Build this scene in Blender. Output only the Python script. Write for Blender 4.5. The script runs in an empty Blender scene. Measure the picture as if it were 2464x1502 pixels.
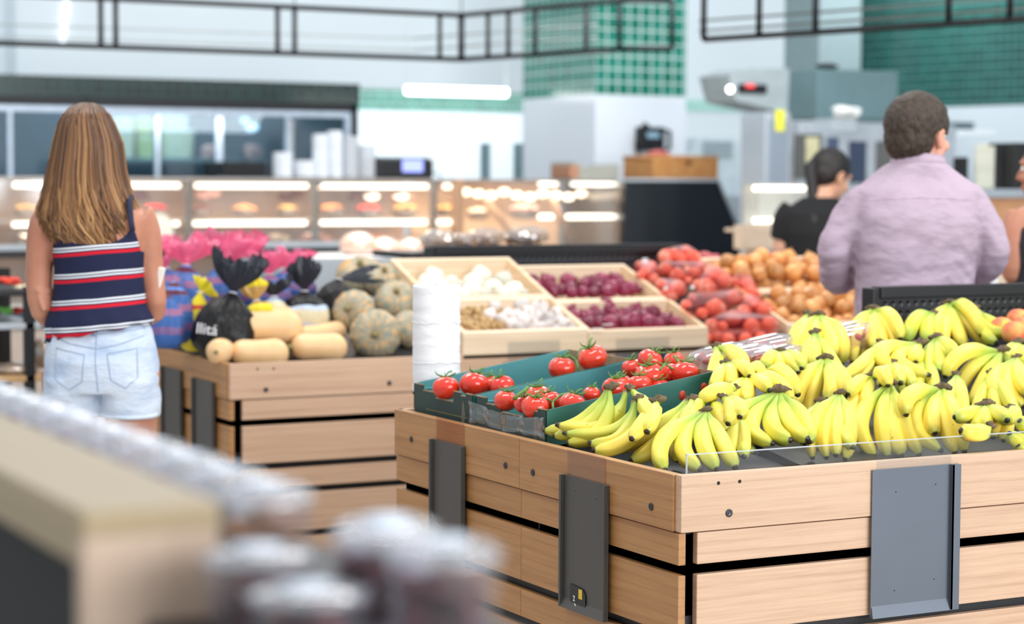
import bpy, bmesh, math, random
from mathutils import Vector, Matrix, noise, Quaternion
random.seed(7)
V = Vector
sc = bpy.context.scene
C = sc.collection

# ------------------------------------------------------------------ camera
F = 4970.0; CX, CY = 1232.0, 751.0
CAM = V((0, 0, 1.42))
YAW = math.radians(-27.95)           # the camera looks 28 degrees right of the +Y aisle
PITCH = math.atan(311 / F)
ROLL = math.radians(0.25)
cam_d = bpy.data.cameras.new('camera'); cam = bpy.data.objects.new('camera', cam_d); C.objects.link(cam)
cam_d.sensor_width = 36.0; cam_d.lens = 36.0 * F / 2464.0
cam_d.dof.use_dof = True; cam_d.dof.focus_distance = 4.62; cam_d.dof.aperture_fstop = 2.8
cam_d.clip_end = 100
R3 = (Matrix.Rotation(YAW, 3, 'Z') @ Matrix.Rotation(math.pi / 2 - PITCH, 3, 'X') @ Matrix.Rotation(ROLL, 3, 'Z'))
cam.matrix_world = Matrix.Translation(CAM) @ R3.to_4x4()
sc.camera = cam

# ------------------------------------------------------------------ light
w = bpy.data.worlds.new('daylight'); sc.world = w; w.use_nodes = True
wn = w.node_tree.nodes['Background']; wn.inputs[0].default_value = (0.88, 0.95, 1.0, 1); wn.inputs[1].default_value = 1.0
def area(name, loc, target, sx, sy, power, col=(1, 1, 1)):
    d = bpy.data.lights.new(name, 'AREA'); d.shape = 'RECTANGLE'; d.size = sx; d.size_y = sy; d.energy = power; d.color = col
    o = bpy.data.objects.new(name, d); C.objects.link(o); o.location = loc
    o.rotation_euler = (V(target) - V(loc)).to_track_quat('-Z', 'Y').to_euler(); return o
area('shopfront_daylight', (5.0, -4.0, 2.6), (4.0, 5.0, 0.9), 7.0, 3.0, 620, (0.93, 0.97, 1.0))
for i, (lx, ly) in enumerate([(2.2, 4.2), (5.0, 4.2), (2.2, 7.4), (5.2, 7.4)]):
    area('overhead_fill_light', (lx, ly, 3.5), (lx, ly, 0), 1.6, 0.4, 42, (1.0, 0.97, 0.93))  # unseen soft area lights added overhead to give shape
area('background_fill_light', (6.5, 10.5, 3.6), (6.5, 14.5, 1.2), 5.0, 0.8, 120, (0.95, 0.98, 1.0))  # unseen area light added to brighten the back of the shop
area('deli_wall_fill_light', (8.6, 17.6, 2.7), (8.6, 18.9, 1.1), 3.0, 0.3, 42, (0.95, 0.98, 1.0))  # added behind the bulkhead, out of sight, to whiten the back wall
area('kitchen_fill_light', (12.0, 13.0, 3.4), (12.0, 15.0, 1.0), 3.0, 0.6, 75, (0.95, 0.98, 1.0))  # unseen area light added to lift the kitchen side
sc.view_settings.view_transform = 'Standard'; sc.view_settings.look = 'None'
sc.view_settings.gamma = 1.0; sc.view_settings.use_curve_mapping = False
sc.view_settings.exposure = 0.0

# ------------------------------------------------------------------ where things stand
def ray(px, py):
    d = R3 @ V(((px - CX) / F, (CY - py) / F, -1.0)); return d
def at_d(px, py, d): return CAM + ray(px, py) * d
def at_y(px, py, y): r = ray(px, py); return CAM + r * (y / r.y)
def at_x(px, py, x): r = ray(px, py); return CAM + r * (x / r.x)
def at_z(px, py, z): r = ray(px, py); return CAM + r * ((z - CAM.z) / r.z)
def at_plane(px, py, p0, n): r = ray(px, py); return CAM + r * ((V(p0) - CAM).dot(V(n)) / r.dot(V(n)))
def dep(p): return (V(p) - CAM).dot(ray(CX, CY))
RT = (Matrix.Rotation(YAW, 3, 'Z') @ V((1, 0, 0)))      # right-hand direction of the view, level
FW = (Matrix.Rotation(YAW, 3, 'Z') @ V((0, 1, 0)))      # level view direction
UP = V((0, 0, 1))

# ------------------------------------------------------------------ objects
WL = {}
def tag(o, label=None, cat=None, group=None, kind=None):
    if label: o['label'] = label
    if cat: o['category'] = cat
    if group: o['group'] = group
    if kind: o['kind'] = kind
    return o
def thing(name, label, cat, loc, group=None):
    o = bpy.data.objects.new(name, None); C.objects.link(o); o.empty_display_size = 0.05
    o.location = loc; WL[o.name] = V(loc); return tag(o, label, cat, group)
class MB:
    def __init__(s): s.v = []; s.f = []; s.uv = []; s.sm = []
    def add(s, vs, fs, uv=None, smooth=False):
        n = len(s.v); s.v += [V(p) for p in vs]; s.f += [tuple(i + n for i in f) for f in fs]
        s.uv += (uv if uv else [(0, 0)] * len(vs)); s.sm += [smooth] * len(fs); return s
    def box(s, a, b, M=None):
        (x0, y0, z0), (x1, y1, z1) = a, b
        vs = [V((x, y, z)) for z in (z0, z1) for y in (y0, y1) for x in (x0, x1)]
        if M: vs = [M @ p for p in vs]
        return s.add(vs, [(0, 2, 3, 1), (4, 5, 7, 6), (0, 1, 5, 4), (2, 6, 7, 3), (0, 4, 6, 2), (1, 3, 7, 5)])
    def bbox(s, a, b, r=.004, M=None):
        "box with small chamfers"
        (x0, y0, z0), (x1, y1, z1) = a, b
        bm = bmesh.new(); bmesh.ops.create_cube(bm, size=1)
        for v in bm.verts: v.co = V(((x0 + x1) / 2 + v.co.x * (x1 - x0), (y0 + y1) / 2 + v.co.y * (y1 - y0), (z0 + z1) / 2 + v.co.z * (z1 - z0)))
        bmesh.ops.bevel(bm, geom=list(bm.edges), offset=r, segments=2, affect='EDGES', profile=.6)
        bm.verts.index_update(); vs = [v.co.copy() for v in bm.verts]
        if M: vs = [M @ p for p in vs]
        fs = [tuple(v.index for v in f.verts) for f in bm.faces]; bm.free(); return s.add(vs, fs)
    def loft(s, rings, caps=True, smooth=True, uvx=None):
        n = len(rings[0]); vs = []; uv = []; fs = []
        for i, r in enumerate(rings):
            vs += r; t = uvx[i] if uvx else i / (len(rings) - 1); uv += [(t, j / n) for j in range(n)]
        for i in range(len(rings) - 1):
            for j in range(n):
                k = (j + 1) % n; fs.append((i * n + j, i * n + k, (i + 1) * n + k, (i + 1) * n + j))
        if caps: fs.append(tuple(range(n))[::-1]); fs.append(tuple((len(rings) - 1) * n + j for j in range(n)))
        return s.add(vs, fs, uv, smooth)
    def tube(s, pts, rad, seg=8, caps=True, flat=1.0, shape=None, uvx=None):
        pts = [V(p) for p in pts]; n = len(pts); rings = []
        if not hasattr(rad, '__len__'): rad = [rad] * n
        T = [(pts[min(i + 1, n - 1)] - pts[max(i - 1, 0)]).normalized() for i in range(n)]
        ref = V((0, 0, 1)) if abs(T[0].z) < .9 else V((1, 0, 0)); N = (ref - T[0] * ref.dot(T[0])).normalized()
        for i in range(n):
            N = (N - T[i] * N.dot(T[i])).normalized(); B = T[i].cross(N)
            rings.append([pts[i] + (N * math.cos(a) + B * math.sin(a) * flat) * rad[i] * (shape(a) if shape else 1) for a in [2 * math.pi * j / seg for j in range(seg)]])
        return s.loft(rings, caps, True, uvx)
    def lathe(s, prof, c=(0, 0, 0), seg=20, axis=None, rfun=None, caps=True):
        c = V(c); ax = V(axis).normalized() if axis is not None else UP
        q = UP.rotation_difference(ax)
        rings = [[c + q @ V((math.cos(a) * r * (rfun(a, z) if rfun else 1), math.sin(a) * r * (rfun(a, z) if rfun else 1), z)) for a in [2 * math.pi * j / seg for j in range(seg)]] for r, z in prof]
        return s.loft(rings, caps, True)
    def ell(s, c, r, seg=14, rows=9, rot=None, fn=None):
        c = V(c); vs = []; fs = []; uv = []
        for i in range(rows + 1):
            ph = math.pi * (i / rows)
            for j in range(seg):
                a = 2 * math.pi * j / seg; d = V((math.sin(ph) * math.cos(a), math.sin(ph) * math.sin(a), math.cos(ph)))
                k = fn(d) if fn else 1; p = V((d.x * r[0], d.y * r[1], d.z * r[2])) * k
                vs.append(c + (rot @ p if rot else p)); uv.append((i / rows, j / seg))
        for i in range(rows):
            for j in range(seg):
                k = (j + 1) % seg; fs.append((i * seg + j, (i + 1) * seg + j, (i + 1) * seg + k, i * seg + k))
        return s.add(vs, fs, uv, True)
    def build(s, name, m, parent=None, origin=None, merge=False):
        if parent is not None: o0 = WL[parent.name]
        else: o0 = V(origin) if origin is not None else (sum(s.v, V()) / max(1, len(s.v)))
        if parent is None and origin is None: o0 = V((o0.x, o0.y, min(p.z for p in s.v)))
        me = bpy.data.meshes.new(name); me.from_pydata([p - o0 for p in s.v], [], s.f); me.update()
        ul = me.uv_layers.new(name='uv')
        flat = [c for l in me.loops for c in s.uv[l.vertex_index]]
        ul.data.foreach_set('uv', flat); me.polygons.foreach_set('use_smooth', s.sm)
        if merge:
            bm = bmesh.new(); bm.from_mesh(me); bmesh.ops.remove_doubles(bm, verts=bm.verts, dist=1e-5); bmesh.ops.recalc_face_normals(bm, faces=bm.faces); bm.to_mesh(me); bm.free()
        me.materials.append(m); ob = bpy.data.objects.new(name, me); C.objects.link(ob)
        if parent is not None: ob.parent = parent; WL[ob.name] = o0.copy()
        else: ob.location = o0; WL[ob.name] = o0.copy()
        return ob
def copy_tree(o, parent=None):
    c = o.copy(); C.objects.link(c)
    if parent: c.parent = parent
    for ch in list(o.children): copy_tree(ch, c)
    return c
def struct(o): o['kind'] = 'structure'; return o
def remesh(ob, voxel, smooth=3, fac=.5):
    "fuse the pieces of one body into one continuous skin"
    m = ob.modifiers.new('r', 'REMESH'); m.mode = 'VOXEL'; m.voxel_size = voxel; m.use_smooth_shade = True
    if smooth: k = ob.modifiers.new('s', 'SMOOTH'); k.iterations = smooth; k.factor = fac
    dg = bpy.context.evaluated_depsgraph_get(); dg.update()
    me = bpy.data.meshes.new_from_object(ob.evaluated_get(dg)); old = ob.data; mats = list(old.materials)
    ob.modifiers.clear(); ob.data = me
    me.materials.clear()
    for q in mats: me.materials.append(q)
    me.polygons.foreach_set('use_smooth', [True] * len(me.polygons)); return ob
def letters(txt, name, m, parent, loc, xdir, ydir, size, depth=.0008, align='CENTER'):
    cu = bpy.data.curves.new(name, 'FONT'); cu.body = txt; cu.size = size; cu.extrude = depth; cu.align_x = align; cu.align_y = 'CENTER'
    t = bpy.data.objects.new(name, cu); C.objects.link(t)
    dg = bpy.context.evaluated_depsgraph_get(); dg.update(); me = bpy.data.meshes.new_from_object(t.evaluated_get(dg))
    bpy.data.objects.remove(t)
    x = V(xdir).normalized(); z = x.cross(V(ydir)).normalized(); y = z.cross(x)
    M = Matrix((x, y, z)).transposed(); o0 = WL[parent.name]
    for v in me.vertices: v.co = M @ v.co + V(loc) - o0
    me.materials.clear(); me.materials.append(m); o = bpy.data.objects.new(name, me); C.objects.link(o); o.parent = parent; WL[o.name] = o0.copy(); return o

# ------------------------------------------------------------------ materials
MC = {}
def lin(c):
    c = [x / 255 for x in c]; return tuple(x / 12.92 if x <= .04045 else ((x + .055) / 1.055) ** 2.4 for x in c) + (1,)
class NT:
    def __init__(s, name):
        s.m = bpy.data.materials.new(name); s.m.use_nodes = True; s.t = s.m.node_tree; s.n = s.t.nodes; s.p = s.n['Principled BSDF']
    def N(s, typ, **kw):
        n = s.n.new(typ)
        for k, v in kw.items():
            if k.startswith('i_'):
                key = k[2:]; key = int(key) if key.isdigit() else key.replace('_', ' ')
                if hasattr(v, 'node') or isinstance(v, bpy.types.NodeSocket): s.t.links.new(v, n.inputs[key])
                else: n.inputs[key].default_value = v
            else: setattr(n, k, v)
        return n
    def L(s, a, b): s.t.links.new(a, b)
    def co(s, kind='Object', scale=(1, 1, 1), rot=(0, 0, 0)):
        t = s.N('ShaderNodeTexCoord'); mp = s.N('ShaderNodeMapping'); s.L(t.outputs[kind], mp.inputs[0])
        mp.inputs['Scale'].default_value = scale; mp.inputs['Rotation'].default_value = rot; return mp.outputs[0]
    def noise(s, vec, scale, detail=3, rough=.5): return s.N('ShaderNodeTexNoise', i_Vector=vec, i_Scale=scale, i_Detail=detail, i_Roughness=rough).outputs[0]
    def ramp(s, fac, stops, interp='LINEAR'):
        r = s.N('ShaderNodeValToRGB', i_Fac=fac); r.color_ramp.interpolation = interp; e = r.color_ramp.elements
        while len(e) < len(stops): e.new(.5)
        for k, (p, c) in zip(e, stops): k.position = p; k.color = c if len(c) == 4 else tuple(c) + (1,)
        return r.outputs[0]
    def mix(s, fac, a, b, mode='MIX'):
        n = s.N('ShaderNodeMix', data_type='RGBA', blend_type=mode)
        for key, v in ((0, fac), (6, a), (7, b)):
            if isinstance(v, bpy.types.NodeSocket): s.L(v, n.inputs[key])
            else: n.inputs[key].default_value = v
        return n.outputs[2]
    def math(s, op, a, b=0.0, c=0.0):
        n = s.N('ShaderNodeMath', operation=op)
        for i, v in enumerate((a, b, c)):
            if isinstance(v, bpy.types.NodeSocket): s.L(v, n.inputs[i])
            else: n.inputs[i].default_value = v
        return n.outputs[0]
    def bump(s, h, dist=.002, strength=.5):
        b = s.N('ShaderNodeBump', i_Height=h, i_Distance=dist, i_Strength=strength); s.L(b.outputs[0], s.p.inputs['Normal'])
    def out(s, col=None, rough=.5, metal=0, spec=.5, sss=0, coat=0):
        if col is not None:
            if isinstance(col, bpy.types.NodeSocket): s.L(col, s.p.inputs['Base Color'])
            else: s.p.inputs['Base Color'].default_value = col
        s.p.inputs['Roughness'].default_value = rough; s.p.inputs['Metallic'].default_value = metal
        s.p.inputs['Specular IOR Level'].default_value = spec; s.p.inputs['Coat Weight'].default_value = coat; s.p.inputs['Coat Roughness'].default_value = .1
        if sss: s.p.inputs['Subsurface Weight'].default_value = sss; s.p.inputs['Subsurface Radius'].default_value = (.01, .006, .003)
        return s.m
def plain(name, rgb, rough=.5, metal=0, spec=.5, var=.08, nscale=12, bump=0, coat=0, rnd=0):
    "one colour with a little procedural variation"
    if name in MC: return MC[name]
    t = NT(name); c = lin(rgb); f = t.noise(t.co(), nscale)
    lo = tuple(x * (1 - var) for x in c[:3]) + (1,); hi = tuple(min(1, x * (1 + var)) for x in c[:3]) + (1,)
    col = t.ramp(f, [(.3, lo), (.7, hi)])
    if rnd:
        oi = t.N('ShaderNodeObjectInfo').outputs['Random']
        hs = t.N('ShaderNodeHueSaturation', i_Color=col, i_Hue=t.math('MULTIPLY_ADD', oi, rnd * .1, .5 - rnd * .05), i_Value=t.math('MULTIPLY_ADD', oi, rnd, 1 - rnd / 2)); col = hs.outputs[0]
    if bump: t.bump(t.noise(t.co(), nscale * 6), bump, .6)
    MC[name] = t.out(col, rough, metal, spec, coat=coat); return MC[name]
def emit(name, rgb, strength):
    if name in MC: return MC[name]
    t = NT(name); t.p.inputs['Emission Color'].default_value = lin(rgb); t.p.inputs['Emission Strength'].default_value = strength; MC[name] = t.out(lin(rgb)); return MC[name]
def clear(name, rgb=(255, 255, 255), haze=.0, gloss=.08, rough=.08, hz=None):
    "thin clear plastic or glass: tinted transparency under a fresnel gloss, with an optional milky share"
    if name in MC: return MC[name]
    t = NT(name); tr = t.N('ShaderNodeBsdfTransparent'); tr.inputs[0].default_value = lin(rgb); gl = t.N('ShaderNodeBsdfGlossy'); gl.inputs['Roughness'].default_value = rough
    fr = t.N('ShaderNodeLayerWeight'); fr.inputs[0].default_value = .5; fr = t.math('MULTIPLY_ADD', t.math('POWER', fr.outputs['Facing'], 4.0), .55, .035)
    mx = t.N('ShaderNodeMixShader'); t.L(t.math('ADD', fr, gloss), mx.inputs[0]); t.L(tr.outputs[0], mx.inputs[1]); t.L(gl.outputs[0], mx.inputs[2]); res = mx.outputs[0]
    if haze:
        df = t.N('ShaderNodeBsdfDiffuse'); df.inputs[0].default_value = (.85, .86, .88, 1)
        if haze > .4 or hz: df.inputs[0].default_value = lin(hz or rgb)
        m2 = t.N('ShaderNodeMixShader'); m2.inputs[0].default_value = haze; t.L(res, m2.inputs[1]); t.L(df.outputs[0], m2.inputs[2]); res = m2.outputs[0]
    t.L(res, t.n['Material Output'].inputs[0]); MC[name] = t.m; return t.m
def wood(name, rgb, dark, axis=0, scale=1.0, rough=.45):
    if name in MC: return MC[name]
    t = NT(name); s = [38 * scale] * 3; s[axis] = 1.5 * scale
    oi = t.N('ShaderNodeObjectInfo'); v = t.co('Object', tuple(s)); va = t.N('ShaderNodeVectorMath', operation='ADD'); t.L(v, va.inputs[0])
    cb = t.N('ShaderNodeCombineXYZ'); r = t.math('MULTIPLY', oi.outputs['Random'], 37.0); t.L(r, cb.inputs[0]); t.L(r, cb.inputs[2]); t.L(cb.outputs[0], va.inputs[1]); v = va.outputs[0]
    f = t.noise(v, 1.1, 4, .6); g = t.noise(v, 5.5, 3, .6)
    wv = t.N('ShaderNodeTexWave', i_Vector=v, i_Scale=.35, i_Distortion=7.0, i_Detail=2.0, wave_type='RINGS').outputs[1]
    c, d = lin(rgb), lin(dark); col = t.ramp(f, [(.3, d), (.55, c), (.8, c)]); mid = tuple((x + y) / 2 for x, y in zip(c, d))
    col = t.mix(.32, col, t.ramp(wv, [(0, d), (.35, c), (1, c)])); col = t.mix(.25, col, t.ramp(g, [(.35, d), (.6, c)]))
    t.bump(g, .0006, .4); MC[name] = t.out(col, rough); return MC[name]
# ------------------------------------------------------------------ shared materials
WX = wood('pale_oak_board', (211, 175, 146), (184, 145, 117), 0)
WY = wood('pale_oak_board_shaded_side', (184, 134, 84), (152, 104, 60), 1)  # same oak, darkened in colour for the shaded side faces
WB = wood('pale_box_wood', (238, 214, 184), (216, 186, 152), 0, .8)
WBY = wood('pale_box_wood_side', (236, 208, 172), (212, 178, 140), 1, .8)
BLK = plain('black_metal', (17, 18, 23), .48, .1, .5, .15)
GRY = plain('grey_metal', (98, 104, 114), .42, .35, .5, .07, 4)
GRYD = plain('shaded_side_grey_metal', (84, 80, 76), .45, .3, .5, .07, 4)  # grey metal with the side face's shade put into its colour
SCR = plain('screw_head', (70, 68, 72), .35, .8)
ACR = clear('clear_acrylic', (248, 250, 252), .0, .0, .03)
ACRE = clear('acrylic_cut_edge', (225, 235, 240), .38, .1)
BROWNLINE = plain('dark_joint', (88, 58, 40), .7)
WHITEPL = plain('white_plastic', (240, 240, 243), .5, 0, .4, .02)

def mat_floor():
    t = NT('polished_floor_tiles'); b = t.N('ShaderNodeTexBrick', i_Vector=t.co('Object'), i_Scale=1.0); b.offset = 0
    for k, v in (('Color1', lin((186, 180, 172))), ('Color2', lin((178, 172, 166))), ('Mortar', lin((140, 134, 128)))): b.inputs[k].default_value = v
    b.inputs['Brick Width'].default_value = .6; b.inputs['Row Height'].default_value = .6; b.inputs['Mortar Size'].default_value = .004
    return t.out(t.mix(.15, b.outputs[0], t.ramp(t.noise(t.co(), 5), [(.3, (.3, .28, .26)), (.7, (.7, .68, .66))])), .3)
struct(MB().box((-8, -8, -.1), (22, 24, 0)).build('floor', mat_floor(), origin=(0, 0, 0)))

struct(MB().box((-6.1, -8.0, 0), (-6, 19, 3.9)).build('wall_left', plain('white_wall_paint', (234, 242, 247), .6, var=.015, nscale=1.5), origin=(0, 0, 0)))
struct(MB().box((-6, -8.1, 0), (16, -8, .3)).build('wall_front', plain('white_wall_paint', (234, 242, 247)), origin=(0, 0, 0)))
struct(MB().box((-6, -8.1, 3.5), (16, -8, 3.9)).build('wall_front_lintel', plain('white_wall_paint', (234, 242, 247)), origin=(0, 0, 0)))
def mat_perf():
    t = NT('perforated_black_steel'); sep = t.N('ShaderNodeSeparateXYZ', i_0=t.co('Object', (1 / .029,) * 3))
    fx = t.math('SUBTRACT', t.math('FRACT', sep.outputs[0]), .5); fz = t.math('SUBTRACT', t.math('FRACT', sep.outputs[2]), .5)
    d = t.math('SQRT', t.math('ADD', t.math('MULTIPLY', fx, fx), t.math('MULTIPLY', fz, fz)))
    t.bump(t.math('SMOOTH_MIN', d, .30, .1), .012, 1.0)
    col = t.ramp(d, [(.19, (.001, .001, .0015)), (.24, (.013, .014, .02))]); return t.out(col, .32, .1, .6)
PERF = mat_perf()

ZT = .806
ROWS = [(.122, .003), (.068, .022), (.130, .022), (.066, .022), (.130, .022), (.130, 0)]
def stand(name, label, x0, y0, x1, y1, seam, screws_x, screws_y, holes):
    S = thing(name, label, 'display stand', (x0, y0, 0))
    MB().box((x0 + .02, y0 + .02, .02), (x1 - .01, y1 - .02, ZT - .13)).build('carcass', BLK, S)
    p = MB().box((x0 + .05, y0 + .05, 0), (x1, y1 - .05, .1)); p.build('plinth', BLK, S)
    z = ZT
    for k, (h, g) in enumerate(ROWS):
        zz = z - h; top = k == 0; ov = .006 if top else 0
        # front boards
        xs = x0 if top else x0 + .045
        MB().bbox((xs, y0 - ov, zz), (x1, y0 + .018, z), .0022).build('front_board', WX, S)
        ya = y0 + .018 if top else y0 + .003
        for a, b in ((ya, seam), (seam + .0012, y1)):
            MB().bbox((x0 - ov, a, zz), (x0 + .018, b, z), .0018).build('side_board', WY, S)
        if top: MB().bbox((x0, y1 - .018, zz), (x1, y1, z), .002).build('rear_board', WX, S)
        z = zz - g
    for sx, sz in screws_x: MB().lathe([(.0085, 0), (.0085, .002), (.006, .003), (.003, .0015), (0, .0015)], (sx, y0 - .006, sz), 16, (0, -1, 0)).build('screw', SCR, S)
    for sx, sz in holes: MB().lathe([(.004, 0), (.004, .0006), (0, .0006)], (sx, y0 - .006, sz), 12, (0, -1, 0)).build('screw_hole', BLK, S)
    for sy, sz in screws_y: MB().lathe([(.0085, 0), (.0085, .002), (.006, .003), (.003, .0015), (0, .0015)], (x0 - .006, sy, sz), 16, (-1, 0, 0)).build('screw', SCR, S)
    return S
X1, Y1, Y1b = 2.339, 3.650, 5.075
def wpt(p): return p
s1x = [(at_y(1750, 1234, Y1).x, at_y(1750, 1234, Y1).z)]
s1y = [(at_x(px, py, X1).y, at_x(px, py, X1).z) for px, py in ((995, 1057), (1222, 1120), (1288, 1137), (1573, 1219))]
h1 = [(at_y(px, py, Y1).x, at_y(px, py, Y1).z) for px, py in ((1725, 1162), (1776, 1158))]
seam1 = at_x(1255, 1100, X1).y
ST1 = stand('produce_stand', 'nearest oak slatted display stand holding the bananas and tomato crates', X1, Y1, 6.2, Y1b, seam1, s1x, s1y, h1)
X2, Y2, Y2b = 2.412, 6.576, 8.02
s2x = [(at_y(px, py, Y2).x, at_y(px, py, Y2).z) for px, py in ((638, 938), (935, 922))]
h2 = [(at_y(px, py, Y2).x, at_y(px, py, Y2).z) for px, py in ((618, 888), (657, 887))]
ST2 = stand('produce_stand', 'farther oak slatted display stand holding pumpkins, garlic and onions', X2, Y2, 7.2, Y2b, 7.2, s2x, [], h2)

# inner sloping trays (black) the goods lie on
def slope_tray(S, x0, x1, y0, y1, z0, z1, m=BLK):
    return MB().add([(x0, y0, .5), (x1, y0, .5), (x0, y1, .5), (x1, y1, .5), (x0, y0, z0), (x1, y0, z0), (x0, y1, z1), (x1, y1, z1)],
        [(0, 1, 5, 4), (2, 6, 7, 3), (0, 4, 6, 2), (1, 3, 7, 5), (4, 5, 7, 6), (0, 2, 3, 1)]).build('tray', m, S)
slope_tray(ST1, 2.892, 6.18, Y1 + .02, 4.93, ZT - .10, ZT + .09)
slope_tray(ST1, X1 + .02, 2.888, Y1 + .02, 4.30, ZT - .10, ZT - .03)
MB().add([(X1 + .02, 4.305, .5), (2.888, 4.305, .5), (X1 + .02, 5.055, .5), (2.888, 5.055, .5), (X1 + .02, 4.305, .772), (2.888, 4.305, .855), (X1 + .02, 5.055, .772), (2.888, 5.055, .855)],
    [(0, 1, 5, 4), (2, 6, 7, 3), (0, 4, 6, 2), (1, 3, 7, 5), (4, 5, 7, 6), (0, 2, 3, 1)]).build('tray', BLK, ST1)
slope_tray(ST2, X2 + .02, 3.28, Y2 + .02, Y2b - .02, ZT - .02, ZT + .16)
slope_tray(ST2, 3.285, 7.18, Y2 + .02, 7.25, ZT - .06, ZT + .165)

# perforated back panels
def perf_panel(S, xa, xb, y, z0, z1):
    MB().box((xa, y, z0), (xb, y + .02, z1 - .03)).build('perforated_panel', PERF, S)
    MB().bbox((xa - .01, y - .02, z1 - .035), (xb + .01, y + .03, z1), .003).build('top_cap', BLK, S)
    MB().bbox((xa - .035, y - .012, z0), (xa, y + .045, z1 - .004), .004).build('upright', BLK, S)
    MB().bbox((xb, y - .012, z0), (xb + .035, y + .045, z1 - .004), .004).build('upright', BLK, S)
pa = at_y(2118, 690, 4.98); perf_panel(ST1, pa.x, 6.15, 4.98, ZT - .02, pa.z)
pb = at_y(1050, 592, 7.30); pc = at_y(1628, 590, 7.30); perf_panel(ST2, pb.x, pc.x, 7.30, ZT, pb.z)

# price board holders with their clear ticket strips
def holder_front(S, px0, px1, py0, py1, label, Y, strip=True, z=None):
    a = at_y(px0, py0, Y); b = at_y(px1, py1, Y); x0, x1 = a.x, b.x; z1 = a.z; z0 = b.z
    H = thing('price_board_holder', label, 'sign holder', ((x0 + x1) / 2, Y, z0)); y = Y - .0085
    MB().bbox((x0, y - .003, z0), (x1, y, z1), .0008).build('plate', GRY, H)
    MB().bbox((x1 - .026, y - .012, z0), (x1 - .018, y - .002, z1), .001).bbox((x1 - .026, y - .012, z0), (x1, y - .009, z1), .001).build('side_channel', GRY, H)
    MB().add([(x0 + .003, y - .003, z0 + .026), (x1 - .02, y - .003, z0 + .026), (x1, y - .012, z0), (x0, y - .012, z0), (x0, y - .003, z0), (x1, y - .003, z0)],
        [(0, 1, 2, 3), (3, 2, 5, 4), (0, 3, 4)]).build('bottom_channel', GRY, H)
    for fx, fz in ((.27, .84), (.73, .87), (.27, .17), (.73, .22)):
        MB().lathe([(.0016, 0), (.0016, .0004), (0, .0004)], (x0 + (x1 - x0) * fx, y - .003, z0 + (z1 - z0) * fz), 8, (0, -1, 0)).build('rivet_hole', BLK, H)
    return H
HF = holder_front(ST1, 2092, 2293, 1130, 1462, 'large grey price board holder on the front of the banana stand', Y1)
# holder's clear strip from the riser down behind the plate
def strip_y(px0, px1, py0, py1, Y, label):
    a = at_y(px0, py0, Y); b = at_y(px1, py1, Y)
    o = MB().bbox((a.x, Y - .0085, b.z), (b.x, Y - .0065, a.z), .0003).build('ticket_strip', ACR); tag(o, label, 'clear plastic strip')
strip_y(2106, 2282, 1066, 1180, Y1, 'clear plastic ticket strip above the large grey price board holder')
def holder_side(px0, px1, pya, pyb, X, label):
    "side-face holder: corners (px0, pya) top left and (px1, pyb) bottom right; far edge is px0"
    a = at_x(px0, pya, X); b = at_x(px1, pyb, X); y1, y0 = a.y, b.y; z1, z0 = a.z, b.z
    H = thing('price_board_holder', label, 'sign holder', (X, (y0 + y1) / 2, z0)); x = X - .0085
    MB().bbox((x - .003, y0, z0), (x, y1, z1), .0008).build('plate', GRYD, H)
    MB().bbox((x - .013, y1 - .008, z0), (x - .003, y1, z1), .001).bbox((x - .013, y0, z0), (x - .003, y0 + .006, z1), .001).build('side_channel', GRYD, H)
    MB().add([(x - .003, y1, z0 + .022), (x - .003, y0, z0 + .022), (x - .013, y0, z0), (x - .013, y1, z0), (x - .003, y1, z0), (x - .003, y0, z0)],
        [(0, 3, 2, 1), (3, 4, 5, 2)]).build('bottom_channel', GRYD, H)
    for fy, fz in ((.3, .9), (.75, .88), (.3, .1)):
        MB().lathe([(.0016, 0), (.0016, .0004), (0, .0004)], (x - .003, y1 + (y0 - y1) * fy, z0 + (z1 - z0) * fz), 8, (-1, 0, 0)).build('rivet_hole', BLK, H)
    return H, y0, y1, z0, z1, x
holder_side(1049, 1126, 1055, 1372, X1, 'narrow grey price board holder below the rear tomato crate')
H2, hy0, hy1, hz0, hz1, hx = holder_side(1364, 1471, 1140, 1496, X1, 'grey price board holder with a small black ticket, below the bananas near the corner')
def strip_x(px0, px1, pya, pyb, X, label):
    a = at_x(px0, pya, X); b = at_x(px1, pyb, X)
    o = MB().bbox((X - .0082, b.y, b.z), (X - .0064, a.y, a.z), .0003).build('ticket_strip', clear('smoky_acrylic', (247, 236, 224), .07, .02, .08, (206, 178, 152))); tag(o, label, 'clear plastic strip')
strip_x(1056, 1123, 1003, 1110, X1, 'clear plastic ticket strip under the middle of the tomato crates')
strip_x(1372, 1463, 1080, 1200, X1, 'clear plastic ticket strip over the board edge below the bananas')
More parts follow.
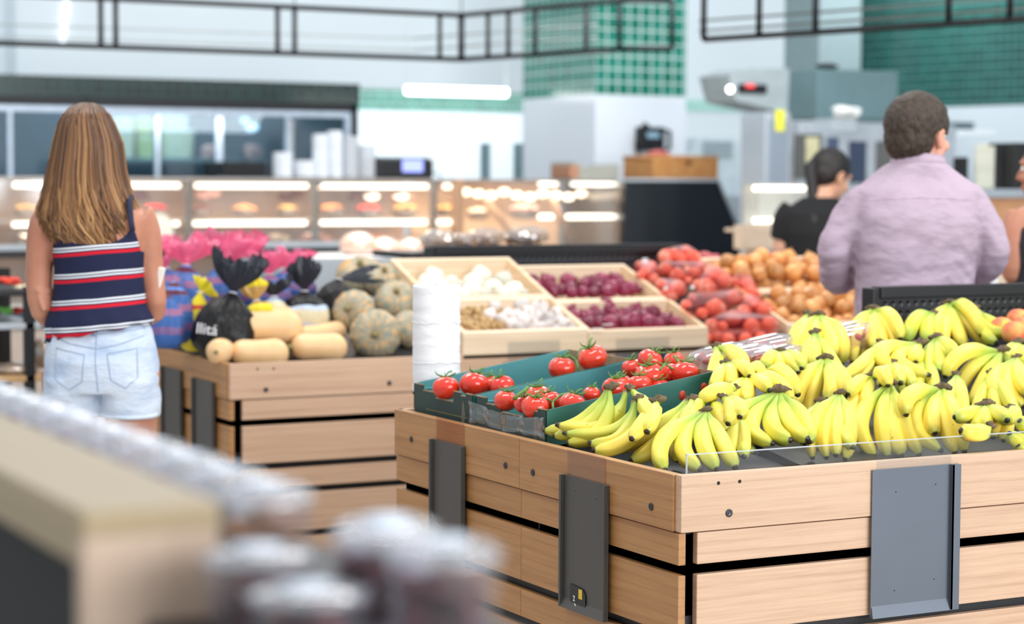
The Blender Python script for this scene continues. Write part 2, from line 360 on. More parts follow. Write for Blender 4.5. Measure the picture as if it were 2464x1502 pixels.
# small black price ticket lodged in the holder
TK = thing('price_ticket', 'small black price ticket with a yellow square in the corner of the grey holder', 'price tag', (hx, (hy0 + hy1) / 2, hz0 + .02))
ta = at_x(1371, 1404, hx - .006); tb = at_x(1408, 1466, hx - .006)
MB().add([(hx - .006, ta.y, ta.z), (hx - .006, tb.y + .012, ta.z - .004), (hx - .006, tb.y, ta.z - .016), (hx - .006, tb.y, tb.z - .004), (hx - .006, ta.y, tb.z + .006)], [(0, 4, 3, 2, 1)])\
    .add([(hx - .005, ta.y, ta.z), (hx - .005, tb.y + .012, ta.z - .004), (hx - .005, tb.y, ta.z - .016), (hx - .005, tb.y, tb.z - .004), (hx - .005, ta.y, tb.z + .006)], [(0, 1, 2, 3, 4)]).build('card', plain('black_card', (34, 30, 28), .5), TK)
tc = at_x(1396, 1431, hx - .007)
MB().box((hx - .007, tc.y - .008, tc.z - .011), (hx - .0062, tc.y + .008, tc.z + .011)).build('yellow_square', plain('yellow_label', (226, 190, 60), .5), TK)
WLET = plain('white_lettering', (235, 235, 235), .5, var=.02)
tl = at_x(1381, 1441, hx - .0072); letters('2', 'printed_price', WLET, TK, tl, (0, -1, 0), (0, 0, 1), .018)
tl = at_x(1384, 1455, hx - .0072); letters('kg', 'printed_unit', WLET, TK, tl, (0, -1, 0), (0, 0, 1), .008)
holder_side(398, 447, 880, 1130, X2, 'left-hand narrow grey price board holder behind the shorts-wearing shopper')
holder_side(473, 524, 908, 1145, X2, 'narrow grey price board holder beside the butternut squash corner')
holder_front(ST2, 1208, 1346, 873, 960, 'grey price board holder under the garlic and ginger box', Y2)
holder_front(ST2, 1475, 1600, 853, 950, 'grey price board holder under the front red onion box', Y2)
strip_y(1220, 1345, 822, 880, Y2 - .002, 'clear plastic ticket strip on the garlic box front')
strip_y(1480, 1608, 815, 860, Y2 - .002, 'clear plastic ticket strip on the front red onion box')
# clear acrylic riser along the banana front
def riser(px0, py0, px1, py1, pyb, Y, label, name='acrylic_riser'):
    a = at_y(px0, py0, Y); b = at_y(px1, py1, Y); zb = ZT - .03
    A = thing(name, label, 'clear plastic guard', (a.x, Y, zb))
    MB().box((a.x, Y, zb), (b.x, Y + .003, a.z)).build('sheet', ACR, A)
    MB().box((a.x, Y - .0003, a.z - .0022), (b.x, Y + .0033, a.z + .0003)).box((a.x - .0003, Y - .0003, zb), (a.x + .0024, Y + .0033, a.z)).build('polished_edge', ACRE, A)
riser(1652, 1094, 3200, 1045, 0, Y1 + .0195, 'long clear acrylic guard standing along the front of the bananas')
o = riser(1700, 803, 1878, 803, 0, Y2 + .0195, 'short clear acrylic guard in front of the netted onions')
# ------------------------------------------------------------------ bananas
def mat_banana(name, green, bright=1.0):
    t = NT(name); uv = t.N('ShaderNodeTexCoord'); sp = t.N('ShaderNodeSeparateXYZ', i_0=uv.outputs['UV']); s = sp.outputs[0]
    oi = t.N('ShaderNodeObjectInfo').outputs['Random']; ob = t.co('Object')
    n1 = t.noise(ob, 22, 2); s2 = t.math('ADD', s, t.math('MULTIPLY_ADD', n1, .16, -.08))
    nk = lin((176, 198, 84)); gy = lin((224, 220, 88)); ye = lin((250, 228, 100)); y2 = lin((246, 214, 80)); tipg = lin((204, 196, 78))
    gr = lin((142, 174, 66)); gm = lin((190, 206, 86))
    a = t.ramp(s2, [(0, lin((138, 140, 60))), (.1, nk), (.3, gy), (.48, ye), (.8, y2), (.97, tipg)])
    b = t.ramp(s2, [(0, lin((104, 120, 46))), (.1, gr), (.42, gm), (.7, lin((206, 206, 66))), (.97, gr)])
    k = t.math('MULTIPLY_ADD', oi, .35, green); k.node.use_clamp = True
    col = t.mix(k, a, b)
    # angled ridges a touch greener, brown freckles, dark ends
    col = t.mix(t.math('MULTIPLY', t.math('GREATER_THAN', t.noise(ob, 95, 2, .6), .735), .75), col, lin((120, 84, 32)))
    col = t.mix(t.math('MULTIPLY', t.math('GREATER_THAN', t.noise(ob, 38, 3, .7), .735), .6), col, lin((146, 110, 42)))
    col = t.mix(t.ramp(s, [(.955, (0, 0, 0)), (.972, (1, 1, 1))]), col, lin((52, 42, 34)))
    col = t.mix(t.ramp(s, [(.015, (1, 1, 1)), (.04, (0, 0, 0))]), col, lin((96, 78, 46)))
    t.bump(t.noise(ob, 260, 2), .0004, .3)
    return t.out(col, .42, 0, .45)
BAN = [mat_banana('ripe_banana_skin', -.12), mat_banana('greenish_banana_skin', .35), mat_banana('green_banana_skin', .62)]
CROWN = plain('banana_crown', (104, 86, 62), .85, var=.5, nscale=90, bump=.002)
def finger(c, tp, mid, r=.0175, m=None, parent=None, neck=.16, flat=1.0):
    ctrl = mid * 2 - (c + tp) * .5; n = 20; pts = []; S = []
    for i in range(n + 1):
        s = i / n; pts.append(c * (1 - s) ** 2 + ctrl * 2 * s * (1 - s) + tp * s * s); S.append(s)
    prof = [(0, .34), (.08, .36), (neck, .52), (.23, .78), (.32, .94), (.44, 1), (.66, 1), (.8, .93), (.89, .80), (.935, .6), (.96, .36), (.985, .27), (1, .2)]
    rad = []
    for s in S:
        for (a, ra), (b, rb) in zip(prof, prof[1:]):
            if a <= s <= b + 1e-9: rad.append(r * (ra + (rb - ra) * (s - a) / (b - a))); break
    ph = random.random() * 6
    sh = lambda a: 1 + .06 * math.cos(5 * a + ph) + .02 * math.cos(10 * a + 2 * ph)
    # finer steps toward the tip
    mb = MB(); mb.tube(pts, rad, 20, True, 1.0, sh, S); return mb.build('banana', m, parent)
SLP = V((0, -.21, 1)).normalized()
ALLB = []
def bunch(label, crown, fingers, green=0, crop=None, L=.195, dy=0.0, r=.0172, crown_size=1.0, lift=.013, wide=1.0):
    ox, oy, sc_ = crop
    cv = lambda p: (ox + p[0] / sc_, oy + p[1] / sc_)
    cp = cv(crown)
    c = at_plane(cp[0], cp[1], (0, 3.85, .868), SLP); 
    if dy: c = at_y(cp[0], cp[1], c.y + dy)
    B = thing('banana_bunch', label, 'bananas', c, 'banana bunches heaped on the front stand'); ALLB.append(B)
    n = len(fingers); k = 0
    Cpx = F / dep(c)
    for f in fingers:
        tx, ty, mx, my = f[:4]; Lf = f[4] if len(f) > 4 else L
        tp = cv((tx, ty)); mp = cv((mx, my)); rt = ray(*tp)
        # the point of the tip's sight line that lies one banana length from the crown, on the near side
        t0 = (c - CAM).dot(rt) / rt.dot(rt); perp = (CAM + rt * t0 - c).length
        # chord on screen; arc lengths longer for strongly bent ones
        q = Lf * Lf - perp * perp; back = math.sqrt(q) if q > 0 else 0
        T = CAM + rt * (t0 - back / rt.length)
        ymin = Y1 + .026 if len(f) < 6 else f[5]
        if T.y < ymin: T = at_y(tp[0], tp[1], ymin)
        zt = ZT - .07 + (T.y - Y1) * .168 + .012
        if T.z < zt and T.y > Y1 + .03:
            Tz = at_plane(tp[0], tp[1], (0, Y1, ZT - .058), V((0, -.168, 1)).normalized())
            if Tz.y > Y1 and (Tz - c).length < .26: T = Tz
        if T.x < X1 + .024 and len(f) < 6: T = at_x(tp[0], tp[1], X1 + .026)
        sp = V(((k - (n - 1) / 2) * .0085 * crown_size))if False else RT * ((tx - crown[0]) / sc_ / Cpx * .06)
        c0 = c + sp + V((0, 0, -.004))
        dm = (dep(c0) + dep(T)) / 2 - lift - abs(f[0] - crown[0]) * 0
        M = at_d(mp[0], mp[1], dm)
        finger(c0, T, M, r * random.uniform(1.02, 1.14) * wide, BAN[green], B); k += 1
    h = .0062 * crown_size
    xs = [f[0] - crown[0] for f in fingers]
    wdt = (.010 + .0022 * n) * crown_size
    pts = [c + RT * (wdt * (i / 4 - 0.5) * 1.7) + V((0, 0, .003 + .004 * math.sin(i * 1.3 + n))) for i in range(5)]
    mb = MB(); mb.tube(pts, [h * .55, h * .95, h * 1.1, h * .95, h * .5], 9, True, 1.0, lambda a: 1 + .2 * math.sin(3 * a + n)); mb.tube([c + V((0, 0, 0)), c + V((.003, .004, .009 * crown_size))], [h * 1.0, h * .75], 8)
    o = mb.build('crown', CROWN, B)
    for v in o.data.vertices: v.co += noise.noise_vector(v.co * 130) * .0022
    return B
A_ = (1280, 800, 4.172); B_ = (1700, 720, 3.6625); C_ = (2050, 700, 3.577)
# (tip x, tip y, middle x, middle y)
bunch('dark-necked banana bunch at the far left, leaning on the green tomato crate', (800, 548), [(110, 985, 500, 900), (200, 1045, 600, 905), (330, 1110, 700, 960)], 1, A_, L=.22, crown_size=1.3)
bunch('pale banana bunch with one long finger reaching furthest left over the crate wall', (985, 562), [(232, 925, 735, 915), (1190, 900, 1140, 760, .12)], 0, A_, L=.215, r=.0185)
bunch('banana bunch curving left, third from the left along the side board', (1065, 662), [(305, 1010, 850, 985), (560, 1105, 900, 1050), (1200, 900, 1150, 770, .12)], 1, A_, L=.22)
bunch('banana bunch with a thick brown-capped crown behind the left corner heap', (1262, 690), [(600, 1180, 960, 1080), (990, 1080, 1130, 900), (1150, 1010, 1210, 850, .17)], 0, A_, L=.2, crown_size=1.5)
bunch('long banana bunch lying diagonally towards the side board', (1608, 665), [(765, 1185, 1230, 985), (975, 1300, 1330, 1060), (1470, 1150, 1560, 900, .16)], 0, A_, L=.235, r=.0195)
bunch('banana bunch with four fingers standing at the near corner of the stand', (1742, 790), [(1345, 1405, 1320, 1080), (1710, 1385, 1510, 1130), (1865, 1392, 1720, 1100), (2050, 1372, 1900, 1080)], 1, A_, L=.205, r=.019)
bunch('banana bunch half hidden directly behind the near-corner bunch', (1770, 655), [(1930, 1010, 1890, 830, .14), (1560, 900, 1620, 760, .14), (1480, 1300, 1500, 1080)], 0, A_, dy=.05)
bunch('single banana pointing up right above the near-corner bunch', (2060, 552), [(1670, 690, 1870, 585, .15)], 0, A_, crown_size=.7)
bunch('pair of short-stemmed bananas beside the brown-tipped single one', (1915, 650), [(1960, 930, 2010, 780, .15), (2080, 860, 2080, 740, .14)], 0, A_, crown_size=.9)
bunch('tall banana bunch at the left rear, in front of the plastic-wrapped punnets', (1850, 135), [(1690, 655, 1840, 390), (1800, 640, 1900, 420), (2120, 430, 2060, 235, .17)], 0, A_, r=.020)
bunch('small-crowned banana bunch just right of the tall left rear bunch', (165, 560), [(200, 790, 220, 660, .14), (380, 690, 330, 600, .14), (60, 800, 110, 680, .15)], 0, B_)
bunch('banana bunch with a wide crescent crown in the left middle', (355, 672), [(210, 905, 265, 800, .16), (345, 930, 365, 800, .16), (560, 810, 480, 730, .16), (742, 900, 610, 720, .18)], 0, B_, crown_size=1.6, dy=.02)
bunch('green-necked banana bunch with upturned dark tips in the front row', (632, 812), [(455, 1362, 230, 1080), (602, 1278, 395, 1110), (758, 1245, 580, 1120), (905, 1240, 735, 1090), (900, 1270, 860, 1070)], 1, B_, crown_size=1.8, r=.0195, L=.2)
bunch('four-finger banana bunch standing upright at the centre of the front row', (1175, 830), [(938, 1418, 950, 1090), (1060, 1412, 1060, 1130), (1140, 1392, 1150, 1120), (1215, 1430, 1262, 1100)], 0, B_, r=.0175)
bunch('large banana bunch with a flat cut crown, second row centre', (1045, 522), [(790, 960, 835, 730), (870, 1080, 950, 780), (1060, 900, 1110, 720), (1250, 860, 1190, 690), (1290, 940, 1250, 790)], 0, B_, r=.0195, crown_size=1.3)
bunch('green-stemmed banana bunch rising above the flat-crowned one', (955, 292), [(860, 615, 880, 480, .16), (960, 600, 945, 470, .16), (1245, 745, 1090, 510, .2)], 1, B_, crown_size=1.2)
bunch('topmost banana bunch at the rear left, fanned into five fingers', (985, 138), [(752, 525, 815, 320), (830, 605, 870, 380), (940, 520, 955, 340), (1110, 520, 1090, 330), (1182, 590, 1168, 320)], 0, B_, r=.020, crown_size=1.2)
bunch('dark-crowned banana bunch peeking behind the topmost rear left bunch', (890, 128), [(800, 420, 840, 270, .16), (760, 430, 790, 300, .17)], 1, B_, dy=.06, crown_size=1.2)
bunch('small banana bunch below the cherry tomato punnets', (640, 462), [(505, 612, 555, 525, .13), (640, 650, 640, 560, .13), (815, 655, 735, 545, .15), (838, 620, 790, 520, .15)], 1, B_, crown_size=1.1)
bunch('single stout banana with a long black stem end in the second row', (500, 630), [(812, 860, 690, 660, .15)], 0, B_, r=.021, crown_size=1.1)
bunch('cream banana end showing beside the long black stem', (400, 600), [(500, 700, 450, 610, .1)], 0, B_, crown_size=.5, dy=.03)
bunch('banana bunch in front of the left end of the black perforated panel', (185, 158), [(10, 640, 40, 330), (100, 605, 100, 370), (190, 500, 170, 340), (280, 500, 225, 320), (400, 520, 320, 300), (420, 430, 345, 230)], 0, C_, crown_size=1.3, r=.0195)
bunch('banana pair stretching down left from a small dark stem', (245, 440), [(-100, 765, 95, 620, .22), (0, 885, 110, 680, .22)], 0, C_, crown_size=.9)
bunch('sideways banana bunch with two hooked fingers curving left', (588, 450), [(395, 730, 255, 520), (685, 730, 395, 600), (545, 620, 545, 560, .1)], 0, C_, r=.0205, crown_size=1.5, L=.17)
bunch('highest banana bunch in the middle of the black perforated panel', (835, 108), [(695, 440, 735, 250), (790, 470, 800, 290), (965, 490, 890, 290), (1180, 480, 1010, 290), (1120, 400, 1010, 160)], 0, C_, crown_size=1.3, r=.0195)
bunch('deep green banana bunch bowed against the black panel', (712, 190), [(470, 450, 545, 255, .18), (640, 450, 650, 300, .16)], 2, C_, crown_size=.9, r=.0195)
bunch('green banana bunch with tips pointing right beside the peaches', (1058, 152), [(1360, 360, 1170, 320), (1445, 320, 1230, 285), (1250, 450, 1130, 340, .2)], 2, C_, crown_size=1.1)
bunch('dark green banana bunch under the highest one', (720, 402), [(660, 730, 660, 570), (740, 700, 750, 560), (905, 580, 825, 470, .16), (840, 570, 790, 500, .14)], 2, C_, crown_size=1.3)
bunch('large three-finger banana bunch sweeping down left from a black crown', (1290, 515), [(800, 755, 950, 540), (875, 985, 1010, 690), (1035, 990, 1130, 790), (1100, 1000, 1200, 800)], 0, C_, r=.0205, crown_size=1.5, L=.215)
bunch('banana bunch at the right edge of the picture with a pale cut crown', (1430, 445), [(1310, 630, 1350, 530, .14), (1400, 640, 1410, 540, .14), (1520, 680, 1480, 560, .15)], 2, C_, crown_size=1.4)
bunch('yellow banana bunch at the right edge hooking its tips outward', (1420, 572), [(1315, 935, 1220, 770), (1490, 1005, 1335, 800), (1540, 900, 1450, 740)], 0, C_, r=.0195)
bunch('banana bunch with a tan crown behind the big front row bunch', (175, 738), [(-40, 900, 50, 800, .16), (10, 1180, 20, 930), (110, 1010, 125, 870, .16), (310, 830, 265, 710, .13)], 0, C_, crown_size=1.6, dy=.03)
bunch('four long bananas standing at the right of the front row centre', (320, 802), [(215, 1440, 70, 1120), (315, 1448, 265, 1110), (430, 1432, 350, 1150), (585, 1430, 430, 1080)], 0, C_, r=.0205, crown_size=1.3, L=.21)
bunch('freckled banana bunch between the tan crown and the old bunch', (770, 840), [(470, 1085, 510, 890, .17), (785, 1388, 540, 1110), (720, 1240, 690, 1060, .17), (895, 1412, 790, 1100), (975, 1402, 870, 1060)], 0, C_, r=.0195, crown_size=1.5)
bunch('overripe banana bunch with a splayed black crown', (1145, 985), [(870, 1090, 1010, 1060, .13), (1050, 1200, 1110, 1100, .12), (1340, 1120, 1270, 1060, .14), (1165, 1200, 1150, 1090, .12)], 1, C_, crown_size=1.6)
bunch('short spotted banana lying crosswise under the overripe bunch', (1200, 1165), [(925, 1200, 1080, 1225, .15)], 0, C_, dy=-.05, crown_size=1.1, r=.0195)
bunch('low banana bunch with tips up, right of the spotted crosswise banana', (1360, 1010), [(1220, 1275, 1230, 1130, .14), (1305, 1300, 1330, 1160, .14), (1325, 1130, 1400, 1060, .12)], 0, C_, dy=.02)
bunch('bananas lying flat at the lower right edge of the heap', (1620, 1180), [(1350, 1215, 1450, 1290, .16), (1440, 1115, 1500, 1160, .1), (1420, 1320, 1500, 1330, .14)], 1, C_, crown_size=.9)
# lower layer that fills the heap
fill = [((300, 1000), [(200, 1380, 230, 1200), (330, 1400, 320, 1210)], 'left'), ((1000, 900), [(880, 1300, 900, 1100), (1000, 1340, 990, 1120), (1300, 1320, 1150, 1110)], 'middle')]
for (cr, fs, wh) in fill:
    bunch('banana bunch buried under the front row, %s of the heap' % wh, cr, fs, 1, B_, dy=.12)
for cr, fs, wh in [((600, 560), [(420, 900, 470, 720), (560, 950, 570, 740), (700, 900, 690, 740)], 'below the sideways bunch'), ((1200, 700), [(1050, 1150, 1100, 940), (1250, 1120, 1230, 930), (1420, 1100, 1330, 900)], 'below the three-finger bunch'),
                   ((900, 720), [(820, 1100, 850, 900), (960, 1120, 940, 900)], 'behind the freckled bunch'), ((1560, 420), [(1500, 700, 1520, 560), (1600, 700, 1600, 540)], 'at the far right'), ((350, 620), [(250, 820, 300, 720), (420, 800, 400, 700), (520, 830, 470, 720)], 'behind the long four')]:
    bunch('banana bunch deep in the heap, ' + wh, cr, fs, 1, C_, dy=.10)

# the heap goes on along the stand past the right edge of the picture
for b_ in list(ALLB):
    q = R3.transposed() @ (b_.location - CAM); px = CX + F * q.x / -q.z
    if px > 1700 and b_.location.x > 2.75:
        c_ = copy_tree(b_); c_.location = b_.location + V((1.12, 0, 0)); c_['label'] = 'banana bunch of the heap beyond the right edge of the picture'
# ------------------------------------------------------------------ tomato crates
CRG = plain('green_printed_card', (34, 100, 92), .45, nscale=6, var=.12, coat=.15)
CRI = plain('teal_crate_inside', (74, 142, 146), .5, nscale=6, var=.08)
CRD = plain('dark_green_card', (40, 62, 56), .6, nscale=6, var=.12)
KRAFT = plain('brown_card_edge', (156, 128, 98), .8, nscale=40, var=.2)
GOLD = plain('gold_print', (132, 120, 62), .5)
SL = .157
def zr(x): return .878 + (x - 2.40) * SL
def crate(name_label, xa, xb, ya, yb, notch, h=.092, hang=False):
    K = thing('tomato_crate', name_label, 'cardboard crate', ((xa + xb) / 2, (ya + yb) / 2, zr(xa) - h)); t = .004
    def wall(y, flip, m, hx=None):
        mb = MB(); o = -t if flip else 0
        mb.add([(xa, y + o, zr(xa) - h), (xb, y + o, zr(xb) - h), (xb, y + o, zr(xb)), (xa, y + o, zr(xa)), (xa, y + o + t, zr(xa) - h), (xb, y + o + t, zr(xb) - h), (xb, y + o + t, zr(xb)), (xa, y + o + t, zr(xa))],
            [(0, 1, 2, 3), (7, 6, 5, 4), (0, 4, 5, 1), (3, 2, 6, 7), (0, 3, 7, 4), (1, 5, 6, 2)]); return mb
    def hole(y): # oval hand holes shown as openings with the red fruit behind
        pass
    wall(ya, False, CRG).build('side_wall', CRG, K); wall(yb - t, False, CRI).build('far_wall', CRI, K)
    MB().add([(xa, ya + t, zr(xa) - h * .98), (xb, ya + t, zr(xb) - h * .98), (xb, ya + t + .0006, zr(xb) - .0005), (xa, ya + t + .0006, zr(xa) - .0005)], [(0, 1, 2, 3)]).build('inner_lining', CRI, K)
    MB().box((xa, ya, -.5), (xb, yb, -.496)).build('bottom', CRD, K) if False else MB().add([(xa, ya, zr(xa) - h), (xb, ya, zr(xb) - h), (xb, yb, zr(xb) - h), (xa, yb, zr(xa) - h), (xa, ya, zr(xa) - h + .003), (xb, ya, zr(xb) - h + .003), (xb, yb, zr(xb) - h + .003), (xa, yb, zr(xa) - h + .003)],
        [(0, 3, 2, 1), (4, 5, 6, 7)]).build('bottom', CRD, K)
    for x, nm in ((xa, 'front_end'), (xb - .004, 'rear_end')):
        z0 = zr(x) - h; prof = [(y, zr(x) - dz) for y, dz in notch] if nm == 'front_end' else [(ya, zr(x)), (yb, zr(x))]
        vs = []; fs = []
        for yy, zz in prof: vs += [(x, yy, z0), (x, yy, zz), (x + .004, yy, z0), (x + .004, yy, zz)]
        for i in range(len(prof) - 1):
            a = i * 4; b = a + 4; fs += [(a, a + 1, b + 1, b), (a + 2, b + 2, b + 3, a + 3), (a + 1, a + 3, b + 3, b + 1)]
        MB().add(vs, fs).build(nm, CRD if nm == 'front_end' else KRAFT, K)
    # exposed brown card edge and gold rule on the end
    mb = MB()
    for (y0, d0), (y1, d1) in zip(notch, notch[1:]):
        if abs(d1 - d0) < 1e-4 and abs(y1 - y0) > .01: mb.box((xa - .0004, min(y0, y1), zr(xa) - d0 - .001), (xa + .0042, max(y0, y1), zr(xa) - d0 + .0012))
    mb.build('card_edge', KRAFT, K)
    MB().box((xa - .0006, ya + .03, zr(xa) - h + .028), (xa, yb - .08, zr(xa) - h + .030)).build('gold_rule', GOLD, K)
    # folded corner tabs
    for y in (ya + .004, yb - .03): MB().bbox((xa + .002, y, zr(xa) - .016), (xa + .05, y + .024, zr(xa) - .012), .001).build('corner_tab', CRI, K)
    # faded leaf emblem
    mb = MB(); yc = ya + .055; zc = zr(xa) - h * .55
    pts = [(xa - .0007, yc + math.sin(a) * .012 * (1 if math.cos(a) < 0 else .6), zc + math.cos(a) * .03) for a in [2 * math.pi * i / 20 for i in range(20)]]
    mb.add(pts, [tuple(range(20))]).build('leaf_emblem', plain('faded_emblem', (112, 104, 92), .6), K)
    return K
# notch profile: (y, drop below the rim), from the near corner to the far corner
c1a, c1b = 4.315, 4.692; c2a, c2b = 4.706, 5.062
def notch(a, b): 
    w_ = b - a; f = lambda s, d: (a + w_ * s, d)
    return [f(0, 0), f(.12, 0), f(.121, .008), f(.2, .008), f(.201, .0), f(.32, .0), f(.321, .028), f(.62, .028), f(.66, .014), f(.84, .014), f(.841, 0), f(1, 0)]
K1 = crate('green tomato crate beside the bananas with torn clear film over its end', 2.385, 2.87, c1a, c1b, notch(c1a, c1b))
K2 = crate('green tomato crate at the far end of the stand beside the white bag roll', 2.385, 2.87, c2a, c2b, notch(c2a, c2b))
# round vent holes of crate wall (dark red fruit seen through): rims
for px, py in ((1408, 1003), (1642, 952), (1694, 933)):
    p = at_y(px, py, c1a - .0006); MB().lathe([(.0001, 0), (.009, 0), (.009, .0005), (.0001, .0005)], p, 16, (0, -1, 0), lambda a, z: 1 + .35 * abs(math.sin(a))).build('vent_hole', plain('tomato_through_vent', (196, 62, 40), .4), K1)
# loose clear film over the crate end
mb = MB(); nx, ny = 26, 12; vs = []; fs = []
for i in range(nx):
    for j in range(ny):
        y = c1b + .012 - (c1b - c1a + .03) * i / (nx - 1); z = zr(2.385) - .012 - .085 * j / (ny - 1) - .016 * math.sin(3.1 * i / nx) * (1 - j / ny); n3 = noise.noise(V((i * .45, j * .5, 3)))
        vs.append((2.374 - .010 * abs(n3) - .004 * math.sin(i * 1.1), y + .004 * n3, z + .004 * noise.noise(V((i * .8, 7, j * .3)))))
for i in range(nx - 1):
    for j in range(ny - 1): fs.append((i * ny + j, i * ny + j + 1, (i + 1) * ny + j + 1, (i + 1) * ny + j))
mb.add(vs, fs, None, True); tag(mb.build('plastic_film', clear('crumpled_film', (240, 244, 242), .06, .12, .05)), 'torn clear plastic film hanging over the end of the nearer tomato crate', 'plastic film')
letters('78028', 'printed_code', plain('grey_print', (104, 112, 98), .6), K1, at_x(1158, 1000, 2.3815), (0, -1, -.0), (0, 0, 1), .014)

def mat_tomato():
    t = NT('tomato_skin'); oi = t.N('ShaderNodeObjectInfo').outputs['Random']; n1 = t.noise(t.co(), 14, 2)
    col = t.ramp(n1, [(.3, lin((214, 34, 22))), (.7, lin((232, 62, 36)))]); col = t.mix(t.math('MULTIPLY', oi, .3), col, lin((226, 84, 44)))
    return t.out(col, .16, 0, .5, coat=.4)
TOM = mat_tomato(); STEM = plain('tomato_stem', (92, 132, 58), .6, nscale=60, var=.2)
PCRV = V((-SL, 0, 1)).normalized()
def tomato(px, py, rp, label, crate_i, off=0.0, face=None, grp=None):
    p = at_plane(px, py, (2.40, 0, .873 + off), PCRV); r = rp * dep(p) / F
    yl, yh = ((c1a, c1b) if crate_i == 1 else (c2a, c2b))
    if not (yl + r * .8 < p.y < yh - r * .7): p = at_y(px, py, min(max(p.y, yl + r * .85), yh - r * .8)); r = rp * dep(p) / F
    T = thing('tomato', label, 'tomato', p - V((0, 0, r * .88)), grp)
    ax = V(face if face else (random.uniform(-.3, .1), random.uniform(-.3, .25), 1)).normalized(); q = UP.rotation_difference(ax); ph = random.random() * 6
    mb = MB(); mb.ell(p, (r, r, r * .87), 24, 16, q.to_matrix(), lambda d: 1 + .022 * math.cos(5 * math.atan2(d.y, d.x) + ph) - .13 * max(0, d.z) ** 14 - .03 * max(0, -d.z) ** 8)
    mb.build('fruit', TOM, T)
    top = p + ax * r * .77; mb = MB()
    mb.tube([top, top + ax * r * .2, top + ax * r * .42 + q @ V((r * .22, 0, 0)), top + ax * r * .5 + q @ V((r * .5, r * .1, 0))], [r * .07, r * .06, r * .06, r * .075], 7)
    for k in range(5):
        a = ph + k * 1.2566; d = q @ V((math.cos(a), math.sin(a), 0)); l = r * random.uniform(.6, .85)
        mb.tube([top, top + d * l * .45 + ax * r * .1, top + d * l * .85 + ax * r * random.uniform(.12, .3), top + d * l * 1.0 + ax * r * random.uniform(.3, .55)], [r * .07, r * .075, r * .05, r * .01], 6, True, .4)
    mb.build('calyx', STEM, T); return T
tl_ = [(1073, 934, 33, 'large smooth tomato at the left end of the rear crate', 2, .004, (.1, .2, 1)), (1141, 926, 35, 'big tomato second from the left in the rear crate', 2, .006, (.3, .1, 1)),
 (1208, 930, 30, 'ribbed tomato leaning on the shared wall in the rear crate', 2, 0, (-.4, 0, 1)), (1180, 924, 24, 'tomato half hidden behind two others in the rear crate', 2, .0, None),
 (1352, 887, 33, 'tomato with a curled calyx in the rear crate, left of the raised pair', 2, .012, (.1, 0, 1)), (1426, 862, 36, 'highest tomato, riding on the vine above the shared crate wall', 2, .03, (-.45, -.1, 1)),
 (1217, 965, 29, 'tomato at the left end of the nearer crate', 1, 0, (.1, -.1, 1)), (1295, 956, 33, 'raised tomato at the back of the nearer crate, left cluster', 1, .004, None), (1325, 966, 28, 'tomato on the right side of the left cluster in the nearer crate', 1, -.004, None),
 (1288, 980, 34, 'front tomato of the left cluster with a dark star calyx', 1, 0, (-.1, -.35, 1)), (1378, 975, 34, 'broad tomato in the middle of the nearer crate by the forked vine', 1, -.006, (.3, 0, 1)), (1262, 972, 26, 'tomato wedged behind the left cluster', 1, 0, None),
 (1424, 949, 22, 'small tomato right of the forked vine', 1, -.004, None), (1478, 935, 31, 'tomato behind the dark-necked banana crown', 1, 0, None), (1500, 925, 24, 'tomato with a drooping stem behind the banana crown', 1, 0, None),
 (1522, 887, 27, 'tomato at the left of the right-hand cluster', 1, .004, (-.2, 0, 1)), (1565, 868, 31, 'topmost tomato of the right-hand cluster', 1, .02, (.5, -.2, 1)), (1563, 905, 36, 'big glossy tomato in front of the right-hand cluster', 1, 0, (-.35, -.2, 1)),
 (1539, 928, 30, 'tomato pressed to the crate wall below the big glossy one', 1, -.008, None), (1608, 897, 26, 'tomato under the vine of the right-hand cluster', 1, 0, None), (1622, 868, 25, 'tomato with a shaggy calyx at the back of the right-hand cluster', 1, .01, None), (1649, 899, 34, 'flattened tomato at the right end of the nearer crate', 1, -.004, (.2, .1, 1)),
 (1590, 935, 26, 'tomato showing through the nearer crate vent hole', 1, -.03, None)]
for px, py, r, lb, ci, of, fc in tl_: tomato(px, py, r, lb, ci, of, fc)
def vine(label, pts, r=.0032, Y=None):
    mb = MB(); P = [at_y(px, py, y) for px, py, y in pts]; mb.tube(P, [r * random.uniform(.85, 1.2) for _ in P], 8); return P, mb
P, mb = vine('', [(1345, 868, 4.86), (1368, 854, 4.84), (1386, 866, 4.82), (1390, 880, 4.80), (1393, 897, 4.78)]); mb.tube([P[2], at_y(1395, 842, 4.83), at_y(1412, 852, 4.83)], [.003, .003, .0025], 7); tag(mb.build('tomato_vine', STEM), 'green tomato vine linking the raised pair above the crate wall', 'vine')
P, mb = vine('', [(1298, 962, 4.40), (1318, 960, 4.40), (1330, 968, 4.39), (1350, 950, 4.41), (1372, 946, 4.42)]); mb.tube([P[2], at_y(1331, 984, 4.36)], [.003, .0035], 7); tag(mb.build('tomato_vine', STEM), 'forked green vine between the left cluster and the broad tomato', 'vine')
P, mb = vine('', [(1238, 960, 4.45), (1250, 948, 4.46), (1262, 940, 4.46), (1270, 932, 4.47)], .0042); tag(mb.build('tomato_vine', STEM), 'short thick vine stub beside the leftmost tomato of the nearer crate', 'vine')
P, mb = vine('', [(1472, 908, 4.45), (1492, 903, 4.45), (1505, 915, 4.44), (1518, 920, 4.44)]); tag(mb.build('tomato_vine', STEM), 'curved green vine behind the banana crown', 'vine')
P, mb = vine('', [(1588, 890, 4.40), (1600, 876, 4.42), (1625, 892, 4.42), (1655, 903, 4.40), (1620, 855, 4.45)]); tag(mb.build('tomato_vine', STEM), 'long green vine across the right-hand tomato cluster', 'vine')

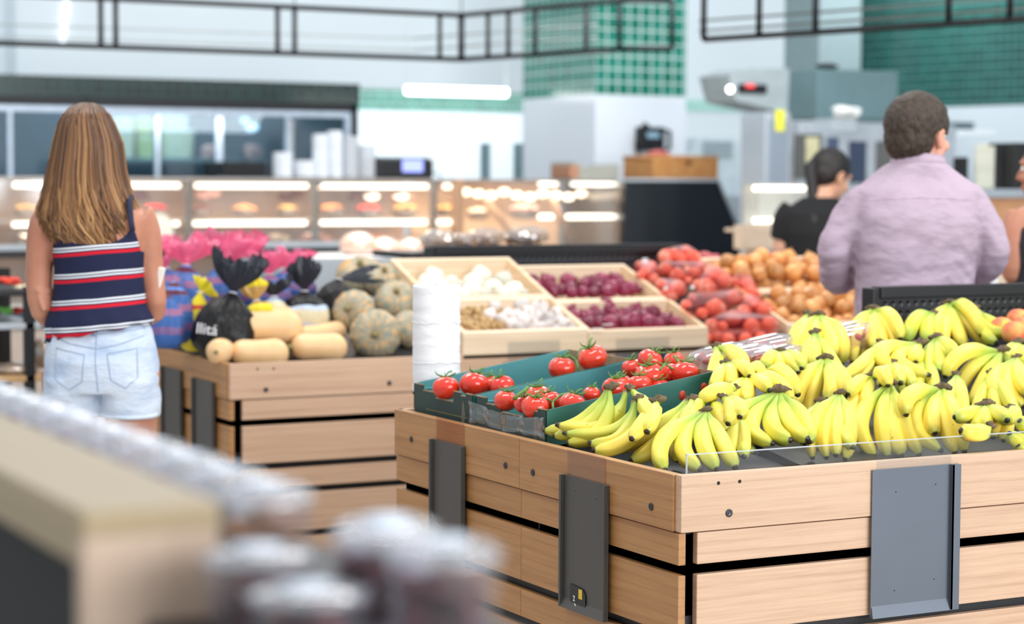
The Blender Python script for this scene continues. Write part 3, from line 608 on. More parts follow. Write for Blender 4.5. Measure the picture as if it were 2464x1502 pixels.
# ------------------------------------------------------------------ punnets of cherry tomatoes behind the crate
FILM = clear('glossy_wrap', (250, 244, 246), .10, .22, .06); CHER = plain('cherry_tomato_skin', (204, 34, 30), .25, coat=.3, rnd=.2)
def punnet(px, py, y, n, label, tilt=.18):
    c = at_y(px, py, y); P_ = thing('cherry_tomato_punnet', label, 'punnet', c - V((0, 0, .03)))
    mb = MB(); ring = []
    for k, (sx, sy, z) in enumerate(((.075, .05, -.03), (.088, .06, .02), (.08, .055, .032), (.05, .03, .038))):
        ring.append([c + V((math.cos(a) * sx * (abs(math.cos(a)) ** -.3 if abs(math.cos(a)) > .2 else 1.2), math.sin(a) * sy, z + .004 * noise.noise(V((a * 3, k, px))) + tilt * math.cos(a) * sx)) for a in [2 * math.pi * i / 24 for i in range(24)]])
    mb.loft(ring).build('wrap', FILM, P_)
    q = MB(); q.add([c + V((x * .045, y_ * .016, .0405 + x * .045 * tilt)) for x, y_ in [(math.cos(a), math.sin(a)) for a in [2 * math.pi * i / 20 for i in range(20)]]], [tuple(range(20))]).build('oval_label', plain('white_oval_label', (236, 240, 232), .4), P_)
    for k in range(n):
        a = k * 2.4; rr = .06 * math.sqrt((k + .5) / n)
        MB().ell(c + V((math.cos(a) * rr * 1.1, math.sin(a) * rr * .7, .004 + .008 * (k % 2))), (.0125,) * 3, 10, 7).build('cherry_tomato', CHER, P_)
for i, (px, py, y, lb) in enumerate([(1730, 868, 4.55, 'leftmost glossy cherry tomato punnet behind the tall left banana bunch'), (1835, 846, 4.62, 'glossy cherry tomato punnet left of the topmost banana bunch'), (1790, 872, 4.50, 'middle cherry tomato punnet between banana crowns'), (2030, 815, 4.70, 'cherry tomato punnet seen between the two upright rear banana bunches'), (1860, 872, 4.56, 'lower cherry tomato punnet against the small banana bunch')]):
    punnet(px, py, y, 14, lb)
# peaches at the right edge
def mat_peach():
    t = NT('peach_skin'); col = t.ramp(t.noise(t.co(), 16, 2), [(.35, lin((238, 168, 92))), (.6, lin((226, 96, 78)))]); return t.out(col, .7)
PEA = mat_peach()
for px, py, y, lb in [(2410, 790, 4.62, 'peach beside the right-pointing green bananas'), (2450, 770, 4.70, 'highest peach at the right edge of the picture'), (2462, 788, 4.60, 'red-cheeked peach at the right edge below the highest one'), (2440, 800, 4.52, 'yellow peach just above the green banana tips'), (2490, 800, 4.6, 'peach cut off by the right edge of the picture')]:
    c = at_y(px, py, y); P_ = thing('peach', lb, 'peach', c - V((0, 0, .033)))
    MB().ell(c, (.036, .036, .034), 18, 12, None, lambda d: 1 - .05 * max(0, d.z) ** 10 - .03 * max(0, d.x) ** 20).build('fruit', PEA, P_); MB().tube([c + V((0, 0, .030)), c + V((0, 0, .036))], .002, 6).build('stem', CROWN, P_)

# ------------------------------------------------------------------ wooden boxes on the farther stand
def zb(x, y): 
    return (.887 + .392 * (y - 6.58)) if x < 3.80 else (.877 + .352 * (y - 6.58))
def wbox(label, xa, xb, ya, yb, h=.105):
    t = .018; e = 1e-3; xm = (xa + xb) / 2; W = thing('wooden_box', label, 'wooden box', (xm, (ya + yb) / 2, zb(xm, ya) - h)); z = lambda y: zb(xm, y)
    def slab(x0, y0, x1, y1, m, nm, hh=h):
        MB().add([(x0, y0, z(y0) - hh), (x1, y0, z(y0) - hh), (x1, y1, z(y1) - hh), (x0, y1, z(y1) - hh), (x0, y0, z(y0)), (x1, y0, z(y0)), (x1, y1, z(y1)), (x0, y1, z(y1))],
            [(0, 3, 2, 1), (4, 5, 6, 7), (0, 1, 5, 4), (1, 2, 6, 5), (2, 3, 7, 6), (3, 0, 4, 7)]).build(nm, m, W)
    slab(xa, ya, xb, ya + t, WB, 'front_wall'); slab(xa, yb - t, xb, yb, WB, 'back_wall'); slab(xa, ya + t, xa + t, yb - t, WBY, 'side_wall'); slab(xb - t, ya + t, xb, yb - t, WBY, 'side_wall')
    MB().add([(xa + t, ya + t, z(ya + t) - h + .006), (xb - t, ya + t, z(ya + t) - h + .006), (xb - t, yb - t, z(yb - t) - h + .006), (xa + t, yb - t, z(yb - t) - h + .006)], [(0, 1, 2, 3)]).build('bottom', WB, W)
    return W
YF, YM, YB = 6.570, 6.850, 7.195
wbox('pale wooden box holding the white onions, rear left of four', 3.29, 3.803, YM, YB)
wbox('pale wooden box holding the rear red onions, rear right of four', 3.807, 4.33, YM, YB)
wbox('pale wooden box holding ginger and garlic, front left of four', 3.29, 3.803, YF, YM - .002, .092)
wbox('pale wooden box holding the front red onions, front right of four', 3.807, 4.33, YF, YM - .002, .085)
wbox('pale wooden box full of brown onions right of the netted onions, front', 4.70, 5.75, YF, YM + .05, .085)
wbox('pale wooden box full of brown onions right of the netted onions, back', 4.70, 5.75, YM + .053, YB + .05)
def boxpt(px, py, off): 
    p = at_plane(px, py, (3.5, 6.58, .887 + off), V((0, -.392, 1)).normalized())
    if p.x > 3.805: p = at_plane(px, py, (4.0, 6.58, .877 + off), V((0, -.352, 1)).normalized())
    return p
def mat_onion(name, a, b, gloss, streak=7):
    t = NT(name); tc = t.N('ShaderNodeTexCoord'); sp = t.N('ShaderNodeSeparateXYZ', i_0=tc.outputs['UV']); oi = t.N('ShaderNodeObjectInfo').outputs['Random']
    cb = t.N('ShaderNodeCombineXYZ'); t.L(t.math('MULTIPLY', sp.outputs[1], 38.0), cb.inputs[0]); t.L(t.math('MULTIPLY', sp.outputs[0], 2.0), cb.inputs[1]); t.L(t.math('MULTIPLY', oi, 50.0), cb.inputs[2])
    n1 = t.noise(cb.outputs[0], 1.0, 2); col = t.ramp(n1, [(.3, lin(a)), (.7, lin(b))])
    hs = t.N('ShaderNodeHueSaturation', i_Color=col, i_Value=t.math('MULTIPLY_ADD', oi, .5, .68)); return t.out(hs.outputs[0], gloss, 0, .5)
ON_R = mat_onion('red_onion_skin', (96, 14, 42), (156, 44, 82), .18); ON_W = mat_onion('white_onion_skin', (222, 216, 194), (236, 232, 216), .35)
ON_B = mat_onion('brown_onion_skin', (198, 120, 62), (236, 176, 108), .28); ON_N = mat_onion('netted_onion_skin', (220, 96, 78), (245, 176, 150), .35)
GAR = mat_onion('garlic_skin', (206, 194, 192), (230, 222, 218), .6); GIN = plain('ginger_skin', (188, 154, 104), .7, nscale=50, var=.35, bump=.002)
def onion_proto(m, nm, neck=.5, tail=True):
    mb = MB(); mb.ell((0, 0, 0), (1, 1, .92), 18, 12, None, lambda d: 1 + .25 * max(0, d.z) ** 14 - .02 * math.cos(6 * math.atan2(d.y, d.x)) * (1 - d.z ** 2)); return mb
def pile(name, cat, label, grp, m, spots, proto='onion', off=-.035, pxr=None, lay=None, rt=0):
    first = {}
    for k, sp in enumerate(spots):
        if len(sp) == 3: px, py, rp = sp; p = boxpt(px, py, off + rt * 0)
        else: p, rm = sp; rp = None
        r = (rp * dep(p) / F) if rp else rm
        ax = V((random.uniform(-.8, .8), random.uniform(-.9, .5), random.uniform(.2, 1))).normalized(); q = UP.rotation_difference(ax)
        if not first:
            T = thing(name, label, cat, (0, 0, 0), grp)
            if proto == 'onion':
                onion_proto(m, name).build('bulb', m, T)
                b = MB(); b.lathe([(.22, .93), (.13, 1.05), (.09, 1.2), (.11, 1.34), (.03, 1.36)], (0, 0, 0), 8, None, lambda a, z: 1 + .2 * math.sin(3 * a)); b.build('neck', plain(name + '_neck', {'red_onion': (120, 60, 60), 'white_onion': (206, 200, 168), 'brown_onion': (176, 132, 74)}.get(name, (190, 120, 90)), .7), T)
            elif proto == 'garlic':
                b = MB(); b.ell((0, 0, 0), (1, 1, .85), 22, 12, None, lambda d: 1 + .09 * abs(math.cos(4.5 * math.atan2(d.y, d.x))) * (1 - d.z ** 2) + .5 * max(0, d.z) ** 16); b.build('bulb', GAR, T)
                b = MB(); b.lathe([(.2, 1.15), (.16, 1.3), (.14, 1.5), (.02, 1.5)], (0, 0, 0), 8); b.build('stem', plain('garlic_stem', (214, 196, 176), .7), T)
            first['o'] = T; o = T
        else: o = copy_tree(first['o'])
        o.location = p; o.rotation_mode = 'QUATERNION'; o.rotation_quaternion = q @ Quaternion((0, 0, 1), random.random() * 6); s = r * random.uniform(.95, 1.05); o.scale = (s, s, s * random.uniform(.92, 1.0))
        if callable(label): tag(o, label(p, k), cat, grp)
    return first
G5 = lambda L_: [(900 + x / 2.731, 550 + y / 2.731, r / 2.731) for x, y, r in L_]
pile('white_onion', 'onion', 'smooth white onion in the rear left wooden box', 'white onions in the rear left box', ON_W, G5([(390, 325, 78), (345, 375, 70), (500, 370, 70), (425, 390, 70), (700, 318, 75), (645, 365, 72), (850, 350, 75), (640, 425, 78), (780, 405, 75), (925, 412, 65), (870, 440, 60), (720, 440, 60), (580, 440, 50), (980, 430, 40), (540, 390, 60)]), off=-.035)
pile('red_onion', 'onion', 'small red onion in the rear right wooden box', 'red onions in the rear right box', ON_R, G5([(1040, 340, 45), (1060, 385, 50), (1140, 350, 55), (1160, 395, 55), (1275, 350, 62), (1225, 405, 48), (1290, 395, 50), (1380, 370, 50), (1370, 420, 48), (1430, 360, 60), (1490, 345, 60), (1580, 345, 60), (1470, 395, 55), (1560, 395, 60), (1690, 395, 55), (1640, 405, 50), (1300, 425, 45), (1100, 420, 40), (1180, 425, 40), (1440, 425, 45), (1740, 405, 30), (1530, 420, 50), (1610, 370, 50)]), off=-.03)
pile('red_onion', 'onion', 'glossy red onion in the front right wooden box', 'red onions in the front right box', ON_R, G5([(1290, 540, 48), (1320, 580, 50), (1400, 590, 62), (1410, 625, 55), (1520, 520, 76), (1600, 590, 60), (1550, 625, 66), (1475, 620, 50), (1720, 545, 60), (1700, 610, 68), (1640, 620, 50), (1830, 560, 65), (1800, 625, 66), (1760, 590, 60), (1915, 605, 60), (1980, 620, 50), (1480, 580, 55), (1870, 630, 50), (1340, 630, 45), (2010, 640, 40), (1250, 520, 35), (1660, 560, 45), (1440, 540, 45), (1575, 560, 50)]), off=-.035)
# keep one by itself: the tall onion on top of the front box
pile('garlic_bulb', 'garlic', 'white garlic bulb in the front left wooden box', 'garlic bulbs beside the ginger', GAR, G5([(790, 520, 48), (970, 515, 62), (1085, 525, 64), (1090, 490, 40), (880, 575, 52), (905, 635, 52), (985, 600, 55), (1035, 640, 52), (1135, 600, 55), (1200, 565, 50), (1155, 650, 52), (1260, 640, 56), (1220, 610, 45), (1300, 660, 40), (1095, 655, 45), (840, 600, 45), (950, 655, 45), (760, 570, 45), (1060, 580, 45), (1180, 660, 42), (1010, 550, 45), (940, 570, 45)]), 'garlic', off=-.032)
def ginger(k, p, r):
    mb = MB(); rot = random.random() * 6
    for j in range(4):
        a = rot + j * 1.7; d = V((math.cos(a), math.sin(a), random.uniform(-.2, .9))).normalized(); L_ = r * random.uniform(1.0, 1.7)
        mb.tube([p, p + d * L_ * .5, p + d * L_ * .85, p + d * L_], [r * .55, r * .6, r * .5, r * .25], 9)
    o = mb.build('ginger_root', GIN); 
    for v in o.data.vertices: v.co += noise.noise_vector(v.co * 60 + V((k, 0, 0))) * .004
    tag(o, 'knobbly ginger root in the left half of the front left box', 'ginger', 'ginger roots beside the garlic')
for k, (x, y, r) in enumerate(G5([(590, 500, 40), (640, 490, 42), (600, 560, 45), (650, 540, 45), (700, 560, 45), (690, 600, 45), (620, 620, 45), (590, 640, 42), (740, 610, 45), (770, 650, 40), (820, 640, 42), (720, 650, 42), (660, 660, 40), (840, 590, 36), (660, 480, 35), (730, 530, 30), (800, 560, 35), (860, 550, 35), (580, 600, 40), (690, 640, 40)])):
    p = boxpt(x, y, -.032); ginger(k, p, r * dep(p) / F * .8)
mb = MB(); p = boxpt(1438, 790, .0)
for px, py, lb in [(1438, 792, 'white paper tag lying by the front red onions'), (1463, 782, 'narrow white tag among the front red onions')]:
    p = boxpt(px, py, .012); tag(MB().bbox((p.x - .022, p.y - .008, p.z), (p.x + .022, p.y + .008, p.z + .002), .0006).build('paper_tag', WHITEPL), lb, 'tag')
# loose brown onions
rnd = random.Random(3)
def dart(n, x0, x1, y0, y1, zf, r, jit=.004, tries=4000, lay=1):
    out = []
    for L_ in range(lay):
        cur = []; t_ = 0
        while len(cur) < n and t_ < tries:
            t_ += 1; x = rnd.uniform(x0 + r, x1 - r); y = rnd.uniform(y0 + r, y1 - r)
            if all((x - a) ** 2 + (y - b) ** 2 > (1.72 * r) ** 2 for a, b in cur): cur.append((x, y))
        out += [(V((x, y, zf(x, y) + L_ * r * 1.25 + rnd.uniform(-jit, jit))), r * rnd.uniform(.88, 1.1)) for x, y in cur]
    return out
sp1 = dart(60, 4.72, 5.5, YF + .01, YM + .04, lambda x, y: zb(x, y) - .022, .034, .008) + dart(20, 4.74, 5.3, YF + .06, YM + .02, lambda x, y: zb(x, y) + .022, .034, .008)
sp2 = dart(60, 4.72, 5.5, YM + .08, YB + .03, lambda x, y: zb(x, y) - .03, .036, .008) + dart(30, 4.74, 5.25, YM + .1, YB + .02, lambda x, y: zb(x, y) + .022, .036, .01)
pile('brown_onion', 'onion', 'brown onion in the nearer box right of the netted onions', 'brown onions in the nearer box', ON_B, sp1)
pile('brown_onion', 'onion', 'brown onion in the farther box right of the netted onions', 'brown onions in the farther box', ON_B, sp2)
# net bags of onions
NETM = clear('red_net', (255, 222, 214), .10, -.03, .4, (226, 40, 60))
G6 = lambda x, y: (1480 + x / 4.107, 580 + y / 4.107)
def netbag(label, spots, y_off, knot=None):
    pts = [(G6(x, y), r / 4.107) for x, y, r in spots]; P_ = []
    for (q, rp) in pts:
        p = at_plane(q[0], q[1], (4.0, 6.58, .877 + y_off), V((0, -.36, 1)).normalized()); P_.append((p, rp * dep(p) / F))
    c = sum((p for p, r in P_), V()) / len(P_); B = thing('net_onion_bag', label, 'bag of onions', c - V((0, 0, .05)))
    for p, r in P_:
        ax = V((random.uniform(-1, 1), random.uniform(-1, .4), random.uniform(-.2, 1))).normalized(); q = UP.rotation_difference(ax)
        MB().ell(p, (r, r, r * .93), 16, 11, q.to_matrix(), lambda d: 1 + .12 * max(0, d.z) ** 14).build('onion', ON_N, B)
    # under-layer so the heap is full
    bm = bmesh.new(); 
    for p, r in P_:
        for d in ((1, 0, 0), (-1, 0, 0), (0, 1, 0), (0, -1, 0), (0, 0, 1), (0, 0, -1), (.7, .7, 0), (-.7, .7, 0), (.7, -.7, 0), (-.7, -.7, 0), (0, -.7, .7), (.5, -.5, .7), (-.5, -.5, .7)): bm.verts.new(p + V(d) * (r * 1.04 + .001))
    if knot: k = G6(*knot); kp = at_plane(k[0], k[1], (4.0, 6.58, .877 + y_off + .03), V((0, -.36, 1)).normalized()); [bm.verts.new(kp + V(d) * .006) for d in ((1, 0, 0), (-1, 0, 0), (0, 0, 1))]
    r = bmesh.ops.convex_hull(bm, input=list(bm.verts)); bmesh.ops.delete(bm, geom=list({g for g in list(r['geom_unused']) + list(r['geom_interior']) if isinstance(g, bmesh.types.BMVert)}), context='VERTS')
    mb = MB(); bm.verts.index_update(); mb.add([v.co.copy() for v in bm.verts], [tuple(v.index for v in f.verts) for f in bm.faces], None, True); bm.free(); mb.build('net', NETM, B)
    if knot: MB().tube([kp, kp + V((.01, -.01, .012)), kp + V((.03, -.02, .006))], [.006, .004, .008], 7).build('knot', BLK, B)
    return B
netbag('netted red onion bag at the top rear, highest of the heap', [(500, 165, 85), (640, 180, 70), (770, 170, 80), (700, 110, 70), (580, 130, 60)], .03)
netbag('netted red onion bag at the rear left beside the black panel', [(245, 245, 55), (350, 265, 72), (255, 350, 55), (380, 385, 65), (300, 300, 55)], 0.0)
netbag('netted red onion bag in the upper middle of the heap', [(490, 290, 80), (610, 345, 85), (780, 325, 75), (860, 260, 60), (720, 400, 50)], .02)
netbag('netted red onion bag with a white tag in the centre left', [(460, 440, 70), (612, 480, 95), (560, 560, 60), (500, 520, 50)], .0)
netbag('netted red onion bag with the large centre onions', [(900, 470, 105), (960, 330, 95), (1080, 400, 80), (820, 440, 60)], .03)
netbag('netted red onion bag at the right edge of the heap', [(1250, 360, 85), (1300, 440, 80), (1180, 420, 60), (1340, 500, 60)], .0, (1450, 570))
netbag('netted red onion bag below the centre with brown cap leaves', [(990, 680, 110), (1170, 560, 85), (860, 720, 60), (700, 640, 60), (760, 560, 50)], .0, (700, 690))
netbag('netted red onion bag on the right of the lower heap', [(1270, 710, 80), (1320, 590, 75), (1480, 690, 85), (1380, 640, 60)], -.01)
netbag('netted red onion bag at the front behind the short clear guard', [(950, 850, 85), (1160, 770, 90), (1060, 850, 60), (1350, 850, 90), (1530, 840, 95)], -.02)
netbag('lowest netted red onion bag pressed against the clear guard', [(1000, 950, 70), (1120, 980, 75), (1290, 980, 75), (1440, 970, 75), (1550, 930, 60), (900, 960, 60)], -.05)
MB_t = [(295, 195, 60, 'curled white price tag on the rear left net bag'), (500, 465, 40, 'white tag in the middle of the net bags'), (765, 455, 45, 'white tag beside the large centre onions')]
for x, y, s, lb in MB_t:
    g = G6(x, y); p = at_plane(g[0], g[1], (4, 6.58, .877 + .055), V((0, -.36, 1)).normalized()); w_ = s / 4.107 * dep(p) / F
    tag(MB().bbox((p.x - w_ * .5, p.y - .003, p.z - w_ * .4), (p.x + w_ * .5, p.y + .001, p.z + w_ * .4), .0006).build('paper_tag', WHITEPL), lb, 'tag')
# sweet potatoes behind the brown onions
SWP = plain('sweet_potato_skin', (190, 96, 100), .7, nscale=20, var=.15, bump=.002)
for x, y, l, r, a, lb in [(930, 160, 210, 50, -.1, 'reddish sweet potato left of the brown onions'), (1600, 165, 300, 60, .15, 'long pink sweet potato in the middle behind the brown onions'), (1890, 200, 140, 45, -.1, 'short pink sweet potato by the shopper in the pink shirt'), (1360, 180, 120, 40, 0, 'small sweet potato behind the highest brown onions')]:
    g = G6(x, y); c = at_y(g[0], g[1], 7.38); k = dep(c) / F / 4.107; mb = MB(); n = 9
    mb.tube([c + RT * (l * k * (i / (n - 1) - .5)) + UP * (a * l * k * (i / (n - 1) - .5) + .006 * math.sin(i)) for i in range(n)], [r * k * max(.2, math.sin(math.pi * (i + .6) / (n + .2)) ** .55) for i in range(n)], 12)
    tag(mb.build('sweet_potato', SWP), lb, 'sweet potato', None)
p1 = at_y(1690, 634, 7.33); p2 = at_y(2100, 700, 7.4)
tag(MB().bbox((4.70, 7.255, .95), (7.1, 7.275, 1.095), .002).build('rear_rail', WB), 'pale wooden rail behind the brown onions, in front of the sweet potatoes', 'wooden rail')
tag(MB().bbox((4.72, 7.29, .9), (7.1, 7.95, 1.06), .01).build('rear_bin', WB), 'pale wooden bin carrying the sweet potatoes at the back of the farther stand', 'wooden bin')

# ------------------------------------------------------------------ pumpkins and squash
def mat_pumpkin(name, seed, orange):
    t = NT(name); tc = t.N('ShaderNodeTexCoord'); sp = t.N('ShaderNodeSeparateXYZ', i_0=tc.outputs['UV']); cb = t.N('ShaderNodeCombineXYZ')
    t.L(t.math('MULTIPLY', sp.outputs[1], 55.0), cb.inputs[0]); t.L(t.math('MULTIPLY', sp.outputs[0], 9.0), cb.inputs[1]); cb.inputs[2].default_value = seed
    n1 = t.noise(cb.outputs[0], 1.0, 3, .6); n2 = t.noise(t.co(), 14, 2); base = t.ramp(n2, [(.3, lin((124, 130, 114))), (.7, lin((158, 162, 148)))])
    col = t.mix(t.ramp(n1, [(.50, (0, 0, 0)), (.57, (1, 1, 1))]), base, lin((210, 164, 108)))
    col = t.mix(t.ramp(t.noise(t.co('Object', (1, 1, 1)), 3.2 + seed, 1), [(.62 - orange, (0, 0, 0)), (.68 - orange, (1, 1, 1))]), col, lin((214, 158, 84)))
    return t.out(col, .5)
PMK = [mat_pumpkin('kent_pumpkin_skin', 1.0, 0), mat_pumpkin('kent_pumpkin_skin_patched', 2.3, .10)]
STK = plain('pumpkin_stalk', (150, 136, 92), .9, nscale=60, bump=.003)
G7 = lambda x, y: (350 + x / 3.79, 540 + y / 3.79)
def pumpkin(x, y, r, label, axis, yw, mi=0, sq=.78):
    g = G7(x, y); c = at_y(g[0], g[1], yw); R_ = r / 3.79 * dep(c) / F; ax = V(axis).normalized(); q = UP.rotation_difference(ax)
    P_ = thing('kent_pumpkin', label, 'pumpkin', c - UP * R_)
    MB().ell(c, (R_, R_, R_ * sq), 60, 22, q.to_matrix(), lambda d: (1 - .055 * abs(math.cos(6 * math.atan2(d.y, d.x))) ** .5 * (1 - d.z ** 4) * 1.0) * (1 - .22 * abs(d.z) ** 12)).build('shell', PMK[mi], P_)
    b = c + ax * R_ * sq * .74; MB().tube([b, b + ax * R_ * .16, b + ax * R_ * .26], [R_ * .16, R_ * .09, R_ * .12], 10, True, 1, lambda a: 1 + .18 * math.cos(5 * a)).build('stalk', STK, P_)
sight = lambda up=0: (CAM - V((3.0, 6.8, 1.0))).normalized() + V((0, 0, up))
pumpkin(2095, 1005, 245, 'front kent pumpkin with its stalk end facing the aisle', sight(0), 6.76)
pumpkin(1900, 800, 215, 'kent pumpkin with a large orange patch behind the front one', sight(.3) + V((-.6, 0, 0)), 6.95, 1)
pumpkin(2290, 700, 215, 'kent pumpkin at the right, leaning on the white onion box', sight(.8), 7.02)
pumpkin(2420, 960, 195, 'kent pumpkin half hidden behind the roll of bags', sight(.5) + V((.5, 0, 0)), 6.86)
pumpkin(1960, 480, 240, 'rearmost large kent pumpkin at the top of the heap', sight(1.4), 7.30, 1, .7)
pumpkin(2180, 520, 200, 'kent pumpkin at the rear right touching the wooden box', sight(1.2), 7.18)
def mat_butternut():
    t = NT('butternut_skin'); sp = t.N('ShaderNodeSeparateXYZ', i_0=t.N('ShaderNodeTexCoord').outputs['UV'])
    col = t.ramp(t.noise(t.co(), 9, 3), [(.3, lin((230, 184, 130))), (.7, lin((240, 204, 156)))])
    col = t.mix(t.ramp(t.noise(t.co('Object', (30, 30, 5)), 2.2, 4, .7), [(.68, (0, 0, 0)), (.78, (.5, .5, .5))]), col, lin((196, 150, 92)))
    return t.out(col, .42)
BUT = mat_butternut()
def squash(x0, y0, x1, y1, r0, r1, label, yw, yw2=None):
    "bulb end (x0, y0) radius r0, neck end (x1, y1) radius r1, in crop pixels"
    a = at_y(*G7(x0, y0), yw); b = at_y(*G7(x1, y1), yw2 or yw); k = dep(a) / F / 3.79; r0 *= k * 1.07; r1 *= k * 1.07; d = (b - a).normalized(); L_ = (b - a).length
    S_ = thing('butternut_squash', label, 'squash', V((a.x, a.y, a.z - r0))); n = 22; pts = []; rad = []
    for i in range(n + 1):
        s = -r0 + (L_ + r0 + r1) * (i / n); pts.append(a + d * s)
        if s < 0: f = r0 * math.sqrt(max(0, 1 - (s / r0) ** 2))
        elif s > L_: f = r1 * math.sqrt(max(0.0, 1 - ((s - L_) / r1) ** 2)) ** .8
        else: u = s / L_; u = u * u * (3 - 2 * u); f = r0 + (r1 - r0) * u - .05 * r0 * math.sin(math.pi * s / L_)
        rad.append(max(f, .0015))
    MB().tube(pts, rad, 26, True, 1, lambda t_: 1 + .012 * math.cos(5 * t_)).build('flesh', BUT, S_)
    MB().tube([pts[-1] - d * .003, pts[-1] + d * .006, pts[-1] + d * .014], [.012, .009, .011], 9).build('stalk', STK, S_)
    MB().tube([pts[0] + d * .0015, pts[0] - d * .001], [.009, .006], 9).build('blossom_end', STK, S_)
squash(1275, 940, 960, 935, 150, 132, 'uppermost butternut squash lying across the two front ones', 6.80)
squash(1170, 1180, 900, 1180, 130, 120, 'front butternut squash lying along the front board', 6.70)
squash(1710, 1125, 1450, 1120, 125, 118, 'front butternut squash right of the centre, beside the kent pumpkin', 6.72)
squash(672, 1160, 800, 1130, 112, 90, 'butternut squash seen end-on at the left end of the row', 6.69, 6.86)
squash(1260, 860, 1120, 850, 105, 90, 'butternut squash peeping over the uppermost one', 6.98)
squash(1740, 980, 1480, 1010, 90, 82, 'butternut squash in the second row behind the right-hand one', 6.92)
squash(1600, 1000, 1400, 1020, 86, 80, 'butternut squash wedged in the second row centre', 7.0)

# ------------------------------------------------------------------ bags of potatoes
def film(name, stops, axis=2, period=None, gloss=.12, seed=0, jag=.012):
    "printed plastic film: flat colour bands across the bag, edges wavy with the creases"
    t = NT(name); sp = t.N('ShaderNodeSeparateXYZ', i_0=t.co()); z = sp.outputs[axis]; z = t.math('ADD', z, t.math('MULTIPLY_ADD', t.noise(t.co(), 14 + seed, 2), jag * 2, -jag))
    col = t.ramp(t.math('MULTIPLY', z, 3.0), [(p * 3.0, lin(c)) for p, c in stops], 'CONSTANT'); t.bump(t.noise(t.co('Object', (1, 1, .35)), 30, 4, .65), .014, .9); return t.out(col, gloss + .08, 0, .28, coat=.06)
BK_ = (14, 12, 13); BL_ = (58, 96, 160); MR_ = (92, 26, 40); PK_ = (236, 74, 122); WH_ = (190, 204, 224); GR_ = (40, 42, 52); YE_ = (236, 214, 44)
F_BLACK = film('black_potato_film', [(0, (12, 10, 11)), (.2, (12, 10, 11))], gloss=.22); F_BLUE = film('blue_maroon_film', [(0, BL_), (.05, (120, 92, 140)), (.075, BL_), (.115, (150, 100, 138)), (.14, BL_), (.175, MR_), (.19, (92, 132, 206)), (.20, MR_), (.215, (92, 132, 206)), (.225, MR_), (.3, PK_)])
F_YEL = film('yellow_snack_film', [(0, YE_), (.05, (196, 154, 90)), (.11, YE_), (.15, (206, 52, 40)), (.165, YE_)]); F_WB = film('black_white_film', [(0, WH_), (.03, (216, 204, 170)), (.075, WH_), (.09, BK_)])
F_GREY = film('dark_grey_frill_film', [(-1, WH_), (.012, BK_), (.02, WH_), (.03, GR_)], jag=.008)
t_ = clear('pink_translucent_film', (255, 176, 200), .5, .08, .2, (244, 120, 160)); F_PINK = t_
def bag(label, bx, by, w, h, nx, ny, frill, fw, fh, yw, mb_, mf, pot=None, lean=.0, seed=0, dirn=None):
    "body box centre (bx, by) width w height h, neck at (nx, ny), flared frill fw wide fh high (crop pixels)"
    c = at_y(*G7(bx, by + h / 2), yw); k = dep(c) / F / 3.79; nk = at_y(*G7(nx, ny), yw + .02); W_, H_ = w * k, (nk - c).length
    B = thing('potato_bag', label, 'bag of potatoes', c); ax = (nk - c).normalized(); q = UP.rotation_difference(ax); rg = random.Random(seed)
    rings = []; n = 44
    for s, rr in ((0, .5), (.04, .82), (.16, 1.0), (.35, 1.04), (.55, .96), (.72, .78), (.84, .52), (.93, .26), (1.0, .11)):
        ring = []
        for j in range(n):
            a = 2 * math.pi * j / n; pl = 1 + (.02 + .22 * max(0, s - .45)) * math.sin(a * 11 + seed) * (1 if s < .98 else .4) + .07 * noise.noise(V((math.cos(a) * 1.6, math.sin(a) * 1.6, s * 3 + seed)))
            x, y = math.cos(a) * W_ / 2 * rr * pl, math.sin(a) * W_ * .36 * rr * pl
            ring.append(c + q @ (RT * x + FW * y + UP * (s * H_)))
        rings.append(ring)
    body = MB(); body.loft(rings); body = body.build('bag_body', mb_, B)
    if frill:
        fd = V(dirn).normalized() if dirn else (ax + UP * .4).normalized(); q2 = UP.rotation_difference(fd); rings = []; FH = fh * k; FW_ = fw * k
        for s, rr in ((0, .09), (.1, .2), (.25, .5), (.45, .8), (.7, .98), (.88, 1.04), (1.0, .98)):
            ring = []
            for j in range(n * 2):
                a = 2 * math.pi * j / (n * 2); pl = 1 + .16 * math.sin(a * 8 + seed * 2) * min(1, s * 2) + .09 * math.sin(a * 15 + seed) + .2 * noise.noise(V((math.cos(a) * 2, math.sin(a) * 2, s * 2 + seed)))
                zz = FH * s * (1 + .16 * math.sin(a * 2 + seed * 3) * s + .10 * math.sin(a * 9 + seed) * s * s - .22 * max(0, s - .7))
                ring.append(nk + q2 @ (RT * (math.cos(a) * FW_ / 2 * rr * pl) + FW * (math.sin(a) * FW_ * .22 * rr * pl) + UP * zz))
            rings.append(ring)
        m = MB(); m.loft(rings, caps=False); m.build('gathered_top', mf, B)
        MB().tube([nk + q @ (RT * math.cos(a) * .013 + FW * math.sin(a) * .011) for a in [i * .5 for i in range(14)]], .0022, 6).build('tie', WHITEPL, B)
    return B, nk, k
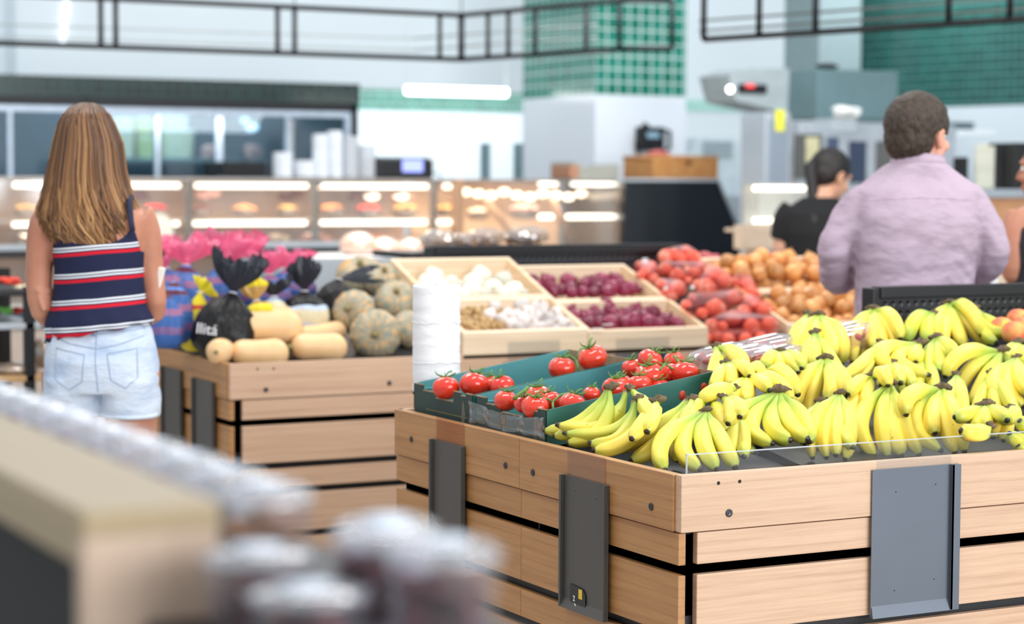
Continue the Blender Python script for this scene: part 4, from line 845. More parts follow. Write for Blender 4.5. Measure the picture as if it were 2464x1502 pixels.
# back row, pink tops
bag('blue and maroon potato bag with a bright pink gathered top, at the back left', 330, 650, 500, 420, 370, 370, 1, 460, 240, 7.35, F_BLUE, F_PINK, seed=1)
bag('potato bag whose tall pink top rises highest of all', 720, 620, 480, 380, 750, 350, 1, 620, 280, 7.50, F_BLUE, F_PINK, seed=2)
bag('potato bag with a pink top behind the yellow wrappers', 1150, 640, 360, 300, 1130, 460, 1, 330, 230, 7.25, F_BLUE, F_PINK, seed=3)
bag('potato bag with a red-pink top at the back right of the heap', 1340, 560, 460, 300, 1300, 400, 1, 480, 150, 7.55, F_BLUE, F_PINK, seed=4)
bag('potato bag with a low pink top at the far left behind the shopper', 170, 620, 380, 380, 190, 400, 1, 380, 110, 7.30, F_BLUE, F_PINK, seed=5, dirn=(-.6, 0, .5))
bag('blue potato bag with pink lettering panel, lower left', 240, 850, 400, 480, 260, 520, 0, 0, 0, 6.98, F_BLUE, F_PINK, seed=6)
bag('blue potato bag at the left front corner of the heap', 170, 960, 330, 350, 200, 640, 0, 0, 0, 6.90, F_BLUE, F_PINK, seed=7)
bag('yellow and red potato bag at the front left', 430, 920, 250, 480, 500, 620, 1, 250, 110, 6.96, F_YEL, F_YEL, seed=8, dirn=(.8, 0, .7))
BB, nk, kk = bag('black potato bag with large white lettering and a dark flared top', 665, 930, 560, 540, 800, 625, 1, 440, 360, 6.80, F_BLACK, F_GREY, seed=9)
bag('yellow topped potato bag in the middle of the heap', 1050, 720, 260, 260, 1010, 700, 1, 230, 200, 6.98, F_YEL, F_YEL, seed=10)
bag('black and white potato bag leaning right behind the squash', 1180, 740, 260, 300, 1170, 660, 1, 300, 170, 7.02, F_WB, F_GREY, seed=11)
bag('black potato bag with a white window showing pale potatoes', 1450, 800, 460, 330, 1450, 610, 1, 280, 280, 7.0, F_WB, F_GREY, seed=12)
bag('black and white potato bag at the right of the bags, top folded right', 1680, 660, 330, 420, 1760, 500, 1, 150, 380, 7.06, F_BLACK, F_GREY, seed=13, dirn=(1, 0, .12))
lp = at_y(*G7(560, 960), 6.665); letters('llitá', 'white_lettering', WLET, BB, lp, RT + UP * -.12, UP + RT * .1, .052, .0015)
for o, lb in ((BB, None),): pass
for (x, y, s) in ((250, 800, 1), (180, 950, .8), (400, 600, .8)):
    pass

# ------------------------------------------------------------------ roll of produce bags
def roll(px0, px1, py0, py1, d, label, post=True, hb=.0):
    c = at_d((px0 + px1) / 2, py0, d); b = at_d((px0 + px1) / 2, py1, d); r = (px1 - px0) / 2 * d / F; z1 = c.z; z0 = b.z - hb
    R_ = thing('plastic_bag_roll', label, 'roll of bags', (c.x, c.y, z0)); mb = MB(); n = 40; prof = []
    H = z1 - z0
    for i in range(60):
        s = i / 59; prof.append((r * (1 - .012 * (math.sin(s * 19) > .93) + .006 * math.sin(s * 47)), z0 + H * s))
    prof = [(r * .3, z0)] + prof + [(r * .9, z1 + .0015), (r * .32, z1 + .001), (r * .3, z1 - .02)]
    t = NT('white_bag_film') if 'white_bag_film' not in MC else None
    if t:
        t.bump(t.noise(t.co('Object', (1, 1, 3.5)), 14, 5, .65), .006, .5); MC['white_bag_film'] = t.out(lin((240, 238, 240)), .38, 0, .4)
    mb.lathe([(a, z - z0) for a, z in prof], (c.x, c.y, z0), n, None, lambda a, z: 1 + .006 * noise.noise(V((a * 2, z * 40, px0)))).build('film_roll', MC['white_bag_film'], R_)
    MB().lathe([(r * .29, H - .02), (r * .29, H + .0), (r * .2, H), (r * .2, H - .02)], (c.x, c.y, z0), 20).build('core', KRAFT, R_)
    # loose film edges
    m = MB(); 
    for zf, am in ((.66, .006), (.28, .0025)):
        P_ = [V((c.x + math.cos(a) * (r + .0015), c.y + math.sin(a) * (r + .0015), z0 + H * zf + am * noise.noise(V((a * 2.5, zf * 9, 0))) * 2)) for a in [2 * math.pi * i / 60 for i in range(61)]]; m.tube(P_, .0013, 5, True, .5)
    m.build('loose_film_edge', MC['white_bag_film'], R_)
    return R_, c, r
RL, rc, rr_ = roll(993, 1108, 687, 925, 5.72, 'tall white roll of produce bags standing at the end of the tomato crates', hb=.02)
zz = WL[RL.name].z
BR = thing('roll_bracket', 'clear and black bracket carrying the tall roll of produce bags', 'bracket', (rc.x, rc.y, zz - .01)); MB().lathe([(rr_ * 1.0, 0), (rr_ * 1.0, .006), (.01, .006)], (rc.x, rc.y, zz - .008), 24).build('base_disc', BLK, BR); MB().bbox((rc.x - .02, Y1b - .004, zz - .12), (rc.x + .02, rc.y, zz - .004), .003).build('arm', BLK, BR)
MB().tube([(rc.x, rc.y, zz), (rc.x, rc.y, rc.z + .002)], .008, 10).build('spindle', BLK, BR)
# ------------------------------------------------------------------ people
def frame_k(px, d0, d1):
    "as frame(), laid out for distance d0 but standing at d1"
    k = d1 / d0; p = at_d(px, 440, d1); o = V((p.x, p.y, 0)); zm = lambda z: 1.42 + (z - 1.42) * k; zl = lambda z: zm(z) if z > .9 else zm(.9) * z / .9
    return o, (lambda x, y, z: o + RT * x * k + FW * y * k + UP * zl(z))
def frame(px, d):
    p = at_d(px, 440, d); o = V((p.x, p.y, 0)); f = lambda x, y, z: o + RT * x + FW * y + UP * z; return o, f
def rings_ell(f, spec, n=36):
    "spec rows: (cx, cy, z, a, b)"
    out = []
    for cx, cy, z, a, b in spec:
        r = []
        for j in range(n):
            t = 2 * math.pi * j / n; s, c = math.sin(t), math.cos(t); e = .86
            r.append(f(cx + a * math.copysign(abs(s) ** e, s), cy - b * math.copysign(abs(c) ** e, c), z))
        out.append(r)
    return out
def limb(mb, f, pts, seg=14, over=3):
    "pts: (x, y, z, r), joined by a smooth path"
    P_ = [V(p[:3]) for p in pts]; R_ = [p[3] for p in pts]; pp = []; rr = []
    for i in range(len(P_) - 1):
        for k in range(over):
            t = k / over; a = P_[max(i - 1, 0)]; b = P_[i]; c = P_[i + 1]; d = P_[min(i + 2, len(P_) - 1)]
            pp.append(.5 * ((2 * b) + (c - a) * t + (2 * a - 5 * b + 4 * c - d) * t * t + (3 * b - a - 3 * c + d) * t ** 3)); rr.append(R_[i] + (R_[i + 1] - R_[i]) * (t * t * (3 - 2 * t)))
    pp.append(P_[-1]); rr.append(R_[-1]); mb.tube([f(*p) for p in pp], rr, seg)
def hand(mb, f, wrist, d, n, side, curl=.5, s=1.0):
    "palm and five separate bent fingers; d = direction of fingers, n = palm normal, side = thumb side"
    w_ = V(wrist); d = V(d).normalized(); n = V(n).normalized(); sd = V(side).normalized()
    for k in range(3): mb.ell(f(*(w_ + d * (.03 + .02 * k) * s)), (.03 * s, .03 * s, .018 * s), 12, 8)
    for k, (o, L_) in enumerate(((.027, .072), (.009, .08), (-.009, .074), (-.026, .06))):
        b = w_ + d * .078 * s + sd * o * s; a = curl * 1.1; p1 = b + (d * math.cos(a * .5) + n * math.sin(a * .5)) * L_ * .42 * s; p2 = p1 + (d * math.cos(a * 1.4) + n * math.sin(a * 1.4)) * L_ * .33 * s; p3 = p2 + (d * math.cos(a * 2.2) + n * math.sin(a * 2.2)) * L_ * .25 * s
        mb.tube([f(*(b - d * .03 * s)), f(*b), f(*p1), f(*p2), f(*p3)], [.009 * s, .0095 * s, .009 * s, .008 * s, .006 * s], 8)
    b = w_ + d * .02 * s + sd * .025 * s; mb.tube([f(*b), f(*(b + (d * .6 + sd * .6 + n * .2).normalized() * .035 * s)), f(*(b + (d * .85 + sd * .45 + n * .5).normalized() * .062 * s))], [.013 * s, .0105 * s, .0075 * s], 8)
def head(mb, f, c, face, s=1.0, tilt=0.0):
    "cranium, jaw, nose, ears and neck stump; face = level direction (x, y) the face looks"
    c = V(c); fx = V((face[0], face[1], -tilt)).normalized(); rt = V((fx.y, -fx.x, 0)).normalized(); up = rt.cross(fx).normalized()
    g = lambda a, b, z: f(*(c + rt * a * s + fx * b * s + up * z * s))
    M = Matrix((g(1, 0, 0) - g(0, 0, 0), g(0, 1, 0) - g(0, 0, 0), g(0, 0, 1) - g(0, 0, 0))).transposed(); M = Matrix([(M[i] / s) for i in range(3)])
    mb.ell(g(0, -.008, .025), (.076 * s, .096 * s, .092 * s), 24, 16, M); mb.ell(g(0, .018, -.045), (.058 * s, .07 * s, .07 * s), 20, 14, M); mb.ell(g(0, .052, -.088), (.03 * s, .03 * s, .022 * s), 14, 10, M)
    mb.tube([g(0, .088, .012), g(0, .102, -.012), g(0, .108, -.03), g(0, .092, -.038)], [.008 * s, .01 * s, .014 * s, .008 * s], 8)
    mb.ell(g(0, .08, .028), (.05 * s, .018 * s, .01 * s), 14, 8, M); mb.ell(g(0, .083, -.062), (.024 * s, .012 * s, .006 * s), 12, 6, M); mb.ell(g(0, .08, -.073), (.02 * s, .012 * s, .007 * s), 12, 6, M)
    for sd in (-1, 1):
        mb.ell(g(.036 * sd, .066, -.03), (.024 * s, .02 * s, .02 * s), 12, 8, M)
        mb.ell(g(.079 * sd, -.002, -.012), (.008 * s, .019 * s, .033 * s), 12, 10, M); mb.tube([g(.084 * sd, .012, .006), g(.088 * sd, -.002, .018), g(.088 * sd, -.016, .006), g(.085 * sd, -.014, -.02), g(.08 * sd, .002, -.036)], .0048 * s, 6)
    return g, M
EYE = plain('eye_white', (236, 234, 230), .2); IRIS = plain('brown_iris', (60, 40, 28), .2); LIP = plain('lips', (186, 104, 96), .5)
def eyes(g, P_, s=1.0):
    for sd in (-1, 1):
        e = MB().ell(g(.032 * sd, .0725, .005), (.0115 * s,) * 3, 12, 8).build('eye', EYE, P_)
        MB().ell(g(.032 * sd, .0805, .005), (.0050 * s,) * 3, 10, 6).build('iris', IRIS, e)
    MB().tube([g(x, .094 - abs(x) * .28, -.066) for x in (-.022, -.012, 0, .012, .022)], [.002, .0045 * s, .005 * s, .0045 * s, .002], 8).build('lips', LIP, P_)
def skin(name, a, b):
    t = NT(name); return t.out(t.ramp(t.noise(t.co(), 7, 3), [(.3, lin(a)), (.7, lin(b))]), .5, 0, .35, sss=.12)
SK1 = skin('tanned_skin', (180, 120, 96), (200, 142, 116)); SK2 = skin('fair_skin', (214, 150, 128), (230, 172, 150)); SK3 = skin('warm_skin', (204, 152, 126), (220, 170, 142))
from mathutils.bvhtree import BVHTree
def surf(ob, f, x, z, lift=.002):
    "the point of a garment's back surface at (x, z)"
    if ob.name not in surf.c: surf.c[ob.name] = BVHTree.FromPolygons([v.co + WL[ob.name] for v in ob.data.vertices], [tuple(p.vertices) for p in ob.data.polygons])
    h = surf.c[ob.name].ray_cast(f(x, -1.2, z), FW)
    return (h[0] - FW * lift) if h[0] else f(x, -.12, z)
surf.c = {}
def legs(mb, f, x, hip, knee, y=0, feet=True):
    for s in (-1, 1):
        limb(mb, f, [(x * s, y, hip, .088), (x * s * 1.02, y, hip - .2, .074), (x * s, y - .005, knee, .054), (x * s, y - .02, knee - .14, .055), (x * s, y, .1, .035), (x * s, y, .06, .035)], 16)
        if feet: mb.tube([f(x * s, y - .04, .035), f(x * s, y + .05, .04), f(x * s, y + .15, .028), f(x * s, y + .19, .02)], [.03, .038, .04, .022], 12)

# ---- girl with long hair
o1, f1 = frame(238, 6.07)
G1 = thing('person', 'person with long light-brown hair, striped navy top and pale denim shorts', 'person', o1)
m = MB()
m.loft(rings_ell(f1, [(0, 0, .80, .13, .10), (0, 0, .90, .156, .115), (0, 0, .98, .134, .095), (-.005, 0, 1.07, .118, .085), (-.003, 0, 1.16, .122, .09), (-.002, .0, 1.24, .130, .092), (-.005, .005, 1.31, .150, .075), (-.012, .005, 1.355, .105, .06), (-.02, .01, 1.385, .055, .052), (-.03, .012, 1.47, .048, .05)]))
limb(m, f1, [(-.125, .0, 1.325, .052), (-.160, .0, 1.285, .049), (-.178, .0, 1.17, .040), (-.172, .005, 1.035, .034), (-.12, .09, 1.02, .034), (.02, .17, 1.06, .026)])
hand(m, f1, (.02, .17, 1.06), (1, .1, .15), (0, -1, 0), (0, .2, 1), .4, .92)
limb(m, f1, [(.110, .01, 1.325, .048), (.132, .03, 1.27, .044), (.142, .05, 1.15, .038), (.150, .06, 1.03, .033), (.06, .15, 1.03, .032), (-.085, .12, 1.075, .025)])
for k, dz in enumerate((.0, -.019, -.036, -.052)):
    m.tube([f1(-.10, .085, 1.085 + dz), f1(-.132, .035, 1.092 + dz), f1(-.148, -.022, 1.094 + dz), f1(-.178 + .006 * k, -.046, 1.096 + dz)], [.0095, .009, .0085, .0065], 9)
m.ell(f1(-.088, .105, 1.065), (.035, .035, .03), 12, 8)
legs(m, f1, .088, .86, .47)
g, M_ = head(m, f1, (-.035, .012, 1.512), (0, 1), .95)
b1 = remesh(m.build('body', SK1, G1), .0065, 3); eyes(g, G1)
# hair
def mat_hair(name, stops, gloss=.35):
    t = NT(name); sp = t.N('ShaderNodeSeparateXYZ', i_0=t.N('ShaderNodeTexCoord').outputs['UV']); f = t.math('ADD', sp.outputs[1], t.math('MULTIPLY', sp.outputs[0], .35))
    col = t.ramp(t.math('SUBTRACT', f, .1), [(p, lin(c)) for p, c in stops]); return t.out(col, gloss, 0, .5)
H1 = mat_hair('light_brown_hair', [(0, (58, 36, 22)), (.3, (92, 60, 36)), (.6, (138, 95, 56)), (.85, (180, 134, 84)), (1, (216, 176, 124))], .5)
hp = [(1.70, -.036, .004, .004), (1.650, -.036, .010, .010), (1.643, -.036, .034, .042), (1.628, -.037, .056, .072), (1.591, -.038, .077, .100), (1.53, -.034, .098, .112), (1.444, -.039, .112, .118), (1.371, -.038, .130, .116), (1.31, -.034, .150, .112), (1.26, -.022, .140, .110), (1.222, .0, .105, .104)]
def hpos(z):
    for (z0, c0, a0, b0), (z1, c1, a1, b1_) in zip(hp, hp[1:]):
        if z <= z0 and z >= z1: u = (z0 - z) / (z0 - z1); return c0 + (c1 - c0) * u, a0 + (a1 - a0) * u, b0 + (b1_ - b0) * u
    return hp[-1][1:]
m = MB(); base = []
for i in range(20):
    z = 1.636 - (1.636 - 1.275) * (i / 19) ** .8; c_, a_, b_ = hpos(z); ring = []
    for j in range(40):
        t_ = math.pi * 2 * j / 40; front = max(0, -math.cos(t_)); k = 1 - .18 * front
        ring.append(f1(c_ + a_ * .93 * math.sin(t_), .012 - b_ * .9 * math.cos(t_) * (k if z > 1.5 else k * (.35 if math.cos(t_) < 0 else 1)), z))
    base.append(ring)
n0 = len(m.v); m.loft(base)
for q in range(n0, len(m.uv)): m.uv[q] = (m.uv[q][0] * .3, .12)
m.ell(f1(-.036, .004, 1.548), (.082, .104, .093), 30, 20, Matrix.Rotation(YAW, 3, 'Z'))
for q in range(n0, len(m.uv)): m.uv[q] = (.1, .2)
rh = random.Random(11)
for k in range(620):
    th = rh.gauss(0, .85); th = max(-2.3, min(2.3, th)); ze = 1.285 - .075 * rh.random() ** .7 + .05 * max(0, abs(th) - 1.3) + (.03 if th < -.6 else 0) - (.02 * math.cos(th)); z0 = 1.648 - .02 * rh.random(); pts = []; n = 14; ph = rh.random() * 6; wv = rh.uniform(.006, .022); ins = rh.uniform(.9, 1.035); sw = rh.uniform(-.12, .12)
    rad = []; cl = rh.uniform(.0022, .0052)
    for i in range(n + 1):
        s = i / n; z = z0 + (ze - z0) * s ** .92; c_, a_, b_ = hpos(z); low = max(0, (1.42 - z) / .2)
        tt = th * (1 - .06 * (1 - s)) + sw * s + low * .05 * math.sin(z * 38 + ph); r_ = ins + low * .035 * math.sin(z * 46 + ph)
        pts.append(f1(c_ + a_ * math.sin(tt) * r_ + wv * low * math.sin(z * 42 + ph), .012 - b_ * math.cos(tt) * r_, z)); rad.append(cl * (.6 if i == 0 else 1) * (1 if s < .8 else (1 - (s - .8) / .2 * .8)))
    n0 = len(m.v); m.tube(pts, rad, 5); col = min(1, max(0, rh.gauss(.34, .16) + (.25 if abs(th + .3) < .07 or abs(th - .25) < .07 or abs(th + 1.3) < .1 else 0)))
    for q in range(n0, len(m.uv)): m.uv[q] = (m.uv[q][0], col)
m.build('hair', H1, G1)
# striped top
def mat_stripes():
    t = NT('navy_striped_jersey'); sp = t.N('ShaderNodeSeparateXYZ', i_0=t.co()); x = t.math('ADD', t.math('MULTIPLY', sp.outputs[0], RT.x), t.math('MULTIPLY', sp.outputs[1], RT.y))
    z = t.math('SUBTRACT', t.math('SUBTRACT', 1.2335, sp.outputs[2]), t.math('MULTIPLY', x, -.085)); z = t.math('ADD', z, t.math('MULTIPLY_ADD', t.noise(t.co(), 9, 1), .006, -.003)); f = t.math('FRACT', t.math('DIVIDE', z, .0775))
    nv, wh, rd = lin((34, 38, 66)), lin((236, 238, 244)), lin((206, 30, 48)); k = 1 / .0775
    col = t.ramp(f, [(0, wh), (.0045 * k, nv), (.0085 * k, wh), (.013 * k, nv), (.0175 * k, rd), (.027 * k, nv)], 'CONSTANT')
    t.bump(t.noise(t.co('Object', (1, 1, 2.4)), 8, 3), .006, .6); return t.out(col, .8, 0, .2)
STR = mat_stripes(); m = MB(); ring = []
prof = [(.985, .158, .128), (1.01, .158, .126), (1.05, .140, .110), (1.10, .134, .102), (1.16, .131, .103), (1.22, .135, .105), (1.27, .137, .1), (1.32, .135, .09)]
def pr(z):
    for (z0, a0, b0), (z1, a1, b1_) in zip(prof, prof[1:]):
        if z0 <= z <= z1: u = (z - z0) / (z1 - z0); return a0 + (a1 - a0) * u, b0 + (b1_ - b0) * u
    return prof[-1][1:] if z > 1.3 else prof[0][1:]
NR = 26; NS = 72
for i in range(NR):
    r = []
    for j in range(NS):
        t_ = 2 * math.pi * j / NS; s_, c_ = math.sin(t_), math.cos(t_); ang = abs(math.atan2(s_, c_))   # 0 at the back
        top = 1.236 + .052 * min(1, ang / .95) ** 3 if ang < .95 else (1.288 - .075 * min(1, (ang - .95) / .35) if ang < 1.9 else 1.25)
        hem = .975 + .02 * math.sin(t_ * 1 + .2) + .004 * math.sin(t_ * 9)
        z = hem + (top - hem) * i / (NR - 1); a_, b_ = pr(z); low = max(0, (1.1 - z) / .12)
        k = 1 + .022 * low * math.sin(t_ * 11 + z * 40) + .012 * noise.noise(V((s_ * 3, c_ * 3, z * 14)))
        r.append(f1(-.002 + a_ * s_ * k, -b_ * c_ * k, z + .01 * s_ * low))
    ring.append(r)
m.loft(ring, caps=False)
top1 = m.build('striped_top', STR, G1); sm_ = top1.modifiers.new('thickness', 'SOLIDIFY'); sm_.thickness = .003
NAVY = plain('navy_strap', (30, 34, 58), .8); m = MB()
for s in (-1, 1): m.tube([f1(s * .112, -.075, 1.275), f1(s * .108, -.078, 1.30), f1(s * .098, -.05, 1.36), f1(s * .094, .0, 1.378), f1(s * .09, .06, 1.34), f1(s * .1, .085, 1.25)], .009, 8, True, .35)
m.build('shoulder_straps', NAVY, G1)
# denim shorts
def mat_denim():
    t = NT('bleached_denim'); v = t.co('Object', (1, 1, 1.6)); n1 = t.noise(v, 5, 4, .6); col = t.ramp(n1, [(.3, lin((168, 186, 212))), (.5, lin((200, 210, 226))), (.75, lin((214, 220, 230)))]); t.bump(t.noise(t.co('Object', (1, 1, 2.2)), 13, 4, .6), .012, .8); return t.out(col, .85, 0, .2)
DEN = mat_denim(); m = MB()
m.loft(rings_ell(f1, [(.005, 0, .80, .168, .118), (.004, 0, .84, .170, .128), (.004, 0, .89, .166, .132), (.003, 0, .94, .158, .122), (.003, 0, .98, .149, .112), (.003, 0, 1.008, .132, .100)]))
for s in (-1, 1): m.loft(rings_ell(f1, [(s * .087 + .004, 0, .722, .083, .098), (s * .087 + .004, 0, .74, .086, .1), (s * .086 + .004, 0, .78, .085, .108), (s * .082 + .004, 0, .84, .084, .118)]))
sh = remesh(m.build('denim_shorts', DEN, G1), .007, 4)
for v in sh.data.vertices:
    w_ = v.co + V(o1) if False else v.co; v.co += noise.noise_vector(V((v.co.x * 9, v.co.y * 9, v.co.z * 26))) * .0045
DL = plain('denim_seam', (158, 174, 198), .8)
m = MB(); S_ = lambda pts, r=.0016: m.tube([surf(sh, f1, x, z, .0008) for x, z in pts], r, 5, True)
def dense(pts, n=8): return [(a[0] + (b[0] - a[0]) * k / n, a[1] + (b[1] - a[1]) * k / n) for a, b in zip(pts, pts[1:]) for k in range(n)] + [pts[-1]]
S_(dense([(.012, .985), (.012, .90), (.018, .80), (.012, .762)])); S_(dense([(-.14, .975), (-.07, .95), (.012, .935), (.08, .948), (.14, .97)])); S_(dense([(-.14, .992), (0, .975), (.14, .99)]))
m.build('seam', DL, G1)
for s, px_ in ((-1, [(-.108, .935), (-.02, .918), (-.028, .84), (-.068, .815), (-.108, .845), (-.108, .935)]), (1, [(.045, .92), (.125, .935), (.128, .85), (.095, .82), (.055, .845), (.045, .92)])):
    m = MB(); m.tube([surf(sh, f1, x, z, .0008) for x, z in dense(px_)], .0015, 5); m.build('back_pocket', DL, G1)
m = MB()
for s in (-1, 1): m.tube([surf(sh, f1, s * .087 + .004 + .082 * math.sin(a), .735 - .004 * math.cos(a), .002) for a in [-1.45 + i * .19 for i in range(16)]], .006, 8)
m.build('rolled_cuff', DEN, G1)
m = MB(); m.tube([surf(sh, f1, .008, z, .004) for z in (1.012, 1.0, .985, .972)], .006, 6, True, .5); m.build('belt_loop', DL, G1)
WB_ = thing('wristlet', 'small cream wristlet purse held at the side of the striped top', 'purse', f1(.155, .03, 1.09))
m = MB(); q = [f1(.148, .02, 1.165), f1(.152, .02, 1.10), f1(.156, .02, 1.09)]; mm = Matrix.Rotation(.25, 4, FW)
m.bbox((-.022, -.012, -.04), (.022, .012, .04), .006); m.v = [f1(.158, .035, 1.13) + mm @ (RT * p.x + FW * p.y + UP * p.z) for p in m.v]; m.build('pouch', plain('cream_leather', (226, 218, 206), .5), WB_)
MB().tube([f1(.150, .02, 1.165), f1(.158, .015, 1.178), f1(.166, .03, 1.165)], .003, 6).build('zip_pull', SCR, WB_)

# ---- man in a gingham shirt
o2, f2 = frame_k(2205, 6.42, 6.72)
G2 = thing('person', 'person with short dark hair in a pink and blue gingham shirt, back turned', 'person', o2)
m = MB()
m.loft(rings_ell(f2, [(0, 0, .80, .15, .12), (0, 0, .95, .17, .125), (0, 0, 1.15, .17, .13), (0, 0, 1.32, .18, .12), (0, .01, 1.41, .15, .08), (0.0, .015, 1.46, .075, .07), (.006, .02, 1.50, .068, .07), (.01, .03, 1.57, .062, .07)]))
limb(m, f2, [(-.15, .01, 1.38, .045), (-.205, .0, 1.29, .042), (-.25, .01, 1.19, .036), (-.20, .17, 1.11, .034), (-.10, .30, 1.12, .026)]); hand(m, f2, (-.10, .30, 1.12), (.5, .8, .1), (0, 0, -1), (.8, -.4, 0), .45)
limb(m, f2, [(.15, .01, 1.38, .045), (.20, .0, 1.29, .042), (.24, .01, 1.20, .036), (.20, .17, 1.13, .034), (.10, .30, 1.12, .026)]); hand(m, f2, (.10, .30, 1.12), (-.5, .8, .1), (0, 0, -1), (-.8, -.4, 0), .45)
legs(m, f2, .095, .86, .5)
g2, M2 = head(m, f2, (.010, .02, 1.572), (.74, .67), 1.05)
remesh(m.build('body', SK2, G2), .0065, 3); eyes(g2, G2, 1.08)
H2_ = None
def mat_short(name, a, b):
    t = NT(name); n1 = t.noise(t.co('Object', (1, 1, .25)), 160, 3); t.bump(n1, .006, .9); return t.out(t.ramp(n1, [(.3, lin(a)), (.7, lin(b))]), .55, 0, .35)
HS = mat_short('short_dark_brown_hair', (32, 25, 22), (80, 65, 54)); m = MB()
M2b = M2
m.ell(g2(0, -.014, .034), (.088 * 1.08, .108 * 1.06, .094 * 1.1), 40, 26, M2)
m.ell(g2(0, -.045, -.012), (.078 * 1.06, .072 * 1.06, .076 * 1.0), 30, 20, M2)
hs = remesh(m.build('short_hair', HS, G2), .006, 6)
# keep the face and the ears clear of hair
bm = bmesh.new(); bm.from_mesh(hs.data); o0 = WL[hs.name]; c0 = g2(0, 0, 0); ex = (g2(1, 0, 0) - g2(0, 0, 0)).normalized(); ey = (g2(0, 1, 0) - g2(0, 0, 0)).normalized(); ez = (g2(0, 0, 1) - g2(0, 0, 0)).normalized()
dl = []
for v in bm.verts:
    p = v.co + o0 - c0; x, y, z = p.dot(ex), p.dot(ey), p.dot(ez)
    hl = .075 - (.078 if y < .055 else 0) - (.035 if y < .02 else 0) - .052 * max(0, min(1, (-.008 - y) / .03))
    if z < hl or (abs(x) > .055 and -.028 < y < .03 and z < .014): dl.append(v)
bmesh.ops.delete(bm, geom=dl, context='VERTS'); bm.to_mesh(hs.data); bm.free()
for v in hs.data.vertices: v.co += noise.noise_vector(v.co * 60) * .004
so = hs.modifiers.new('t', 'SOLIDIFY'); so.thickness = .008; so.offset = -1
def mat_ging():
    t = NT('gingham_cotton'); sp = t.N('ShaderNodeSeparateXYZ', i_0=t.co()); x = t.math('ADD', t.math('MULTIPLY', sp.outputs[0], RT.x), t.math('MULTIPLY', sp.outputs[1], RT.y))
    wx = t.math('ADD', x, t.math('MULTIPLY', t.noise(t.co(), 6, 1), .02)); wz = t.math('ADD', sp.outputs[2], t.math('MULTIPLY', t.noise(t.co('Object', (1.3, 1, 1)), 6, 1), .02))
    sx = t.math('GREATER_THAN', t.math('FRACT', t.math('MULTIPLY', wx, 150.0)), .5); sz = t.math('GREATER_THAN', t.math('FRACT', t.math('MULTIPLY', wz, 150.0)), .5)
    c = t.mix(t.math('MULTIPLY', sx, .42), lin((192, 178, 188)), lin((112, 116, 164))); c = t.mix(t.math('MULTIPLY', sz, .42), c, lin((170, 106, 120)))
    h = t.math('ADD', t.noise(t.co('Object', (1, 1, 1.7), (0, .5, 0)), 5, 3, .45), t.math('MULTIPLY', t.noise(t.co('Object', (1, 1, 2.6), (0, -.6, 0)), 10, 2), .35)); t.bump(h, .03, .8); return t.out(c, .8, 0, .2)
GING = mat_ging(); m = MB()
m.loft(rings_ell(f2, [(0, 0, .86, .185, .150), (0, 0, 1.0, .186, .148), (0, 0, 1.12, .184, .146), (0, 0, 1.24, .190, .148), (0, 0, 1.33, .200, .140), (0, .005, 1.40, .198, .115), (0, .01, 1.445, .145, .092), (.004, .012, 1.485, .088, .086)]))
limb(m, f2, [(-.145, .0, 1.385, .056), (-.190, .0, 1.335, .060), (-.218, .0, 1.29, .058), (-.246, .0, 1.24, .056), (-.252, .01, 1.185, .054), (-.232, .09, 1.13, .053), (-.205, .15, 1.115, .050)], 18)
limb(m, f2, [(.145, .0, 1.385, .056), (.186, .0, 1.335, .060), (.212, .0, 1.29, .058), (.238, .0, 1.24, .055), (.242, .01, 1.195, .053), (.224, .09, 1.145, .052), (.2, .15, 1.13, .050)], 18)
shirt = remesh(m.build('gingham_shirt', GING, G2), .009, 4)
for v in shirt.data.vertices:
    v.co += noise.noise_vector(V((v.co.x * 7, v.co.y * 7, v.co.z * 13))) * .009 + noise.noise_vector(V((v.co.x * 16, v.co.y * 16, (v.co.z + abs(v.co.x) * .8) * 34))) * .0045
m = MB(); n = 34; rings = []
for s, dr in ((0, .0), (.5, .004), (1.0, .002), (.6, -.007)):
    rings.append([f2(.006 + (.083 + dr) * math.sin(a), .016 - (.084 + dr) * math.cos(a), 1.470 + .046 * s - .016 * (1 - math.cos(a))) for a in [2 * math.pi * j / n for j in range(n)]])
m.loft(rings, caps=False); m.build('collar', GING, G2)
m = MB(); m.tube([surf(shirt, f2, -.17 + .34 * k / 20, 1.372 + .008 * math.sin(k / 20 * 3.1), .0005) for k in range(21)], .0018, 5); m.build('yoke_seam', plain('shirt_seam', (196, 170, 190), .8), G2)
m = MB(); m.loft(rings_ell(f2, [(0, 0, .80, .175, .14), (0, 0, .98, .175, .14)]))
for s in (-1, 1): m.loft(rings_ell(f2, [(s * .095, 0, .06, .07, .075), (s * .095, 0, .5, .08, .085), (s * .09, 0, .85, .095, .125)]))
remesh(m.build('dark_trousers', plain('dark_trouser_cloth', (40, 42, 52), .85), G2), .012, 2)

